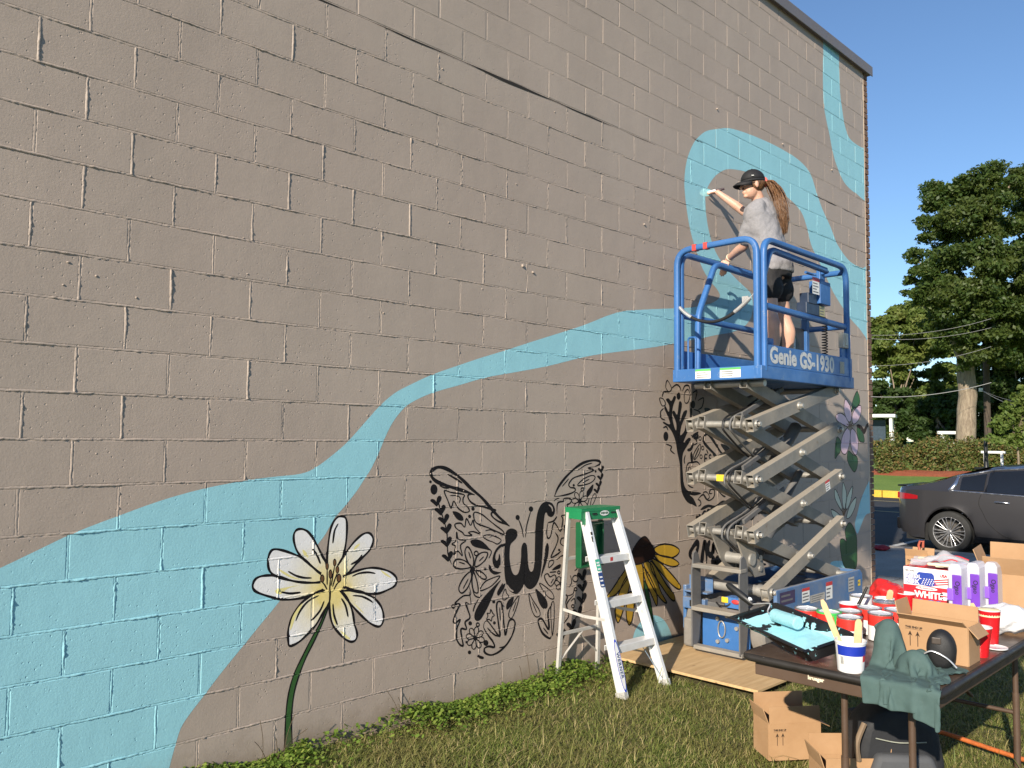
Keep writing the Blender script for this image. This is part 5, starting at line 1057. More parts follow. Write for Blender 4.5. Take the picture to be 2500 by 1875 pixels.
# plywood sheets under the lift
ply, t, b = new_mat('weathered plywood'); p = obj_pos(t); mp = t.nodes.new('ShaderNodeMapping'); mp.inputs['Scale'].default_value = (1.2, 14, 14); t.links.new(p, mp.inputs[0])
co = mixc(t, ramp(t, noise(t, 2.2, 7, .65, mp.outputs[0]), [(.3, 0.), (.7, 1.)]), (.46, .29, .13), (.62, .43, .22)); vo = t.nodes.new('ShaderNodeTexVoronoi'); vo.inputs['Scale'].default_value = 3.2; mp2 = t.nodes.new('ShaderNodeMapping'); mp2.inputs['Scale'].default_value = (.55, 1.3, 1); t.links.new(p, mp2.inputs[0]); t.links.new(mp2.outputs[0], vo.inputs['Vector'])
co = mixc(t, ramp(t, vo.outputs['Distance'], [(.035, 1.), (.07, 0.)]), co, (.12, .055, .02)); co = mixc(t, ramp(t, noise(t, 1.8, 5, .7, p), [(.5, 0.), (.75, .45)]), co, (.30, .22, .13)); t.links.new(co, b.inputs['Base Color']); b.inputs['Roughness'].default_value = .8; bump(t, b, noise(t, 3, 6, .6, mp.outputs[0]), .25, .004)
for x0, x1, y0, y1, z, rz, lb in ((3.96, 6.40, -1.205, -.02, .022, 0, 'plywood sheet with dark knots lying under the scissor lift wheels'),):
    o = MB().box((0, 0, 0), (x1-x0, y1-y0, .018)).build('plywood_sheet', ply, bevel=.002); o.location = ((x0+x1)/2, (y0+y1)/2, z+.012); o.rotation_euler = (0, .002, rz); tag(o, lb, 'plywood')
# ================================================================== painter on the platform
skin, t, b = new_mat('skin'); p = obj_pos(t)
co = mixc(t, ramp(t, noise(t, 7, 4, .6, p), [(.3, 0.), (.7, 1.)]), (.52, .29, .20), (.62, .37, .27)); t.links.new(co, b.inputs['Base Color']); b.inputs['Roughness'].default_value = .5; b.inputs['Subsurface Weight'].default_value = .12; b.inputs['Subsurface Radius'].default_value = (.02, .008, .004)
shirtm = simple('grey heather cotton', (.255, .248, .26), .9, var=.14, vscale=70, bstr=.35, bscale=13, bdist=.02); shortm = simple('black shorts', (.012, .011, .012), .8, bstr=.3, bscale=14, bdist=.02); capm = simple('black cap cloth', (.008, .008, .010), .75); scr = simple('coral scrunchie', (.75, .16, .13), .8, bstr=.5, bscale=60, bdist=.01)
hairm, t, b = new_mat('brown hair'); p = obj_pos(t); mp = t.nodes.new('ShaderNodeMapping'); mp.inputs['Scale'].default_value = (60, 60, 3); t.links.new(p, mp.inputs[0]); t.links.new(mixc(t, ramp(t, noise(t, 1.3, 5, .6, mp.outputs[0]), [(.35, 0.), (.68, 1.)]), (.055, .026, .012), (.23, .115, .05)), b.inputs['Base Color']); b.inputs['Roughness'].default_value = .42; bump(t, b, noise(t, 1.6, 5, .6, mp.outputs[0]), .7, .01)
DZ = PZ+.002
J = {}
J['hipL'] = Vector((5.225, -.640, DZ+.83)); J['hipR'] = Vector((5.405, -.625, DZ+.835))
J['kneeL'] = Vector((5.215, -.665, DZ+.455)); J['kneeR'] = Vector((5.455, -.655, DZ+.46))
J['ankL'] = Vector((5.20, -.70, DZ+.085)); J['ankR'] = Vector((5.475, -.69, DZ+.085))
J['pel'] = Vector((5.315, -.632, DZ+.90)); J['waist'] = Vector((5.305, -.60, DZ+1.05)); J['chest'] = Vector((5.285, -.545, DZ+1.27))
J['neck'] = at_y(1856, 494, -.50); J['shL'] = at_y(1842, 520, -.555); J['shR'] = J['neck']+Vector((.165, .03, -.05))
J['elL'] = at_y(1818, 598, -.43); J['haL'] = at_y(1778, 632, -.20); J['elR'] = at_y(1822, 520, -.30); J['haR'] = at_y(1752, 470, -.075)
J['head'] = at_y(1836, 452, -.47)
person = thing('person', 'person in black cap, grey t-shirt and black shorts painting the wall from the lift', 'person', (5.32, -.66, DZ)); PO = Vector(person.location)
fdir = Vector((-.80, .58, -.10)).normalized(); side = fdir.cross(Vector((0, 0, 1))).normalized(); hup = side.cross(fdir)      # face direction, her right, head up
HM = Matrix((side, fdir, hup)).transposed(); hd = J['head']
def H(a, b_, c): return hd+side*a+fdir*b_+hup*c
def fin(mb, name, mat, parent=None, voxel=0, sm=0, **k):
    mb.v = [tuple(Vector(v)-PO) for v in mb.v]; o = mb.build(name, mat, parent or person, **k)
    if voxel:
        md = o.modifiers.new('r', 'REMESH'); md.mode = 'VOXEL'; md.voxel_size = voxel; md.use_smooth_shade = True
        if sm: s = o.modifiers.new('s', 'SMOOTH'); s.factor = .5; s.iterations = sm
    return o
def limbt(mb, pts, rs, n=14):
    P = smooth_path(pts, 6); R = []
    m = len(pts)-1
    for i in range(len(P)):
        f = i/6; k = min(m-1, int(f)); q = f-k; R.append(rs[k]*(1-q)+rs[k+1]*q)
    mb.tube(P, R, n)
    mb.sphere(P[0], R[0]*1.0, 12, 8); mb.sphere(P[-1], R[-1]*1.0, 12, 8)
mb = MB()
for s, sg in (('L', -1), ('R', 1)):
    h, k, a = J['hip'+s], J['knee'+s], J['ank'+s]
    limbt(mb, [h, h.lerp(k, .45)+Vector((0, .012, 0)), k, k.lerp(a, .32)+Vector((0, -.022, 0)), k.lerp(a, .7), a, a+Vector((0, .01, -.05))], [.092, .078, .056, .058, .043, .036, .038])
    limbt(mb, [a+Vector((0, -.03, -.055)), a+Vector((0, .06, -.055)), a+Vector((0, .14, -.068))], [.034, .038, .028])
limbt(mb, [J['pel']-Vector((0, 0, .04)), J['waist'], J['chest'], J['neck']-Vector((0, 0, .05))], [.125, .105, .110, .065], 18)
mb.sphere(J['chest'], (.135, .085, .13)); mb.sphere(J['pel'], (.165, .12, .12))
limbt(mb, [J['neck']-Vector((0, 0, .06)), J['neck'].lerp(hd, .5), hd+Vector((0, 0, -.03))], [.058, .050, .05])
for s in 'LR':
    a, e, h = J['sh'+s], J['el'+s], J['ha'+s]
    limbt(mb, [a.lerp(e, .12), a.lerp(e, .5), e, e.lerp(h, .35), e.lerp(h, .85), h], [.052, .045, .037, .039, .027, .025])
# head with jaw, nose, ear, lips
mb.sphere(hd+hup*.025-fdir*.012, (.074, .092, .092), 18, 12, HM); mb.sphere(H(0, .020, -.055), (.056, .062, .062), 14, 9, HM); mb.sphere(H(0, .062, -.092), (.026, .024, .018), 10, 7, HM)
mb.tube([H(0, .086, .012), H(0, .104, -.022), H(0, .094, -.036)], [.009, .013, .010], 8); mb.sphere(H(0, .084, -.058), (.020, .012, .008), 8, 6, HM); mb.sphere(H(0, .082, -.068), (.018, .011, .007), 8, 6, HM)
for sg in (-1, 1): mb.sphere(H(sg*.074, -.008, -.012), (.010, .018, .031), 10, 7, HM)
# left hand gripping the far rail, right hand pinching the brush
def hand(mb, w, fwd, palm, spread, curl, th):
    fwd, palm = fwd.normalized(), palm.normalized(); sd = fwd.cross(palm).normalized()
    mb.sphere(w+fwd*.045, (.030, .045, .014), 12, 8, Matrix((sd, fwd, palm)).transposed())
    for k, (o, L) in enumerate(((-.026, .060), (-.009, .070), (.009, .066), (.025, .052))):
        p0 = w+fwd*.075+sd*o; c = curl
        p1 = p0+(fwd*math.cos(c*.5)+palm*math.sin(c*.5))*L*.42; p2 = p1+(fwd*math.cos(c*1.2)+palm*math.sin(c*1.2))*L*.34; p3 = p2+(fwd*math.cos(c*1.9)+palm*math.sin(c*1.9))*L*.26
        mb.tube([p0-fwd*.01, p0, p1, p2, p3], [.010, .0098, .0092, .0085, .007], 8); mb.sphere(p3, .007, 8, 6)
    p0 = w+fwd*.022-sd*.028*th; p1 = p0-sd*.026*th+fwd*.022+palm*.008; p2 = p1-sd*.006*th+fwd*.028+palm*.014
    mb.tube([p0, p1, p2], [.013, .011, .008], 8); mb.sphere(p2, .008, 8, 6)
RAILP = Vector((J['haL'].x, LY1-.05, RZ+.012)); J['haL'] = J['haL']
hand(mb, J['haL'], (RAILP-J['haL'])+Vector((-.02, .02, .0)), Vector((0, .25, -1)), 0, .75, 1)
BR = at_y(1728, 470, -.0)
hand(mb, J['haR'], (BR-J['haR'])+Vector((.02, 0, .0)), Vector((.1, -.1, -1)), 0, .95, -1)
fin(mb, 'body', skin, voxel=.0058, sm=3)
# shirt: hugging shell with short sleeves, hem and drape folds
mb = MB(); cw = [J['pel']+Vector((0, .005, -.015)), J['pel'].lerp(J['waist'], .6), J['waist'].lerp(J['chest'], .4), J['chest'], J['neck']+Vector((0, 0, -.075))]
n = 30
def torso_ring(c, rx, ry, z, ph, am):
    return [Vector((c.x+rx*(1+am*math.sin(5*a+ph))*math.cos(a), c.y+ry*(1+am*math.sin(4*a+ph*1.7))*math.sin(a), c.z+z)) for a in [2*math.pi*i/n for i in range(n)]]
rings = [torso_ring(J['pel'], .185, .150, -.075, .3, .05), torso_ring(J['pel'], .190, .152, .0, .8, .045), torso_ring(J['pel'].lerp(J['waist'], .7), .176, .142, 0, 1.6, .04), torso_ring(J['waist'].lerp(J['chest'], .35), .172, .138, 0, 2.4, .035), torso_ring(J['waist'].lerp(J['chest'], .75), .178, .135, 0, 3, .02), torso_ring(J['chest'], .185, .128, .03, 3, .012), torso_ring(J['chest'].lerp(J['neck'], .55), .170, .105, .0, 3, .0), torso_ring(J['chest'].lerp(J['neck'], .85), .105, .085, 0, 3, 0), torso_ring(J['neck'], .064, .060, -.035, 3, 0)]
vs = [v for r in rings for v in r]; fs = [(i*n+j, i*n+(j+1) % n, (i+1)*n+(j+1) % n, (i+1)*n+j) for i in range(len(rings)-1) for j in range(n)]+[tuple(range(n))[::-1], tuple(range((len(rings)-1)*n, len(rings)*n))]
mb.add(vs, fs)
for s in 'LR':
    a, e = J['sh'+s], J['el'+s]; P = [J['chest'].lerp(a, .55)+Vector((0, 0, .06)), a, a.lerp(e, .35), a.lerp(e, .72 if s == 'L' else .6)]
    limbt(mb, P, [.085, .074, .071, .078], 16)
limbt(mb, [J['chest']+Vector((0, -.01, 0)), J['chest'].lerp(J['neck'], .6)+Vector((.0, -.015, 0)), J['neck']+Vector((0, -.012, -.03))], [.13, .105, .066], 16); limbt(mb, [J['shL'], J['neck']+Vector((0, -.01, -.055)), J['shR']], [.075, .075, .075], 14)
shirt = fin(mb, 'shirt', shirtm, voxel=.0075, sm=9)
md = shirt.modifiers.new('d', 'DISPLACE'); tx = bpy.data.textures.new('folds', 'CLOUDS'); tx.noise_scale = .11; tx.noise_depth = 2; md.texture = tx; md.strength = .030; md.mid_level = .42
# shorts
mb = MB(); pr = [torso_ring(J['pel'], .165, .135, .06, .5, .01), torso_ring(J['pel'], .180, .146, -.05, .5, .015), torso_ring(J['pel'], .182, .140, -.12, .9, .02)]
vs = [v for r in pr for v in r]; mb.add(vs, [(i*n+j, i*n+(j+1) % n, (i+1)*n+(j+1) % n, (i+1)*n+j) for i in range(2) for j in range(n)]+[tuple(range(n)), tuple(range(2*n, 3*n))])
for s in 'LR':
    h, k = J['hip'+s], J['knee'+s]; limbt(mb, [h+Vector((0, 0, -.02)), h.lerp(k, .22), h.lerp(k, .40)], [.098, .104, .112], 18)
so_ = fin(mb, 'shorts', shortm, voxel=.0075, sm=3); md = so_.modifiers.new('d', 'DISPLACE'); md.texture = tx; md.strength = .014
# hair: cap of hair, ponytail strands, scrunchie
mb = MB(); mb.sphere(hd+hup*.018-fdir*.026, (.081, .092, .090), 18, 12, HM)
tie = H(.005, -.118, .022)
rg = random.Random(3)
tail = [tie]+[tie+Vector(q) for q in ((.005, -.040, -.015), (.0, -.085, -.075), (-.030, -.140, -.17), (-.035, -.170, -.28), (-.022, -.182, -.38), (-.008, -.182, -.47))]
for k in range(90):
    ox, oy = rg.gauss(0, 1), rg.gauss(0, 1); pts = []
    for i, q in enumerate(tail[:rg.choice((5, 6, 7, 7))]):
        w = (.006, .026, .036, .042, .042, .034, .020)[i]*(1+.1*k/90); pts.append(q+side*ox*w*.75+fdir*oy*w*.62+Vector((rg.gauss(0, .004), rg.gauss(0, .004), rg.gauss(0, .006))))
    P = smooth_path(pts, 4); mb.tube(P, [.0060*(1-.72*i/len(P)) for i in range(len(P))], 6)
fin(mb, 'hair', hairm, smooth=70)
mb = MB()
for k in range(12):
    a = k*math.pi/6; c = tie+(side*math.cos(a)+hup*math.sin(a))*.026; mb.sphere(c, (.021+.004*(k % 2), .016, .019), 8, 6)
fin(mb, 'scrunchie', scr, voxel=.006, sm=2)
# cap with brim
mb = MB(); cc = hd+hup*.036-fdir*.012; prof = []
for j in range(9):
    a = math.pi/2*j/8; prof.append((math.cos(a), math.sin(a)))
prof[-1] = (.002, 1); mb.lathe(prof, cc, 26, HM @ Matrix.Diagonal((.086, .104, .098)), cap0=False); mb.lathe([(1, 0), (1.0, -.18)], cc, 26, HM @ Matrix.Diagonal((.086, .104, .098)), cap0=False, cap1=False); mb.sphere(cc+hup*.098, (.008, .008, .005), 8, 5)
cp = fin(mb, 'cap', capm, smooth=50); md = cp.modifiers.new('s', 'SOLIDIFY'); md.thickness = .004
mb = MB(); vs = []; m_ = 14
for i in range(m_+1):
    a = math.pi*(i/m_); x = .080*math.cos(a)
    for j, f in enumerate((0, .5, 1)):
        d = .055+.105*math.sin(a)*f*.75; vs.append(cc+side*(x*(1-.06*f))+fdir*(.045+.062*math.sin(a)+f*.072*math.sin(a)**.6)+hup*(-.004-.030*f*f-.02*(math.cos(a)**2)))
mb.add(vs, [(i*3+j, (i+1)*3+j, (i+1)*3+j+1, i*3+j+1) for i in range(m_) for j in range(2)]); br_ = fin(mb, 'cap_brim', capm, cp, smooth=60); md = br_.modifiers.new('s', 'SOLIDIFY'); md.thickness = .005
mb = MB(); decal_rect(mb, cc-side*.088+fdir*.03+hup*.02, fdir, hup, .022, .006); fin(mb, 'cap_badge', stk, cp, fix=False)
# glasses, eyes, bracelet, shoes
mb = MB()
for sg in (-1, 1):
    mb.tube([H(sg*.032+.021*math.cos(a), .092, .002+.017*math.sin(a)) for a in [i*math.pi/6 for i in range(12)]], .0022, 5, closed=True); mb.tube([H(sg*.053, .092, .006), H(sg*.074, .04, .006), H(sg*.076, -.008, .0)], .002, 5)
mb.tube([H(-.011, .094, .004), H(.011, .094, .004)], .002, 5); fin(mb, 'glasses', lblk, smooth=60)
for sg in (-1, 1): q = MB(); q.sphere(H(sg*.031, .076, .002), .0115, 10, 7); fin(q, 'eye', simple('eye white', (.7, .68, .66), .3), smooth=60)
mb = MB(); d = (J['haL']-J['elL']).normalized(); mb.lathe([(.030, -.006), (.034, 0), (.030, .006)], J['elL'].lerp(J['haL'], .90), 14, d.to_track_quat('Z', 'Y').to_matrix(), cap0=False, cap1=False); fin(mb, 'wrist_band', simple('cream wrist band', (.70, .62, .45), .6), smooth=50)
for s in 'LR':
    a = J['ank'+s]; mb = MB(); limbt(mb, [a+Vector((0, -.035, -.056)), a+Vector((0, .05, -.054)), a+Vector((0, .155, -.062))], [.037, .042, .033]); mb.sphere(a+Vector((0, -.02, -.02)), (.043, .055, .04)); fin(mb, 'shoe', simple('grey canvas shoe', (.16, .16, .165), .8), voxel=.008, sm=2)
# paint brush held against the wall
brush = thing('paint_brush', 'small paint brush with dark handle held against the wet blue paint', 'brush', tuple(BR)); 
fw = (J['haR']+Vector((.03, -.045, .03))-BR).normalized()
mb = MB(); mb.tube([fw*.06, fw*.10, fw*.145], [.010, .012, .009], 10); mb.build('handle', simple('dark plum handle', (.03, .012, .018), .35), brush, smooth=60)
mb = MB(); mb.bar(fw*.035, fw*.068, .040, .014); mb.build('ferrule', silv, brush, bevel=.002); mb = MB(); mb.bar(fw*.0, fw*.036, .044, .016); mb.build('bristles', simple('pale blue wet bristles', (.50, .82, .84), .3), brush, bevel=.003)
# ================================================================== step ladder
alu = simple('brushed aluminium', (.74, .74, .73), .42, .25, .08, 12, 40, .08); alud = simple('dull aluminium', (.55, .53, .49), .5, .25, .15, 10); grn = simple('green plastic', (.012, .20, .075), .4, var=.08); grnd = simple('dark green plastic', (.008, .095, .035), .35); navy = simple('navy sticker', (.02, .05, .17), .5); blue2 = simple('blue print', (.02, .05, .55), .5); teals = simple('green sticker', (.05, .38, .24), .5)
lad = thing('step_ladder', 'aluminium step ladder with green plastic top leaning close to the wall', 'ladder', (3.56, -.32, 0)); LA = Vector(lad.location)
def la(mb, name, mat, par=None, **k): mb.v = [tuple(Vector(v)-LA) for v in mb.v]; return mb.build(name, mat, par or lad, **k)
fl, fr, rl, rr = Vector((3.355, -.585, .0)), Vector((3.815, -.605, .0)), Vector((3.325, -.055, 0)), Vector((3.745, -.065, 0))
ZT = 1.135; tfl, tfr, trl, trr = Vector((3.385, -.225, ZT)), Vector((3.725, -.235, ZT)), Vector((3.365, -.115, ZT)), Vector((3.70, -.125, ZT))
sd = (fr-fl).normalized(); upf = (tfl-fl).normalized(); nf = sd.cross(upf).normalized()         # nf points away from the wall
if nf.y > 0: nf = -nf
rails = []
for a, b_, s in ((fl, tfl, -1), (fr, tfr, 1)):
    mb = MB(); a = a+Vector((0, 0, -.02)); mb.bar(a, b_, .006, .072, nf)
    for q in (-.034, .034): mb.bar(a+nf*q-sd*s*.012, b_+nf*q-sd*s*.012, .026, .005, nf)
    o = la(mb, 'front_rail', alu, bevel=.001); rails.append(o)
    q = MB(); q.bar(a+Vector((0, 0, -.004)), a+(b_-a)*.035, .03, .078, nf); la(q, 'foot', simple('pale rubber foot', (.42, .41, .38), .8), bevel=.004)
for a, b_ in ((rl, trl), (rr, trr)):
    mb = MB(); mb.bar(a+Vector((0, 0, -.02)), b_, .030, .022, (0, 1, 0)); la(mb, 'rear_rail', alud, bevel=.002)
def fp(s, f): a, b_ = ((fl, tfl) if s < 0 else (fr, tfr)); return a.lerp(b_, f)
def rp(s, f): a, b_ = ((rl, trl) if s < 0 else (rr, trr)); return a.lerp(b_, f)
for i, z in enumerate((.255, .50, .745)):
    L, R = fp(-1, z), fp(1, z); mb = MB(); c0, c1 = L+Vector((0, .02, 0)), R+Vector((0, .02, 0)); mb.bar(c0, c1, .082, .005); mb.bar(c0+Vector((0, -.040, -.022)), c1+Vector((0, -.040, -.022)), .004, .045); mb.bar(c0+Vector((0, .040, -.016)), c1+Vector((0, .040, -.016)), .004, .032); o = la(mb, 'step', alu, bevel=.001)
    for s, P in ((1, L), (-1, R)): q = MB(); q.bar(P+Vector((0, .02, -.05)), P+Vector((s*.075, .02, -.006)), .018, .003); la(q, 'step_brace', alud)
    if i == 2: q = MB(); decal_rect(q, c0.lerp(c1, .40)+Vector((0, -.0435, -.038)), (1, 0, 0), (0, 0, 1), .105, .034); la(q, 'label', stk, o, fix=False); q = MB(); decal_rect(q, c0.lerp(c1, .42)+Vector((0, -.0440, -.034)), (1, 0, 0), (0, 0, 1), .03, .026); la(q, 'label_mark', str_, o, fix=False)
for f in (.27, .72): mb = MB(); mb.bar(rp(-1, f), rp(1, f), .018, .022); la(mb, 'rear_brace', alud, bevel=.002)
mb = MB(); mb.bar(rp(-1, .26)+Vector((.18, 0, 0)), rp(1, .10), .004, .016, (0, 1, 0)); mb.bar(rp(1, .26)-Vector((.18, 0, 0)), rp(-1, .10), .004, .016, (0, 1, 0)); la(mb, 'rear_diagonal', alud)
mb = MB(); mb.bar(fp(-1, .245)+Vector((.10, .05, 0)), fp(-1, .03)+Vector((.02, .01, 0)), .012, .004); mb.bar(fp(1, .245)+Vector((-.10, .05, 0)), fp(1, .03)+Vector((-.02, .01, 0)), .012, .004); la(mb, 'foot_brace', simple('bluish steel', (.25, .33, .42), .5, .5))
for s in (-1, 1): mb = MB(); A, B = fp(s, .40), rp(s, .42); M_ = A.lerp(B, .5)+Vector((0, 0, -.012)); mb.bar(A, M_, .004, .02); mb.bar(M_, B, .004, .02); mb.cyl(M_-Vector((.006, 0, 0)), M_+Vector((.006, 0, 0)), .009, n=8); la(mb, 'spreader', alud)
# green top cap with skirt, slots, rivets and name plate
mb = MB(); c = (tfl+tfr+trl+trr)/4; mb.prism([(-.205, -.085), (.205, -.085), (.185, .085), (-.185, .085)], c+Vector((0, 0, .012)), (1, -.03, 0), (.03, 1, 0), (0, 0, 1), .022); mb.prism([(-.20, -.082), (.20, -.082), (.20, -.074), (-.20, -.074)], c+Vector((0, 0, -.045)), (1, -.03, 0), (.03, 1, 0), (0, 0, 1), .06)
for s in (-1, 1): mb.prism([(s*.203, -.082), (s*.186, .08), (s*.178, .08), (s*.195, -.082)][::s], c+Vector((0, 0, -.04)), (1, -.03, 0), (.03, 1, 0), (0, 0, 1), .055)
mb.prism([(-.20, -.085), (-.13, -.085), (-.15, -.084), (-.18, -.084)], c+Vector((0, 0, -.075)), (1, -.03, 0), (.03, 1, 0), (0, 0, 1), .04); cap_ = la(mb, 'top_cap', grn, bevel=.006)
yc = c.y-.0862
q = MB(); decal_poly(q, [(.048*math.cos(a), .018*math.sin(a)) for a in [i*math.pi/10 for i in range(20)]], c+Vector((.03, -.0875, -.006)), (1, -.03, 0), (0, 0, 1)); la(q, 'name_plate', stk, cap_, fix=False); q = MB(); decal_text(q, 'WERNER', c+Vector((.03, -.0885, -.012)), (1, -.03, 0), (0, 0, 1), .020, .0006, 1, 'C'); la(q, 'name_print', grnd, cap_, fix=False)['kind'] = 'stuff'
q = MB(); decal_rect(q, c+Vector((-.10, -.0855, -.012)), (1, -.03, 0), (0, 0, 1), .05, .012); decal_rect(q, c+Vector((.10, -.0895, -.010)), (1, -.03, 0), (0, 0, 1), .05, .010); la(q, 'slots', blk, cap_, fix=False)['kind'] = 'stuff'
# pail shelf folded down behind the front rails
mb = MB(); mb.box(c+Vector((-.02, .02, -.22)), (.25, .018, .30)); mb.box(c+Vector((-.02, .0, -.08)), (.25, .05, .02)); mb.box(c+Vector((-.14, 0, -.22)), (.014, .05, .31)); mb.box(c+Vector((.10, 0, -.22)), (.014, .05, .31)); mb.box(c+Vector((-.02, .0, -.37)), (.25, .05, .02)); la(mb, 'pail_shelf', grnd, bevel=.008)
# stickers along the left rail: reading down the rail
U = -upf; V = sd
q = MB(); P0 = fp(-1, .245)+nf*.0375
decal_poly(q, [(.165*math.cos(a), .026*math.sin(a)) for a in [i*math.pi/14 for i in range(28)]], fp(-1, .155)+nf*.0372-sd*.0, U, sd); e1 = la(q, 'logo_ellipse', blue2, rails[0], fix=False)
q = MB(); decal_poly(q, [(.150*math.cos(a), .0215*math.sin(a)) for a in [i*math.pi/14 for i in range(28)]], fp(-1, .155)+nf*.0378, U, sd); la(q, 'logo_field', stk, rails[0], fix=False)
q = MB(); decal_text(q, 'WERNER', fp(-1, .155)+nf*.0384-sd*.011, U, sd, .036, .0012, 1.18, 'C'); la(q, 'logo_letters', navy, rails[0], fix=False)['kind'] = 'stuff'
for f0, f1, m in ((.665, .73, teals), (.575, .655, navy)):
    q = MB(); P = fp(-1, f1)+nf*.0372-sd*.022; decal_rect(q, P, U, sd, (f1-f0)*1.18, .044); la(q, 'rail_sticker', m, rails[0], fix=False)
q = MB(); 
for f in (.59, .615, .635, .68, .70, .715): decal_rect(q, fp(-1, f)+nf*.0380-sd*.014, U, sd, .010, .028)
la(q, 'rail_print', stk, rails[0], fix=False)['kind'] = 'stuff'
q = MB(); 
for f, w in ((.86, .014), (.885, .02), (.845, .01)): decal_rect(q, fp(-1, f)+nf*.0380-sd*.01, U, sd, .02, w)
la(q, 'paint_smear', simple('dry black smear', (.03, .025, .02), .8), rails[0], fix=False)['kind'] = 'stuff'

# ================================================================== folding table and what lies on it
lam, t, b = new_mat('worn brown laminate'); p = obj_pos(t); co = mixc(t, ramp(t, noise(t, 6, 6, .65, p), [(.35, 0.), (.65, 1.)]), (.055, .034, .024), (.105, .068, .048)); co = mixc(t, ramp(t, noise(t, 22, 6, .75, p), [(.64, 0.), (.70, .8)]), co, (.42, .40, .36)); t.links.new(co, b.inputs['Base Color']); t.links.new(ramp(t, noise(t, 9, 4, .6, p), [(.3, .22), (.7, .5)]), b.inputs['Roughness'])
brn = worn_paint('brown steel', (.085, .052, .034), (.20, .13, .08), rough=.5, amt=.03, sc=12); edgem = worn_paint('black table edge', (.022, .019, .017), (.40, .38, .35), rough=.5, amt=.035, sc=24)
TX0, TX1, TY0, TY1, TZ = 2.255, 4.085, -2.85, -2.07, .74
tab = thing('folding_table', 'long brown folding table with worn laminate top and steel legs', 'table', ((TX0+TX1)/2, (TY0+TY1)/2, 0)); TO = Vector(tab.location)
def tb_(mb, name, mat, par=None, **k): mb.v = [tuple(Vector(v)-TO) for v in mb.v]; return mb.build(name, mat, par or tab, **k)
mb = MB(); mb.box((TO.x, TO.y, TZ-.008), (TX1-TX0-.012, TY1-TY0-.012, .016)); top = tb_(mb, 'table_top', lam)
def rr(x0, x1, y0, y1, r, n=5): return [(cx+r*math.cos(a0+k*math.pi/2/n), cy+r*math.sin(a0+k*math.pi/2/n)) for cx, cy, a0 in ((x1-r, y1-r, 0), (x0+r, y1-r, math.pi/2), (x0+r, y0+r, math.pi), (x1-r, y0+r, 1.5*math.pi)) for k in range(n+1)]
mb = MB(); mb.tube([(x, y, TZ-.016) for x, y in rr(TX0, TX1, TY0, TY1, .04)], .016, 8, closed=True); tb_(mb, 'edge_band', edgem, smooth=50)
ap = []
for a, b_ in (((TX0+.03, TY0+.04), (TX0+.03, TY1-.04)), ((TX1-.03, TY0+.04), (TX1-.03, TY1-.04)), ((TX0+.05, TY0+.03), (TX1-.05, TY0+.03)), ((TX0+.05, TY1-.03), (TX1-.05, TY1-.03))):
    mb = MB(); mb.bar((*a, TZ-.057), (*b_, TZ-.057), .006, .066); ap.append(tb_(mb, 'apron', brn, bevel=.004))
q = MB(); decal_text(q, 'krueger', (TX0+.0262, -2.345, TZ-.062), (0, -1, 0), (0, 0, 1), .0215, .0009, 1.0); tb_(q, 'maker_name', simple('cream print', (.72, .64, .48), .6), ap[0], fix=False)['kind'] = 'stuff'
for x in (2.42, 3.92):
    for y in (-2.435, -2.70) if x < 3 else (-2.25, -2.68):
        mb = MB(); mb.cyl((x, y, -.02), (x, y, .36), .0165, n=14); mb.cyl((x, y, .36), (x, y, .70), .0135, n=14); tb_(mb, 'leg', brn, smooth=50)
    mb = MB(); y0, y1 = (-2.435, -2.70) if x < 3 else (-2.25, -2.68); mb.cyl((x, y0, .26), (x, y1, .26), .011, n=10); tb_(mb, 'leg_brace', brn, smooth=50)
mb = MB(); mb.bar((2.42, -2.57, .66), (3.0, -2.50, .70), .02, .012); mb.bar((3.92, -2.47, .30), (3.2, -2.47, .70), .02, .012); tb_(mb, 'fold_strut', brn)
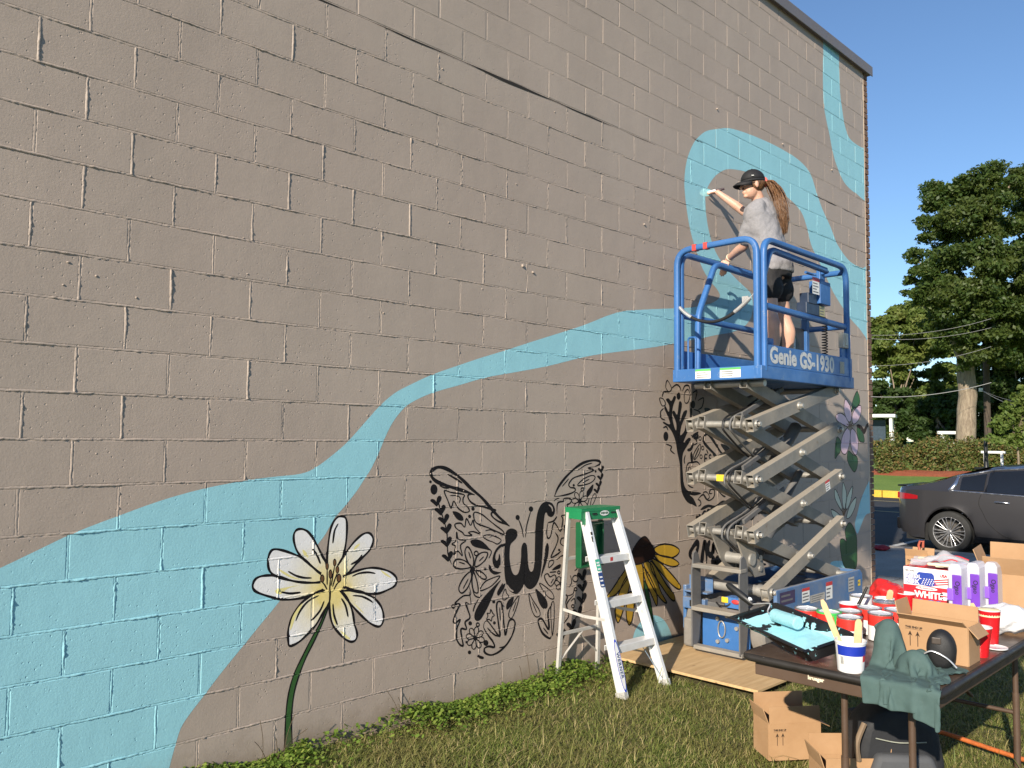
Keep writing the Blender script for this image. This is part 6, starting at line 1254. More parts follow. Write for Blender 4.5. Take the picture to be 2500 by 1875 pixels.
# ---- paint cans
canr = simple('red can label', (.60, .035, .025), .38, var=.05); canw = simple('white can label', (.76, .75, .74), .4, var=.04); tin = simple('tin', (.62, .62, .61), .28, .85, .08); lidw = simple('white lid paint', (.76, .76, .78), .35, var=.06); lgrn = simple('green wet paint', (.06, .50, .10), .3); pinkp = simple('pinkish lid', (.66, .56, .58), .4)
def paint_can(x, y, label, red=True, lid=lidw, drip=None, rz=0., z=TZ, group='quart paint cans on the table'):
    T = thing('paint_can', label, 'paint can', (x, y, z), rz, group); r, h = .0535, .124
    m = MB(); m.lathe([(r*.96, 0), (r, .002), (r, h-.004), (r*1.035, h-.003), (r*1.035, h), (r*.90, h), (r*.88, h-.006), (r*.5, h-.006)], n=32, cap1=False); m.build('can_body', tin, T, smooth=40)
    m = MB(); m.lathe([(r*.885, h-.0045), (.001, h-.0045)], n=32, cap0=False, cap1=False); m.lathe([(r*.80, h-.0035), (r*.84, h-.001), (r*.88, h-.0035)], n=32, cap0=False, cap1=False); m.build('lid', lid, T, smooth=60)
    m = MB(); m.lathe([(r*1.008, h*.56), (r*1.008, h-.007)], n=32, cap0=False, cap1=False); m.build('upper_label', canr if red else canw, T, smooth=60)
    m = MB(); m.lathe([(r*1.008, .004), (r*1.008, h*.555)], n=32, cap0=False, cap1=False); m.build('lower_label', canw, T, smooth=60)
    m = MB(); n = 9
    for a0, a1, z0, z1 in ((-2.1, -1.2, .006, h*.5), (.6, 1.1, .02, h*.4)):
        vs = []
        for i in range(n+1):
            a = a0+(a1-a0)*i/n; vs += [(r*1.014*math.cos(a), r*1.014*math.sin(a), z0), (r*1.014*math.cos(a), r*1.014*math.sin(a), z1-(z1-z0)*.35*(i/n))]
        m.add(vs, [(2*i, 2*i+2, 2*i+3, 2*i+1) for i in range(n)])
    if red: m.build('black_panel', simple('black print', (.02, .02, .022), .5), T, fix=False)
    m = MB()
    for a in (3.4, 3.9, 4.6): 
        vs = [(r*1.016*math.cos(a+.10*math.cos(k*1.047)), r*1.016*math.sin(a+.10*math.cos(k*1.047)), h*.78+.006*math.sin(k*1.047)) for k in range(6)]; m.add(vs, [tuple(range(6))])
    if red: m.build('label_emblem', simple('pale emblem', (.75, .45, .42), .5), T, fix=False)['kind'] = 'stuff'
    if drip:
        m = MB(); m.lathe([(r*.90, h+.0005), (r*1.045, h+.0008), (r*1.05, h-.006)], n=32, cap0=False, cap1=False)
        for a0, w, L in ((3.75, .30, .066), (3.5, .16, .030), (4.1, .2, .045)):
            vs = []
            for i in range(7):
                f = i/6; ww = w*(1-.6*f)*(1+.25*math.sin(f*9)); vs += [(r*1.026*math.cos(a0-ww/2), r*1.026*math.sin(a0-ww/2), h-L*f), (r*1.026*math.cos(a0+ww/2), r*1.026*math.sin(a0+ww/2), h-L*f)]
            m.add(vs, [(2*i, 2*i+1, 2*i+3, 2*i+2) for i in range(6)])
        m.build('paint_drip', drip, T, fix=False)
    return T
CL = 'red and white labelled quart paint can standing among others on the table'
paint_can(2.766, -2.112, 'red and white paint can next to the roller tray, at the end of the group'); paint_can(2.762, -2.221, 'paint can with bright green paint dripping down its label', drip=lgrn, rz=.3)
for x, y, r_, lb in ((2.86, -2.274, .5, 'red labelled paint can between the green dripped one and the red cup'), (2.725, -2.331, 1.0, 'red labelled paint can right behind the stir sticks of the white tub'), (3.008, -2.307, .2, 'red labelled paint can in front of the silver lidded can'), (2.911, -2.394, .8, 'red labelled paint can half hidden behind the green garment'), (3.053, -2.415, .4, 'red labelled paint can touching the cardboard box with arrows')): paint_can(x, y, lb, rz=r_)
paint_can(3.214, -2.300, 'paint can with shiny bare silver lid behind the red ones', lid=tin, rz=.2); paint_can(3.279, -2.155, 'all white paint can with smeared lid beside the red cup', red=False, rz=2)
# ---- plastic cups, stir sticks, brush
cupr = simple('red cup plastic', (.58, .012, .018), .3, var=.04); cupw = simple('white cup inside', (.75, .74, .74), .4, var=.03); stick = simple('wooden stir stick', (.62, .42, .22), .7, var=.15, vscale=14)
def cup(x, y, label, h=.118, r0=.030, r1=.046, z=TZ):
    T = thing('plastic_cup', label, 'cup', (x, y, z), group='red plastic cups on the table'); m = MB()
    m.lathe([(r0, 0), (r0+.001, .004), (r0+(r1-r0)*.3, h*.3), (r0+(r1-r0)*.31, h*.31), (r1, h-.004)], n=28, cap1=False); m.build('cup_wall', cupr, T, smooth=40)
    m = MB(); m.lathe([(r1, h-.005), (r1+.0025, h-.002), (r1+.001, h), (r1-.002, h-.001)], n=28, cap0=False, cap1=False); m.build('rim', cupw, T, smooth=60); m = MB(); m.lathe([(r1-.0015, h-.002), (r0-.001, .006), (.001, .006)], n=28, cap0=False, cap1=False); m.build('inside', cupw, T, smooth=40); return T
cup(3.065, -2.185, 'red plastic cup holding a black brush, beside the white paint can'); cup(3.376, -2.235, 'red plastic cup with a flat wooden stick in front of the crumpled red bag', .11); cup(3.56, -2.275, 'plain red plastic cup against the box of rags'); cup(2.936, -2.80, 'tall red plastic cup with a wooden stick right of the cardboard box', .125); cup(3.20, -2.765, 'tall red plastic cup filled to a cream rim beside the plastic bag', .155, .033, .046)
def stir(p0, p1, label, w=.026, th=.003, mat=stick, name='stir_stick', cat='stick'):
    p0, p1 = Vector(p0), Vector(p1); m = MB(); d = (p1-p0).normalized(); u = d.cross(Vector(CC)-p0).normalized(); n = (u.cross(d)).normalized(); L = (p1-p0).length
    m.prism([(-w/2, 0), (w/2, 0), (w*.56, L*.6), (w*.5, L*.93), (w*.25, L), (-w*.25, L), (-w*.5, L*.93), (-w*.56, L*.6)], (0, 0, 0), u, d, n, th); o = m.build(name, mat, bevel=.001); o.location = p0; tag(o, label, cat); return o
TBX, TBY = 2.301, -2.514
stir((TBX+.02, TBY+.02, TZ+.02), (2.30, -2.400, TZ+.262), 'pale wooden stir stick leaning steeply left out of the white tub', .022); stir((TBX+.02, TBY-.012, TZ+.02), (2.335, -2.535, TZ+.20), 'shorter wooden stir stick with a painted face standing in the white tub', .026)
stir((2.936, -2.80, TZ+.01), (2.93, -2.775, TZ+.22), 'wooden stick standing in the tall red cup by the cardboard box', .022); stir((3.39, -2.235, TZ+.02), (3.37, -2.27, TZ+.155), 'flat wooden stick standing in the red cup before the red bag', .028)
o = MB(); o.tube([(0, 0, 0), (.01, -.02, .08), (.035, -.055, .17)], [.006, .008, .006], 8); o = o.build('small_brush', blk, smooth=60); o.location = (3.065, -2.205, TZ+.03); tag(o, 'black handled brush standing in the red cup by the white can', 'brush')
q = MB(); q.lathe([(.038, 0), (.0445, .003), (.0445, .03), (.040, .034), (.0005, .036)], n=24, cap0=False); o = q.build('cream_filling', simple('cream paint', (.80, .72, .42), .4), smooth=50); o.location = (3.20, -2.765, TZ+.123); tag(o, 'cream coloured paint filling the top of the tallest red cup', 'paint')
q = MB(); q.lathe([(.001, .002), (.048, .002), (.050, .004), (.050, 0), (.045, -.002)], n=30, cap0=False, cap1=False); o = q.build('tub_lid', cupw, smooth=50); o.location = (3.13, -2.805, TZ+.004); tag(o, 'round white plastic lid lying flat at the table edge', 'lid')
# ---- white tub with blue label
T = thing('white_tub', 'white plastic tub with blue printed band and barcode', 'tub', (TBX, TBY, TZ))
q = MB(); q.lathe([(.046, 0), (.049, .003), (.0575, .112), (.0605, .114), (.0605, .122), (.057, .122), (.047, .006), (.001, .006)], n=36, cap0=True, cap1=False); q.build('tub_wall', cupw, T, smooth=40)
def band(r0, z0, r1, z1, a0, a1, n=18, k=1.008): 
    m = MB(); vs = []
    for i in range(n+1):
        a = a0+(a1-a0)*i/n; vs += [(r0*k*math.cos(a), r0*k*math.sin(a), z0), (r1*k*math.cos(a), r1*k*math.sin(a), z1)]
    m.add(vs, [(2*i, 2*i+2, 2*i+3, 2*i+1) for i in range(n)]); return m
band(.0542, .068, .0572, .106, 2.55, 5.3).build('blue_band', simple('deep blue print', (.012, .035, .36), .4), T, fix=False); band(.0520, .045, .0545, .078, 4.50, 5.1, k=1.014).build('red_panel', simple('red print', (.55, .03, .04), .4), T, fix=False)
m = MB()
for k in range(9): b2 = band(.0515, .034, .0533, .064, 2.80+k*.028, 2.80+k*.028+.014, 1, 1.016); m.add(b2.v, b2.f)
m.build('barcode', simple('black print', (0, 0, 0)), T, fix=False)['kind'] = 'stuff'
m = band(.0510, .030, .0533, .066, 2.76, 3.10, k=1.012); m.build('barcode_field', stk, T, fix=False)
# ---- roller tray with roller
trayb, t, b = new_mat('black tray with paint'); p = obj_pos(t); g = t.nodes.new('ShaderNodeNewGeometry'); s_ = t.nodes.new('ShaderNodeSeparateXYZ'); t.links.new(p, s_.inputs[0])
fac = ramp(t, noise(t, 17, 6, .7, p), [(.60, 0.), (.615, 1.)]); zz = ramp(t, g.outputs['Backfacing'], [(.4, 1.), (.6, 1.)]); mul = t.nodes.new('ShaderNodeMath'); mul.operation = 'MULTIPLY'; t.links.new(fac, mul.inputs[0]); t.links.new(zz, mul.inputs[1])
t.links.new(mixc(t, mul.outputs[0], (.010, .010, .011), (.33, .68, .74)), b.inputs['Base Color']); b.inputs['Roughness'].default_value = .28
wet, t, b = new_mat('wet pale blue paint pool'); p = obj_pos(t); t.links.new(mixc(t, noise(t, 9, 3, .5, p), (.30, .66, .73), (.40, .74, .80)), b.inputs['Base Color']); b.inputs['Roughness'].default_value = .14; bump(t, b, noise(t, 26, 3, .5, p), .35, .006)
A = Vector((2.565, -1.955, TZ)); B = Vector((2.325, -2.425, TZ)); ax = (B-A).normalized(); L = (B-A).length
tray = thing('roller_tray', 'black plastic roller tray splashed and filled with pale blue paint', 'paint tray', tuple((A+B)/2+Vector((0, 0, .040))), math.atan2(ax.y, ax.x)); tray.rotation_euler = (rad(12), rad(3), math.atan2(ax.y, ax.x))
h2, w2, wb = L/2, .118, .086
def ring(x, w, z): return [(x, -w, z), (x, w, z)]
outer = MB(); stx_ = [(-h2, .118, .040, .066), (-h2+.03, .118, .030, .068), (-.05, .118, .020, .070), (.10, .118, .002, .070), (h2-.03, .118, .0, .070), (h2, .116, .012, .068)]
vs = []
for x, w, zb, zt in stx_: vs += [(x, -w-.012, zt-.004), (x, -w-.008, zt), (x, -w, zt), (x, -wb, zb+.004), (x, wb, zb+.004), (x, w, zt), (x, w+.008, zt), (x, w+.012, zt-.004)]
outer.add(vs, [(i*8+j, (i+1)*8+j, (i+1)*8+j+1, i*8+j+1) for i in range(5) for j in range(7)]); n5 = 5*8
outer.add([vs[2], vs[3], vs[4], vs[5]], [(0, 1, 2, 3)]); outer.add([vs[n5+2], vs[n5+3], vs[n5+4], vs[n5+5]], [(0, 1, 2, 3)])
outer.add([(-h2-.014, -.13, .064), (-h2-.014, .13, .064), (-h2, .126, .066), (-h2, -.126, .066)], [(0, 1, 2, 3)]); outer.add([(h2+.014, -.128, .064), (h2+.014, .128, .064), (h2, .126, .068), (h2, -.126, .068)], [(0, 1, 2, 3)])
o = outer.build('tray_shell', trayb, tray); md = o.modifiers.new('s', 'SOLIDIFY'); md.thickness = .003; md.offset = 1; 
q = MB(); q.prism([(-h2+.03, -.10), (-h2+.05, -.115), (h2-.02, -.105), (h2-.02, .105), (-h2+.05, .115), (-h2+.03, .10)], (0, 0, 0), (1, 0, 0), (0, 1, 0), (0, 0, 1), .001)
q.v = [(x, y*(.80 if x > 0 else .86), (.038-.0*(x)) if x > .0 else .052) for x, y, z in q.v]; q = MB()
for i in range(19):
    x = -h2+.03+(L-.06)*i/18; zf = max(.030, .046-.05*(x+h2-.03)/(L*.55)); 
    for j in range(9): q.v.append((x, -.093+.186*j/8, zf+.0015*math.sin(j*2.1+i*1.3)))
q.f = [(i*9+j, (i+1)*9+j, (i+1)*9+j+1, i*9+j+1) for i in range(18) for j in range(8)]; q.mi = [0]*len(q.f); q.build('paint_pool', wet, tray, smooth=60)
q = MB()
for i in range(13):                          # paint drawn up the inner faces
    x = -h2+.02+(L-.04)*i/12
    for s_2 in (-1, 1): q.v += [(x, s_2*.091, .030), (x, s_2*(.105+.004*math.sin(i*2.7)), .050+.010*math.sin(i*1.9+s_2))]
q.f = [(4*i+k, 4*i+k+1, 4*i+k+5, 4*i+k+4) for i in range(12) for k in (0, 2)]; q.mi = [0]*len(q.f); q.build('paint_smears', wet, tray, smooth=60)
rol = thing('paint_roller', 'paint roller with black handle and blue soaked cover lying in the tray', 'roller', tuple(A.lerp(B, .36)+Vector((.02, 0, .118))), math.atan2(ax.y, ax.x))
nap = simple('soaked roller nap', (.34, .68, .74), .5, var=.12, vscale=60, bstr=.9, bscale=190, bdist=.008); q = MB(); q.lathe([(.004, -.088), (.024, -.088), (.029, -.083), (.029, .083), (.024, .088), (.004, .088)], (.03, .0, 0), 24, Matrix.Rotation(math.pi/2, 3, 'Y') @ Matrix.Rotation(.0, 3, 'Z')); q.build('roller_cover', nap, rol, smooth=40)
inv = Matrix.Rotation(-math.atan2(ax.y, ax.x), 3, 'Z'); RO = Vector(rol.location); hb = at_x(1838, 1475, 2.62); ht = at_x(1775, 1426, 2.62)
def rl(P): return inv @ (Vector(P)-RO)
q = MB(); e0 = Vector((-.06, 0, 0)); q.tube(fillet([e0, e0+Vector((-.055, 0, .0)), e0+Vector((-.06, .03, .04)), rl(hb)], .02), .0035, 8); q.build('wire_frame', silv, rol, smooth=60)
q = MB(); q.tube([rl(hb), rl(hb.lerp(ht, .1)), rl(hb.lerp(ht, .5)), rl(hb.lerp(ht, .9)), rl(ht)], [.010, .016, .0175, .016, .010], 12); q.build('handle', blk, rol, smooth=60)
q = MB(); q.sphere(rl(hb.lerp(ht, .12))+Vector((0, 0, .004)), (.014, .014, .018), 10, 7); q.build('paint_blob', simple('white blob', (.75, .78, .78), .4), rol, smooth=60)
# ---- cardboard boxes
card, t, b = new_mat('corrugated cardboard'); p = obj_pos(t); co = mixc(t, ramp(t, noise(t, 5, 5, .6, p), [(.3, 0.), (.7, 1.)]), (.37, .215, .105), (.45, .275, .145)); wv = t.nodes.new('ShaderNodeTexWave'); wv.inputs['Scale'].default_value = 90; wv.bands_direction = 'X'; t.links.new(p, wv.inputs['Vector']); co = mixc(t, mixf(t, wv.outputs['Color'], .05), co, (.30, .17, .08)); t.links.new(co, b.inputs['Base Color']); b.inputs['Roughness'].default_value = .8; bump(t, b, noise(t, 16, 4, .6, p), .2, .006)
inkm = simple('brown box print', (.035, .020, .012), .7)
def carton(label, loc, rz, w, d, h, flaps, print_=None, name='cardboard_box', th=.004):
    """w along local x (front face at y=-d/2), flaps: side -> (length, opening angle from closed up; 0 = straight up)"""
    T = thing(name, label, 'box', loc, rz); 
    for nm, c, s in (('front_panel', (0, -d/2, h/2), (w, th, h)), ('back_panel', (0, d/2, h/2), (w, th, h)), ('side_panel', (-w/2, 0, h/2), (th, d-th*2.2, h)), ('side_panel', (w/2, 0, h/2), (th, d-th*2.2, h)), ('bottom_panel', (0, 0, th/2), (w-th*2, d-th*2.2, th))):
        m = MB(); m.box(c, s); o = m.build(nm, card, T, bevel=.0012); 
        if nm == 'front_panel': fr_ = o
    for sd_, (L, ang, sk) in flaps.items():
        ax_, c0, wd = {'f': ((0, -1), (0, -d/2), w), 'b': ((0, 1), (0, d/2), w), 'l': ((-1, 0), (-w/2, 0), d), 'r': ((1, 0), (w/2, 0), d)}[sd_]
        U = Vector((-ax_[1], ax_[0], 0)); O = Vector((c0[0], c0[1], h)); D = Vector((ax_[0]*math.sin(ang), ax_[1]*math.sin(ang), math.cos(ang))); N = U.cross(D).normalized()
        m = MB(); m.prism([(-wd/2*.985, 0), (wd/2*.985, 0), (wd/2*(.97-sk), L), (-wd/2*(.97-sk), L)], O+N*(-th/2), U, D, N, th); m.build('flap', card, T, bevel=.001)
    if print_:
        px_, pz, s = print_; m = MB(); y = -d/2-th/2-.0006
        wd = decal_text(m, 'THIS END UP', (px_, y, pz), (1, 0, 0), (0, 0, 1), s*1.05, s*.06, 1.0); decal_rect(m, (px_, y, pz-s*.42), (1, 0, 0), (0, 0, 1), wd, s*.10)
        for k in (.28, .72):
            cx = px_+wd*k; decal_rect(m, (cx-s*.14, y, pz-s*6.6), (1, 0, 0), (0, 0, 1), s*.28, s*4.6); decal_poly(m, [(-s*.85, -s*2.9), (0, -s*.95), (s*.85, -s*2.9), (s*.14, -s*2.4), (-s*.14, -s*2.4)], (cx, y, pz), (1, 0, 0), (0, 0, 1))
        m.build('box_print', inkm, fr_, fix=False)['kind'] = 'stuff'
        for ch in T.children:
            pass
    return T
# front faces look towards -X (rz=-90deg turns local -Y to -X)
R90 = -math.pi/2
cb_ = carton('open cardboard box on the table printed THIS END UP', (2.785, -2.685, TZ), R90, .270, .150, .155, {'f': (.050, 1.0, .02), 'b': (.062, .1, .0), 'l': (.070, .25, .05), 'r': (.055, 2.4, .05)}, (-.108, .120, .0112))
q = MB(); decal_rect(q, (.1352, -.035, .04), (0, 1, 0), (0, 0, 1), .05, .075); o = q.build('red_stamp', simple('faded red stamp', (.36, .13, .07), .8), cb_, fix=False)
carton('large open cardboard box at the far end of the table', (3.96, -2.70, TZ), R90+.15, .30, .30, .235, {'f': (.10, .5, .02), 'b': (.13, .0, 0), 'l': (.12, .35, .03), 'r': (.12, .3, .03)})
d1 = Vector((3.264-3.031, -1.927+1.75, 0)); a1 = math.atan2(d1.y, d1.x); nrm = Vector((math.sin(a1), -math.cos(a1), 0)); c1 = Vector((3.045, -1.762, 0))+d1*.5-nrm*.095
carton('open cardboard box on the grass with two printed arrows, beside the table leg', (c1.x, c1.y, -.005), a1, .285, .19, .185, {'f': (.085, -.06, .0), 'b': (.105, .05, .0), 'l': (.08, .35, .06), 'r': (.06, 2.0, .05)}, (-.118, .150, .0112))
carton('open cardboard box on the grass under the table with flaps standing up', (2.865, -2.255, -.005), a1-.12, .29, .20, .175, {'f': (.055, .0, .0), 'b': (.095, .1, .0), 'l': (.075, .30, .05), 'r': (.10, .15, .05)}, (-.118, .135, .0112))
carton('small cardboard carton standing behind the box of rags', (3.93, -2.22, TZ), R90, .12, .10, .27, {'f': (.04, .3, 0), 'b': (.04, .3, 0)}, (-.05, .24, .012))
# ---- box of rags with printed front
T = thing('rag_box', 'red white and blue printed box of white rags', 'box', (3.80, -2.335, TZ), R90); w, d, h = .245, .20, .235
redp = simple('red carton print', (.55, .022, .035), .4, var=.05); bluep = simple('blue carton print', (.025, .06, .33), .4); whp = simple('white carton', (.78, .77, .77), .45, var=.03)
m = MB(); m.box((0, 0, h/2), (w, d, h)); m.build('carton', whp, T, bevel=.003)
Y = -d/2-.0008; E1, E3 = (1, 0, 0), (0, 0, 1)
m = MB(); decal_rect(m, (-w/2, Y, 0), E1, E3, w, h*.60); m.build('red_field', redp, T, fix=False); m = MB(); decal_rect(m, (-w/2+.002, -d/2+.002, h+.0008), E1, (0, 1, 0), w-.004, d-.004); m.build('red_top', redp, T, fix=False)
m = MB(); decal_poly(m, [(.0, .148), (.0, .20), (.012, .213), (.078, .213), (.088, .203), (.092, .165), (.105, .152), (.07, .142)], (-.055, Y-.0006, 0), E1, E3); decal_text(m, 'TOOL', (-.112, Y-.0012, .178), E1, E3, .030, .0028); decal_text(m, 'BOX', (-.112, Y-.0012, .150), E1, E3, .034, .003); m.build('blue_print', bluep, T, fix=False)['kind'] = 'stuff'
m = MB(); decal_text(m, 'SELLARS', (-.112, Y-.0012, .212), E1, E3, .013, .0005); m.build('maker_print', stx, T, fix=False)['kind'] = 'stuff'
m = MB(); decal_text(m, 'USA', (.062, Y-.0012, .198), E1, E3, .020, .001); 
for k in range(3): decal_poly(m, [(.035, .150+k*.012), (.12, .165+k*.012), (.12, .171+k*.012), (.035, .156+k*.012)], (0, Y-.0012, 0), E1, E3)
m.build('red_print', redp, T, fix=False)['kind'] = 'stuff'
m = MB(); decal_text(m, 'TOOL', (-.112, Y-.0022, .178), E1, E3, .030, .0006); decal_text(m, 'BOX', (-.112, Y-.0022, .150), E1, E3, .034, .0008); decal_text(m, 'WHITE', (-.065, Y-.0012, .082), E1, E3, .045, .0022); decal_text(m, 'RAGS', (-.095, Y-.0032, .022), E1, E3, .066, .003)
for i in range(5):
    for j in range(4): decal_rect(m, (-.03+i*.013+j*.004, Y-.0012, .150+j*.009), E1, E3, .005, .005)
decal_poly(m, [(.055*math.cos(a)*(1.0), .009*math.sin(a)) for a in [i*math.pi/8 for i in range(16)]], (-.005, Y-.0012, .130), E1, E3); decal_poly(m, [(.028*math.cos(a), .022*math.sin(a)) for a in [i*math.pi/4+.4 for i in range(8)]], (.086, Y-.0012, .100), E1, E3); m.build('white_print', whp, T, fix=False)['kind'] = 'stuff'
m = MB(); decal_text(m, 'PROFESSIONAL', (-.005, Y-.002, .1265), E1, E3, .0105, .0003, 1, 'C'); decal_rect(m, (.066, Y-.002, .097), E1, E3, .04, .006); m.build('small_print', redp, T, fix=False)['kind'] = 'stuff'; m = MB(); decal_text(m, 'RAGS', (-.095, Y-.0026, .022), E1, E3, .066, .0065); m.build('letter_edge', bluep, T, fix=False)['kind'] = 'stuff'
# ---- things heaped on the rag box
def plastic(name, col, rough=.25, alpha=.35):
    m, t, b = new_mat(name); b.inputs['Base Color'].default_value = (*col, 1); b.inputs['Roughness'].default_value = rough; p = obj_pos(t); bump(t, b, noise(t, 11, 3, .5, p), .2, .01)
    tr = t.nodes.new('ShaderNodeBsdfTransparent'); tr.inputs[0].default_value = (.92, .92, .94, 1); mx = t.nodes.new('ShaderNodeMixShader'); mx.inputs[0].default_value = alpha; t.links.new(tr.outputs[0], mx.inputs[1]); t.links.new(b.outputs[0], mx.inputs[2]); t.links.new(mx.outputs[0], t.nodes['Material Output'].inputs[0]); return m
clear = plastic('clear plastic', (.72, .72, .76), .18, .45); frost = plastic('frosted plastic', (.74, .73, .80), .35, .62); purp = simple('purple plastic', (.16, .045, .42), .35); 
T = thing('zip_bag', 'clear zip bag with red seam lying open over the rag box', 'bag', (3.82, -2.36, TZ+.235), .2); m = MB(); nx_, ny_ = 16, 14
for i in range(nx_+1):
    for j in range(ny_+1):
        u, v = i/nx_-.5, j/ny_-.5; m.v.append((v*.24, -u*.27, .045*math.exp(-((u-.1)/.25)**2-(v/.3)**2)+.018*math.sin(u*17+v*9)*(.5-abs(u))+.018*math.cos(v*14-u*5)+.022))
m.f = [(i*(ny_+1)+j, (i+1)*(ny_+1)+j, (i+1)*(ny_+1)+j+1, i*(ny_+1)+j+1) for i in range(nx_) for j in range(ny_)]; m.mi = [0]*len(m.f); bagv = list(m.v); m.build('bag_film', clear, T, smooth=60)
m = MB(); m.tube([Vector(bagv[i*(ny_+1)+2])+Vector((0, 0, .002)) for i in range(nx_+1)], .0035, 5); m.tube([Vector(bagv[i*(ny_+1)+9])+Vector((0, 0, .002)) for i in range(nx_+1)], .0035, 5); m.build('red_seam', redp, T, smooth=60)
m = MB(); m.box((-.01, -.05, .016), (.09, .14, .016), Matrix.Rotation(.3, 3, 'Z')); m.build('dark_contents', blk, T, bevel=.006)
for k, (x, y, a, lb) in enumerate(((3.72, -2.43, .4, 'pale foam brush lying on the rag box, next to the blue label'), (3.70, -2.40, .1, 'second pale foam brush under the zip bag on the rag box'), (3.90, -2.27, 1.3, 'white roller sleeve lying on the back of the rag box'))):
    m = MB(); m.box((0, 0, 0), (.035, .12, .016)); o = m.build('foam_brush', simple('cream foam', (.72, .64, .46), .8), bevel=.006); o.location = (x, y, TZ+.255+.006*k); o.rotation_euler = (0, .1, a); tag(o, lb, 'brush')
m = MB(); m.tube([(0, 0, 0), (.003, .02, .03), (.0, .026, .06), (-.003, .016, .085), (.0, .0, .085), (.004, .004, .05)], .007, 7); o = m.build('wooden_handle', simple('red stained wood', (.42, .10, .06), .5), smooth=60); o.location = (3.90, -2.25, TZ+.27); tag(o, 'red stained looped brush handle sticking up behind the zip bag', 'handle')
# ---- clear storage cases with purple latches
def case(x, y, z, label, dy=.062, dx=.13, h=.245):
    T = thing('storage_case', label, 'storage case', (x, y, z), R90, 'clear storage cases with purple latches'); m = MB()
    m.prism([(-dy/2, 0), (dy/2, 0), (dy/2, h*.90), (dy/2-.012, h), (-dy/2+.012, h), (-dy/2, h*.90)], (0, -dx/2, 0), (1, 0, 0), (0, 0, 1), (0, 1, 0), dx); m.build('case_shell', frost, T, bevel=.008)
    m = MB(); m.box((.012, -dx/2-.004, h*.45), (.044, .008, h*.66)); m.build('latch_panel', purp, T, bevel=.004); m = MB(); m.box((-.018, -dx/2-.006, h*.38), (.030, .012, h*.24)); m.build('latch_clip', simple('light purple plastic', (.24, .10, .55), .35), T, bevel=.004)
    m = MB(); decal_text(m, 'Ogao', (.006, -dx/2-.0092, h*.66), (0, 0, -1), (1, 0, 0), .030, .0004); m.build('handwriting', blk, T, fix=False)['kind'] = 'stuff'; return T
for k, (x, y, lb) in enumerate(((3.58, -2.525, 'clear plastic case with purple latch pressed against the rag box'), (3.68, -2.578, 'clear plastic case with purple latch between two others'), (3.78, -2.632, 'clear plastic case with purple latch next to the big cardboard box'))): case(x, y, TZ+.055, lb)
T = thing('plastic_tub', 'shallow frosted plastic tub lying before the rag box', 'tub', (3.40, -2.47, TZ), R90); m = MB(); m.box((0, 0, .03), (.25, .20, .055)); m.build('tub_body', frost, T, bevel=.012); m = MB(); m.box((-.03, -.02, .022), (.09, .05, .02)); m.build('pink_paint', simple('pink paint jar', (.75, .30, .33), .4), T, bevel=.006); m = MB(); m.box((.06, -.03, .02), (.05, .05, .02)); m.build('green_paint', lgrn, T, bevel=.006)
# ---- crumpled red bag, white carrier bag, speaker
def crumple(name, label, cat, loc, r, mat, seed, sub_=3, amp=.35, parts=None):
    bm = bmesh.new(); bmesh.ops.create_icosphere(bm, subdivisions=sub_+1, radius=1); rg = np.random.default_rng(seed); D = rg.normal(size=(26, 3)); D /= np.linalg.norm(D, axis=1)[:, None]; A_ = rg.uniform(-1, 1, 26)
    for v in bm.verts:
        d = np.array(v.co); s = 1+amp*sum(a*max(0, float(d@k))**6 for a, k in zip(A_, D))*.6; c = Vector(d)*s; v.co = Vector((c.x*r[0], c.y*r[1], max(-.98*r[2], c.z*r[2])))
    me = bpy.data.meshes.new(name); bm.to_mesh(me); bm.free(); me.materials.append(mat); me.shade_smooth(); o = bpy.data.objects.new(name, me); COL.objects.link(o); o.location = loc; md = o.modifiers.new('d', 'DISPLACE'); tx_ = bpy.data.textures.new(name, 'VORONOI'); tx_.noise_scale = .05; md.texture = tx_; md.strength = .034; return tag(o, label, cat)
crumple('red_bag', 'crumpled red plastic bag standing open behind the paint cans', 'bag', (3.56, -2.175, TZ+.085), (.075, .085, .088), simple('red film', (.55, .02, .02), .3), 4)
crumple('carrier_bag', 'crumpled white plastic carrier bag beside the tall red cup', 'bag', (3.50, -2.745, TZ+.062), (.10, .105, .066), simple('white film', (.74, .74, .76), .4, bstr=.5, bscale=30, bdist=.01), 9, amp=.45)
spk = simple('black speaker mesh', (.012, .012, .013), .6, bstr=.5, bscale=400, bdist=.002); T = thing('portable_speaker', 'rounded black portable speaker with a wire handle leaning on the cardboard box', 'speaker', (2.60, -2.755, TZ+.078), .25); m = MB()
M_ = Matrix.Rotation(math.pi/2, 3, 'Y'); prof = [(.001, -.045), (.045, -.044), (.062, -.032), (.068, -.012), (.068, .012), (.062, .032), (.045, .044), (.001, .045)]; m.lathe(prof, (0, 0, 0), 28, M_ @ Matrix.Diagonal((1.14, .80, 1))); m.build('speaker_body', spk, T, smooth=60); m = MB(); m.tube(smooth_path([(-.048, .065, -.02), (-.056, .03, .0), (-.056, -.02, -.02), (-.05, -.055, -.055)], 5), .0035, 6); m.build('wire_handle', silv, T, smooth=60); m = MB(); m.box((-.047, .015, .040), (.006, .034, .026)); m.build('badge', simple('brown badge', (.06, .045, .035), .5), T, bevel=.003)
# ---- green garment draped over the table end
clothm = simple('green cotton garment', (.060, .105, .098), .85, var=.10, vscale=25, bstr=.3, bscale=500, bdist=.001)
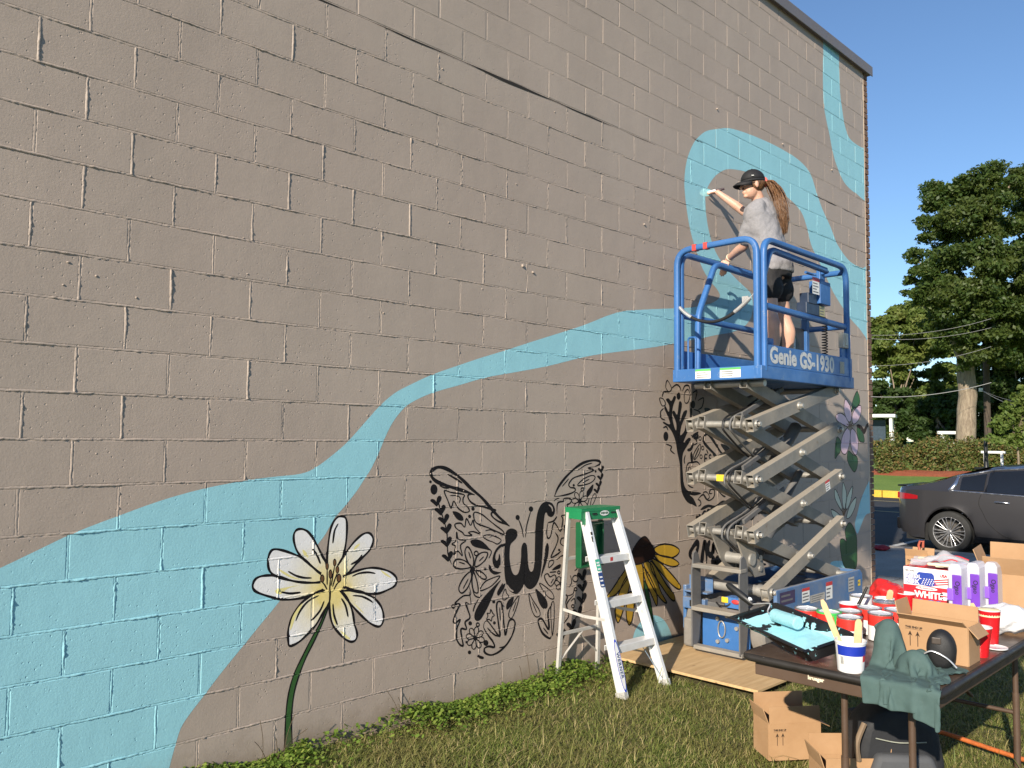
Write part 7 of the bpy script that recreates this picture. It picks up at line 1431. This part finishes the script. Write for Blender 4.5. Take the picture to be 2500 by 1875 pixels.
# a loose sheet dropped over a heap and the table end: particles, distance constraints, contact with friction
nu, nv = 54, 56; sp = .0112; rg_ = np.random.default_rng(12)
gu, gv = np.meshgrid(np.arange(nu), np.arange(nv), indexing='ij'); U_, V_ = gu/(nu-1), gv/(nv-1)
P_ = np.stack([2.645-.455*V_+.012*np.sin(U_*15), -2.505-.125*V_-(.285+.03*np.sin(V_*6))*U_, .99-.02*V_+.020*np.sin(U_*19+V_*6)+.020*np.sin(V_*21-U_*5)+.010*np.sin(U_*37)], -1)+rg_.normal(0, .002, (nu, nv, 3))
Q_ = P_.copy(); HEAP = [((2.505, -2.585, .770), (.062, .060, .155)), ((2.425, -2.715, .755), (.030, .065, .085)), ((2.57, -2.69, .75), (.04, .04, .06))]
def relax(a, b_, L, k=1.0):
    d = b_-a; l = np.linalg.norm(d, axis=-1, keepdims=True)+1e-9; c = d*((l-L)/l)*.5*k; return c
for step in range(150):
    vel = (P_-Q_)*.97; Q_ = P_.copy(); P_ = P_+np.clip(vel, -.012, .012)+np.array([0, 0, -.00032])
    for it in range(9):
        D_ = np.zeros_like(P_); N_ = np.zeros((nu, nv, 1))
        for (s0, s1, L, k) in ((np.s_[:-1, :], np.s_[1:, :], sp, 1), (np.s_[:, :-1], np.s_[:, 1:], sp, 1), (np.s_[:-1, :-1], np.s_[1:, 1:], sp*1.4142, .6), (np.s_[1:, :-1], np.s_[:-1, 1:], sp*1.4142, .6), (np.s_[:-2, :], np.s_[2:, :], sp*2, .05), (np.s_[:, :-2], np.s_[:, 2:], sp*2, .05)):
            c = relax(P_[s0], P_[s1], L, k); D_[s0] += c; D_[s1] -= c; N_[s0] += 1; N_[s1] += 1
        P_ = P_+D_/np.maximum(N_, 1)*1.7
        hit = np.zeros((nu, nv), bool)
        for c, r in HEAP:
            q = (P_-np.array(c))/np.array(r); l = np.linalg.norm(q, axis=-1); m = l < 1; P_[m] = np.array(c)+q[m]/l[m][:, None]*np.array(r); hit |= m
        on = (P_[..., 0] > TX0-.018) & (P_[..., 1] > TY0-.018) & (P_[..., 2] < TZ+.006) & (P_[..., 2] > TZ-.045); m = on & (P_[..., 0] > TX0+.012) & (P_[..., 1] > TY0+.012); P_[..., 2][m] = TZ+.006; hit |= m
        e = on & ~m & (P_[..., 0] <= TX0+.012); P_[..., 0][e & (P_[..., 2] < TZ-.008)] = TX0-.019; P_[..., 2][e & (P_[..., 2] >= TZ-.008)] = TZ+.006; hit |= e
        u_ = (P_[..., 0] > TX0-.018) & (P_[..., 2] <= TZ-.045) & (P_[..., 1] > TY0); P_[..., 0][u_] = TX0-.019
    Q_[hit] = P_[hit]-(P_[hit]-Q_[hit])*.35
T = MB(); T.v = [tuple(v) for v in P_.reshape(-1, 3)]; T.f = [(i*nv+j, (i+1)*nv+j, (i+1)*nv+j+1, i*nv+j+1) for i in range(nu-1) for j in range(nv-1)]; T.mi = [0]*len(T.f)
o = T.build('green_garment', clothm, smooth=80); md = o.modifiers.new('sm', 'SMOOTH'); md.iterations = 2; md.factor = .4; md = o.modifiers.new('s', 'SOLIDIFY'); md.thickness = .003; md.offset = 1; md = o.modifiers.new('w', 'DISPLACE'); tw = bpy.data.textures.new('wrinkles', 'CLOUDS'); tw.noise_scale = .045; tw.noise_depth = 2; md.texture = tw; md.strength = .014; md.mid_level = .45; md = o.modifiers.new('ss', 'SUBSURF'); md.levels = 1; md.render_levels = 1; tag(o, 'dark green garment heaped on the table and hanging over its end', 'garment')
# ---- under the table
bp = simple('black backpack cloth', (.016, .017, .020), .75, bstr=.3, bscale=90, bdist=.003); gp = simple('grey backpack cloth', (.075, .078, .085), .8, bstr=.3, bscale=90, bdist=.003)
T = thing('backpack', 'black and grey backpack standing under the table', 'backpack', (3.02, -2.40, 0), a1-.2); m = MB(); m.prism([(-.19, 0), (.19, 0), (.20, .20), (.17, .36), (.08, .44), (-.08, .44), (-.17, .36), (-.20, .20)], (0, -.10, 0), (1, 0, 0), (0, 0, 1), (0, 1, 0), .22); m.build('main_bag', bp, T, bevel=.045, seg=4, smooth=60)
m = MB(); m.prism([(-.15, .02), (.15, .02), (.155, .16), (.12, .25), (-.12, .25), (-.155, .16)], (0, -.15, 0), (1, 0, 0), (0, 0, 1), (0, 1, 0), .07); m.build('front_pocket', gp, T, bevel=.025, seg=3, smooth=60); m = MB(); m.tube(smooth_path([(-.12, -.118, .315), (-.02, -.122, .300), (.10, -.121, .305)], 6), .0028, 6); m.build('zip', simple('pale zip', (.35, .36, .30), .5), T, smooth=60); m = MB(); m.tube(smooth_path([(-.17, -.12, .38), (-.21, -.14, .30), (-.20, -.13, .22)], 6), .012, 6); m.build('strap', simple('tan strap', (.20, .14, .09), .7), T, smooth=60)
m = MB(); m.box((0, 0, .0), (.30, .22, .28)); o = m.build('dark_crate', simple('dark plastic crate', (.02, .022, .026), .6), bevel=.02); o.location = (3.38, -2.22, .14); o.rotation_euler = (0, 0, -.5); tag(o, 'dark plastic crate behind the backpack under the table', 'crate')
org = simple('orange rubber cord', (.50, .13, .03), .6, var=.25, vscale=30, bstr=.7, bscale=90, bdist=.006); pts = [Vector((4.13, -2.115, .02)), Vector((4.08, -2.22, .022)), Vector((4.04, -2.32, .03)), Vector((4.0, -2.47, .028)), Vector((3.93, -2.70, .03)), Vector((3.90, -2.95, .02))]
o = MB().tube(smooth_path(pts, 8), .0125, 9).build('orange_cord', org, smooth=60); tag(o, 'thick orange cord lying across the grass under the table', 'cord')
for x, y, lb, c_, s in ((4.25, -2.03, 'crumpled blue wrapper in the grass under the table', (.05, .14, .40), .05), (3.55, -2.33, 'crumpled pale blue wrapper in the grass behind the table leg', (.25, .36, .5), .045)): crumple('wrapper', lb, 'wrapper', (x, y, .045), (s, s*.8, s*.7), simple(lb[:22], c_, .4), int(x*100))
m = MB(); m.box((0, 0, 0), (.10, .08, .14)); o = m.build('white_carton', whp, bevel=.004); o.location = (4.38, -1.98, .08); o.rotation_euler = (0, 0, .4); tag(o, 'small white carton standing in the grass beneath the table', 'carton')

P = at_z(2150, 1340, 0.01)
crumple('red_cloth', 'small crumpled red cloth lying on the pavement beyond the wall corner', 'cloth', (P.x, P.y, .02), (.16, .12, .035), simple('red cloth', (.40, .02, .03), .8), 33)
# ================================================================== parked sedan
paintm, t, b = new_mat('dark grey car paint'); b.inputs['Base Color'].default_value = (.060, .058, .062, 1); b.inputs['Metallic'].default_value = .5; b.inputs['Roughness'].default_value = .32; b.inputs['Coat Weight'].default_value = 1.; b.inputs['Coat Roughness'].default_value = .04
glassm = simple('tinted car glass', (.010, .012, .016), .04, var=.05, bstr=0, spec=.7); chrome = simple('satin chrome', (.62, .63, .66), .22, .95, .03, bstr=0); tyre = simple('car tyre', (.022, .022, .021), .8, bstr=.3, bscale=60); rimm = simple('alloy rim', (.50, .50, .51), .3, .85, .05); tail = simple('red tail lamp', (.30, .008, .012), .12, var=.2, bstr=0, coat=.6); blackp = simple('gloss black plastic', (.008, .008, .009), .2)
CW = 13.32                                   # near side plane of the car
wb_ = at_x(2318, 1345, CW+.02); yw = wb_.y     # rear wheel centre along Y
car = thing('parked_car', 'dark grey four door sedan with multi spoke wheels parked along the pavement', 'car', (CW+.9, yw-1.33, -.11))
CO = Vector(car.location)
# local: s forward from the rear bumper (world -Y), lat from the near side inwards (world +X)
RO_ = .86                                     # rear overhang to the wheel centre
def cw(s, lat, z): return Vector((CW+lat, yw+RO_-s, z-.11))-CO
LEN = 4.53; WR = .325; W1, W2 = RO_, RO_+2.67; HWD = .90
def interp(x, tb):
    for (a, va), (b_, vb) in zip(tb, tb[1:]):
        if x <= b_: f = (x-a)/(b_-a) if b_ > a else 0; f = f*f*(3-2*f)*.35+f*.65; return va+(vb-va)*f
    return tb[-1][1]
ROOF = [(0, .98), (.10, 1.01), (.35, 1.035), (.60, 1.10), (1.0, 1.25), (1.5, 1.375), (2.0, 1.42), (2.45, 1.40), (2.85, 1.27), (3.3, 1.03), (3.6, .99), (4.1, .90), (4.4, .76), (4.53, .60)]
BELT = [(0, .93), (.10, .96), (.35, .985), (.9, .975), (2.2, .935), (3.2, .92), (3.7, .89), (4.1, .82), (4.4, .68), (4.53, .55)]
WID = [(0, .60), (.04, .70), (.15, .80), (.45, .875), (.9, .90), (3.7, .895), (4.1, .84), (4.4, .72), (4.53, .55)]
def sect(s):
    rf, bt, hw = interp(s, ROOF), interp(s, BELT), interp(s, WID); gh = max(0, rf-bt)
    zb = .20 if .25 < s < 4.2 else (.34 if s < .08 else (.26 if s <= .25 else .24))
    for wc in (W1, W2):
        d = abs(s-wc)
        if d < .375: zb = max(zb, -.0+WR+math.sqrt(max(0, .375**2-d*d))-.0)
    tum = .30*min(1, gh/.38)
    L = [(hw-.03, zb), (hw-.005, max(zb+.02, .34)), (hw, max(zb+.03, .50)), (hw-.004, max(zb+.04, .66)), (hw-.012, max(zb+.05, .78)), (hw-.035, max(bt-.015, zb+.06)), (hw-.055, max(bt, zb+.065))]
    L += [(hw-.055-tum*.55, bt+gh*.55), (hw-.055-tum*.92, bt+gh*.90), (hw-.12-tum*1.15, bt+gh*.985), (hw*.30, rf+.012), (0, rf+.016)]
    return L
st = sorted(set([0, .02, .05, .1, .18, .28, .38, 4.2, 4.3, 4.4, 4.47, 4.53]+[.45+.06*i for i in range(63)]+[W1+k for k in (-.375, -.36, .36, .375)]+[W2+k for k in (-.375, -.36, .36, .375)]))
st = [s for s in st if s <= LEN]
body = MB(); n = 12; V = []
for s in st:
    Lr = sect(s); V += [cw(s, HWD-a, z) for a, z in Lr]+[cw(s, HWD+a, z) for a, z in Lr[::-1][1:]]
m2 = 2*n-1
body.add(V, [(i*m2+j, (i+1)*m2+j, (i+1)*m2+j+1, i*m2+j+1) for i in range(len(st)-1) for j in range(m2-1)]+[tuple(range(m2)), tuple(range((len(st)-1)*m2, len(st)*m2))])
body.build('body', paintm, car, smooth=38)
ub = MB(); ub.box(cw(LEN/2, HWD, .30), (1.55, LEN-.35, .28)); ub.build('underbody', blk, car)
def side_pt(s, f):
    """point on the near side glass plane: f 0 belt .. 1 roof edge"""
    Lr = sect(s); a = Lr[6]; c = Lr[8]; x = a[0]+(c[0]-a[0])*f; z = a[1]+(c[1]-a[1])*f; mid = Lr[7]; bow = .030*math.sin(math.pi*min(1, max(0, f))); return cw(s, HWD-x-bow-.006, z)
def glass(s0, s1, name, lo=.05, hi=.90, mat=glassm, k=14, mir=False):
    m = MB(); vs = []
    for i in range(k+1):
        s = s0+(s1-s0)*i/k
        for f in (lo, .35, .65, hi): vs.append(side_pt(s, f))
    if mir: vs = [Vector((2*0.0-v.x, v.y, v.z)) for v in vs]
    m.add(vs, [(i*4+j, (i+1)*4+j, (i+1)*4+j+1, i*4+j+1) for i in range(k) for j in range(3)]); return m.build(name, mat, car, smooth=60)
for mir in (False, True): glass(1.02, 1.36, 'quarter_window', .10, .86, mir=mir); glass(1.40, 2.02, 'rear_door_window', mir=mir); glass(2.10, 2.72, 'front_door_window', mir=mir)
m = MB(); m.tube([side_pt(s, .97) for s in [.93+.06*i for i in range(31)]], .014, 6); m.tube([side_pt(s, .0) for s in [.86+.06*i for i in range(33)]], .013, 6); m.tube([side_pt(.86, .0), side_pt(.90, .12), side_pt(.95, .5), side_pt(.96, .97)], [.020, .036, .030, .014], 6); m.build('window_trim', chrome, car, smooth=60)
m = MB(); m.tube([side_pt(1.38, 0.02), side_pt(1.45, .92)], .012, 6); m.build('window_bar', blackp, car); m = MB(); m.tube([side_pt(2.06, .0), side_pt(2.06, .95)], .03, 6); m.build('door_pillar', blackp, car, smooth=60)
def side_low(s, z): 
    Lr = sect(s); pts = [p for p in Lr[:7]]
    for (a, za), (b_, zb) in zip(pts, pts[1:]):
        if za <= z <= zb: f = (z-za)/(zb-za+1e-6); return cw(s, HWD-(a+(b_-a)*f)-.004, z)
    return cw(s, HWD-pts[-1][0]-.004, z)
gap = simple('door gap', (.004, .004, .004), .8)
m = MB(); m.tube(smooth_path([side_low(1.33, .94), side_low(1.30, .80), side_low(1.36, .66), side_low(1.44, .50), side_low(1.62, .34), side_low(1.75, .30)], 5), .004, 5); m.tube([side_low(2.08, z) for z in (.93, .8, .65, .5, .34)], .004, 5); m.tube([side_low(2.95, z) for z in (.9, .75, .6, .45, .34)], .004, 5); m.build('door_seams', gap, car)['kind'] = 'stuff'
for s in (1.52, 2.26): m = MB(); m.tube([side_low(s, .835), side_low(s+.03, .838)-Vector((.018, 0, 0)), side_low(s+.17, .835)-Vector((.018, 0, 0)), side_low(s+.20, .83)], [.010, .014, .013, .009], 8); m.build('door_handle', chrome, car, smooth=60)
m = MB(); vs = []
for i in range(9):
    s = .045+.34*i/8; z0, z1 = .80+.02*i/8, .905-.03*(i/8)**2; vs += [side_low(s, z0)-Vector((.006, 0, 0)), side_low(s, z1)-Vector((.006, 0, 0))]
m.add(vs, [(2*i, 2*i+2, 2*i+3, 2*i+1) for i in range(8)]); m.build('tail_lamp', tail, car, smooth=60)
m = MB(); m.box(cw(-.008, HWD, .855), (1.2, .03, .10)); m.build('rear_lamp_strip', tail, car, bevel=.01); m = MB(); m.box(cw(.03, HWD, .40), (1.35, .10, .20)); m.build('rear_valance', blackp, car, bevel=.03); m = MB(); m.box(cw(.06, HWD, 1.015), (1.2, .16, .025)); m.build('boot_spoiler', blackp, car, bevel=.01)
m = MB(); m.add([cw(.45, HWD-.52, 1.085), cw(.45, HWD+.52, 1.085), cw(1.35, HWD+.50, 1.36), cw(1.35, HWD-.50, 1.36)], [(0, 1, 2, 3)]); m.build('rear_window', glassm, car); m = MB(); m.prism([(0, 0), (.16, 0), (.05, .06), (0, .055)], cw(1.75, HWD-.02, 1.425), Vector((0, -1, 0)), Vector((0, 0, 1)), Vector((1, 0, 0)), .04); m.build('roof_fin', paintm, car, bevel=.01)
m = MB(); m.sphere(cw(2.78, -.10, .98), (.09, .10, .065)); m.build('door_mirror', paintm, car, smooth=60); m = MB(); m.box(cw(2.2, .012, .24), (.03, 1.95, .10)); m.build('side_skirt', blackp, car, bevel=.01)
MY = Matrix.Rotation(math.pi/2, 3, 'Y')
for s in (W1, W2):
    for lat, sg in ((.02, -1), (1.78, 1)):
        c = cw(s, lat+.10*(1 if sg < 0 else -1), WR); m = MB(); m.lathe([(.225, -.105), (.29, -.112), (.318, -.095), (WR, -.06), (WR, .06), (.318, .095), (.29, .112), (.225, .105)], c, 40, MY, cap0=False, cap1=False); wh = m.build('wheel', tyre, car, smooth=40)
        q = MB(); q.lathe([(.228, -.10), (.226, .10)], c, 36, MY, cap0=False, cap1=False); q.lathe([(.228, -.108), (.238, -.110), (.240, -.104)], c, 36, MY, cap0=False, cap1=False); q.build('rim', rimm, wh, smooth=50)
        q = MB(); x0 = c.x+sg*.085
        for k in range(10):
            for dd in (-.06, .06):
                a = k*2*math.pi/10+dd*.9; a2 = k*2*math.pi/10+dd*2.2; q.bar((x0, c.y+.035*math.cos(a), c.z+.035*math.sin(a)), (x0+sg*.018, c.y+.228*math.cos(a2), c.z+.228*math.sin(a2)), .013, .022, (1, 0, 0))
        q.cyl((x0-.01, c.y, c.z), (x0+sg*.03, c.y, c.z), .042, .034, 16); q.build('spokes', rimm, wh, bevel=.002)['kind'] = 'stuff'
        q = MB(); q.cyl((x0-sg*.05, c.y, c.z), (x0-sg*.035, c.y, c.z), .16, n=24); q.build('brake_disc', simple('brake disc', (.12, .11, .10), .5, .6), wh); q = MB(); q.cyl((x0-sg*.08, c.y, c.z), (x0-sg*.07, c.y, c.z), .226, n=24); q.build('wheel_back', blk, wh)
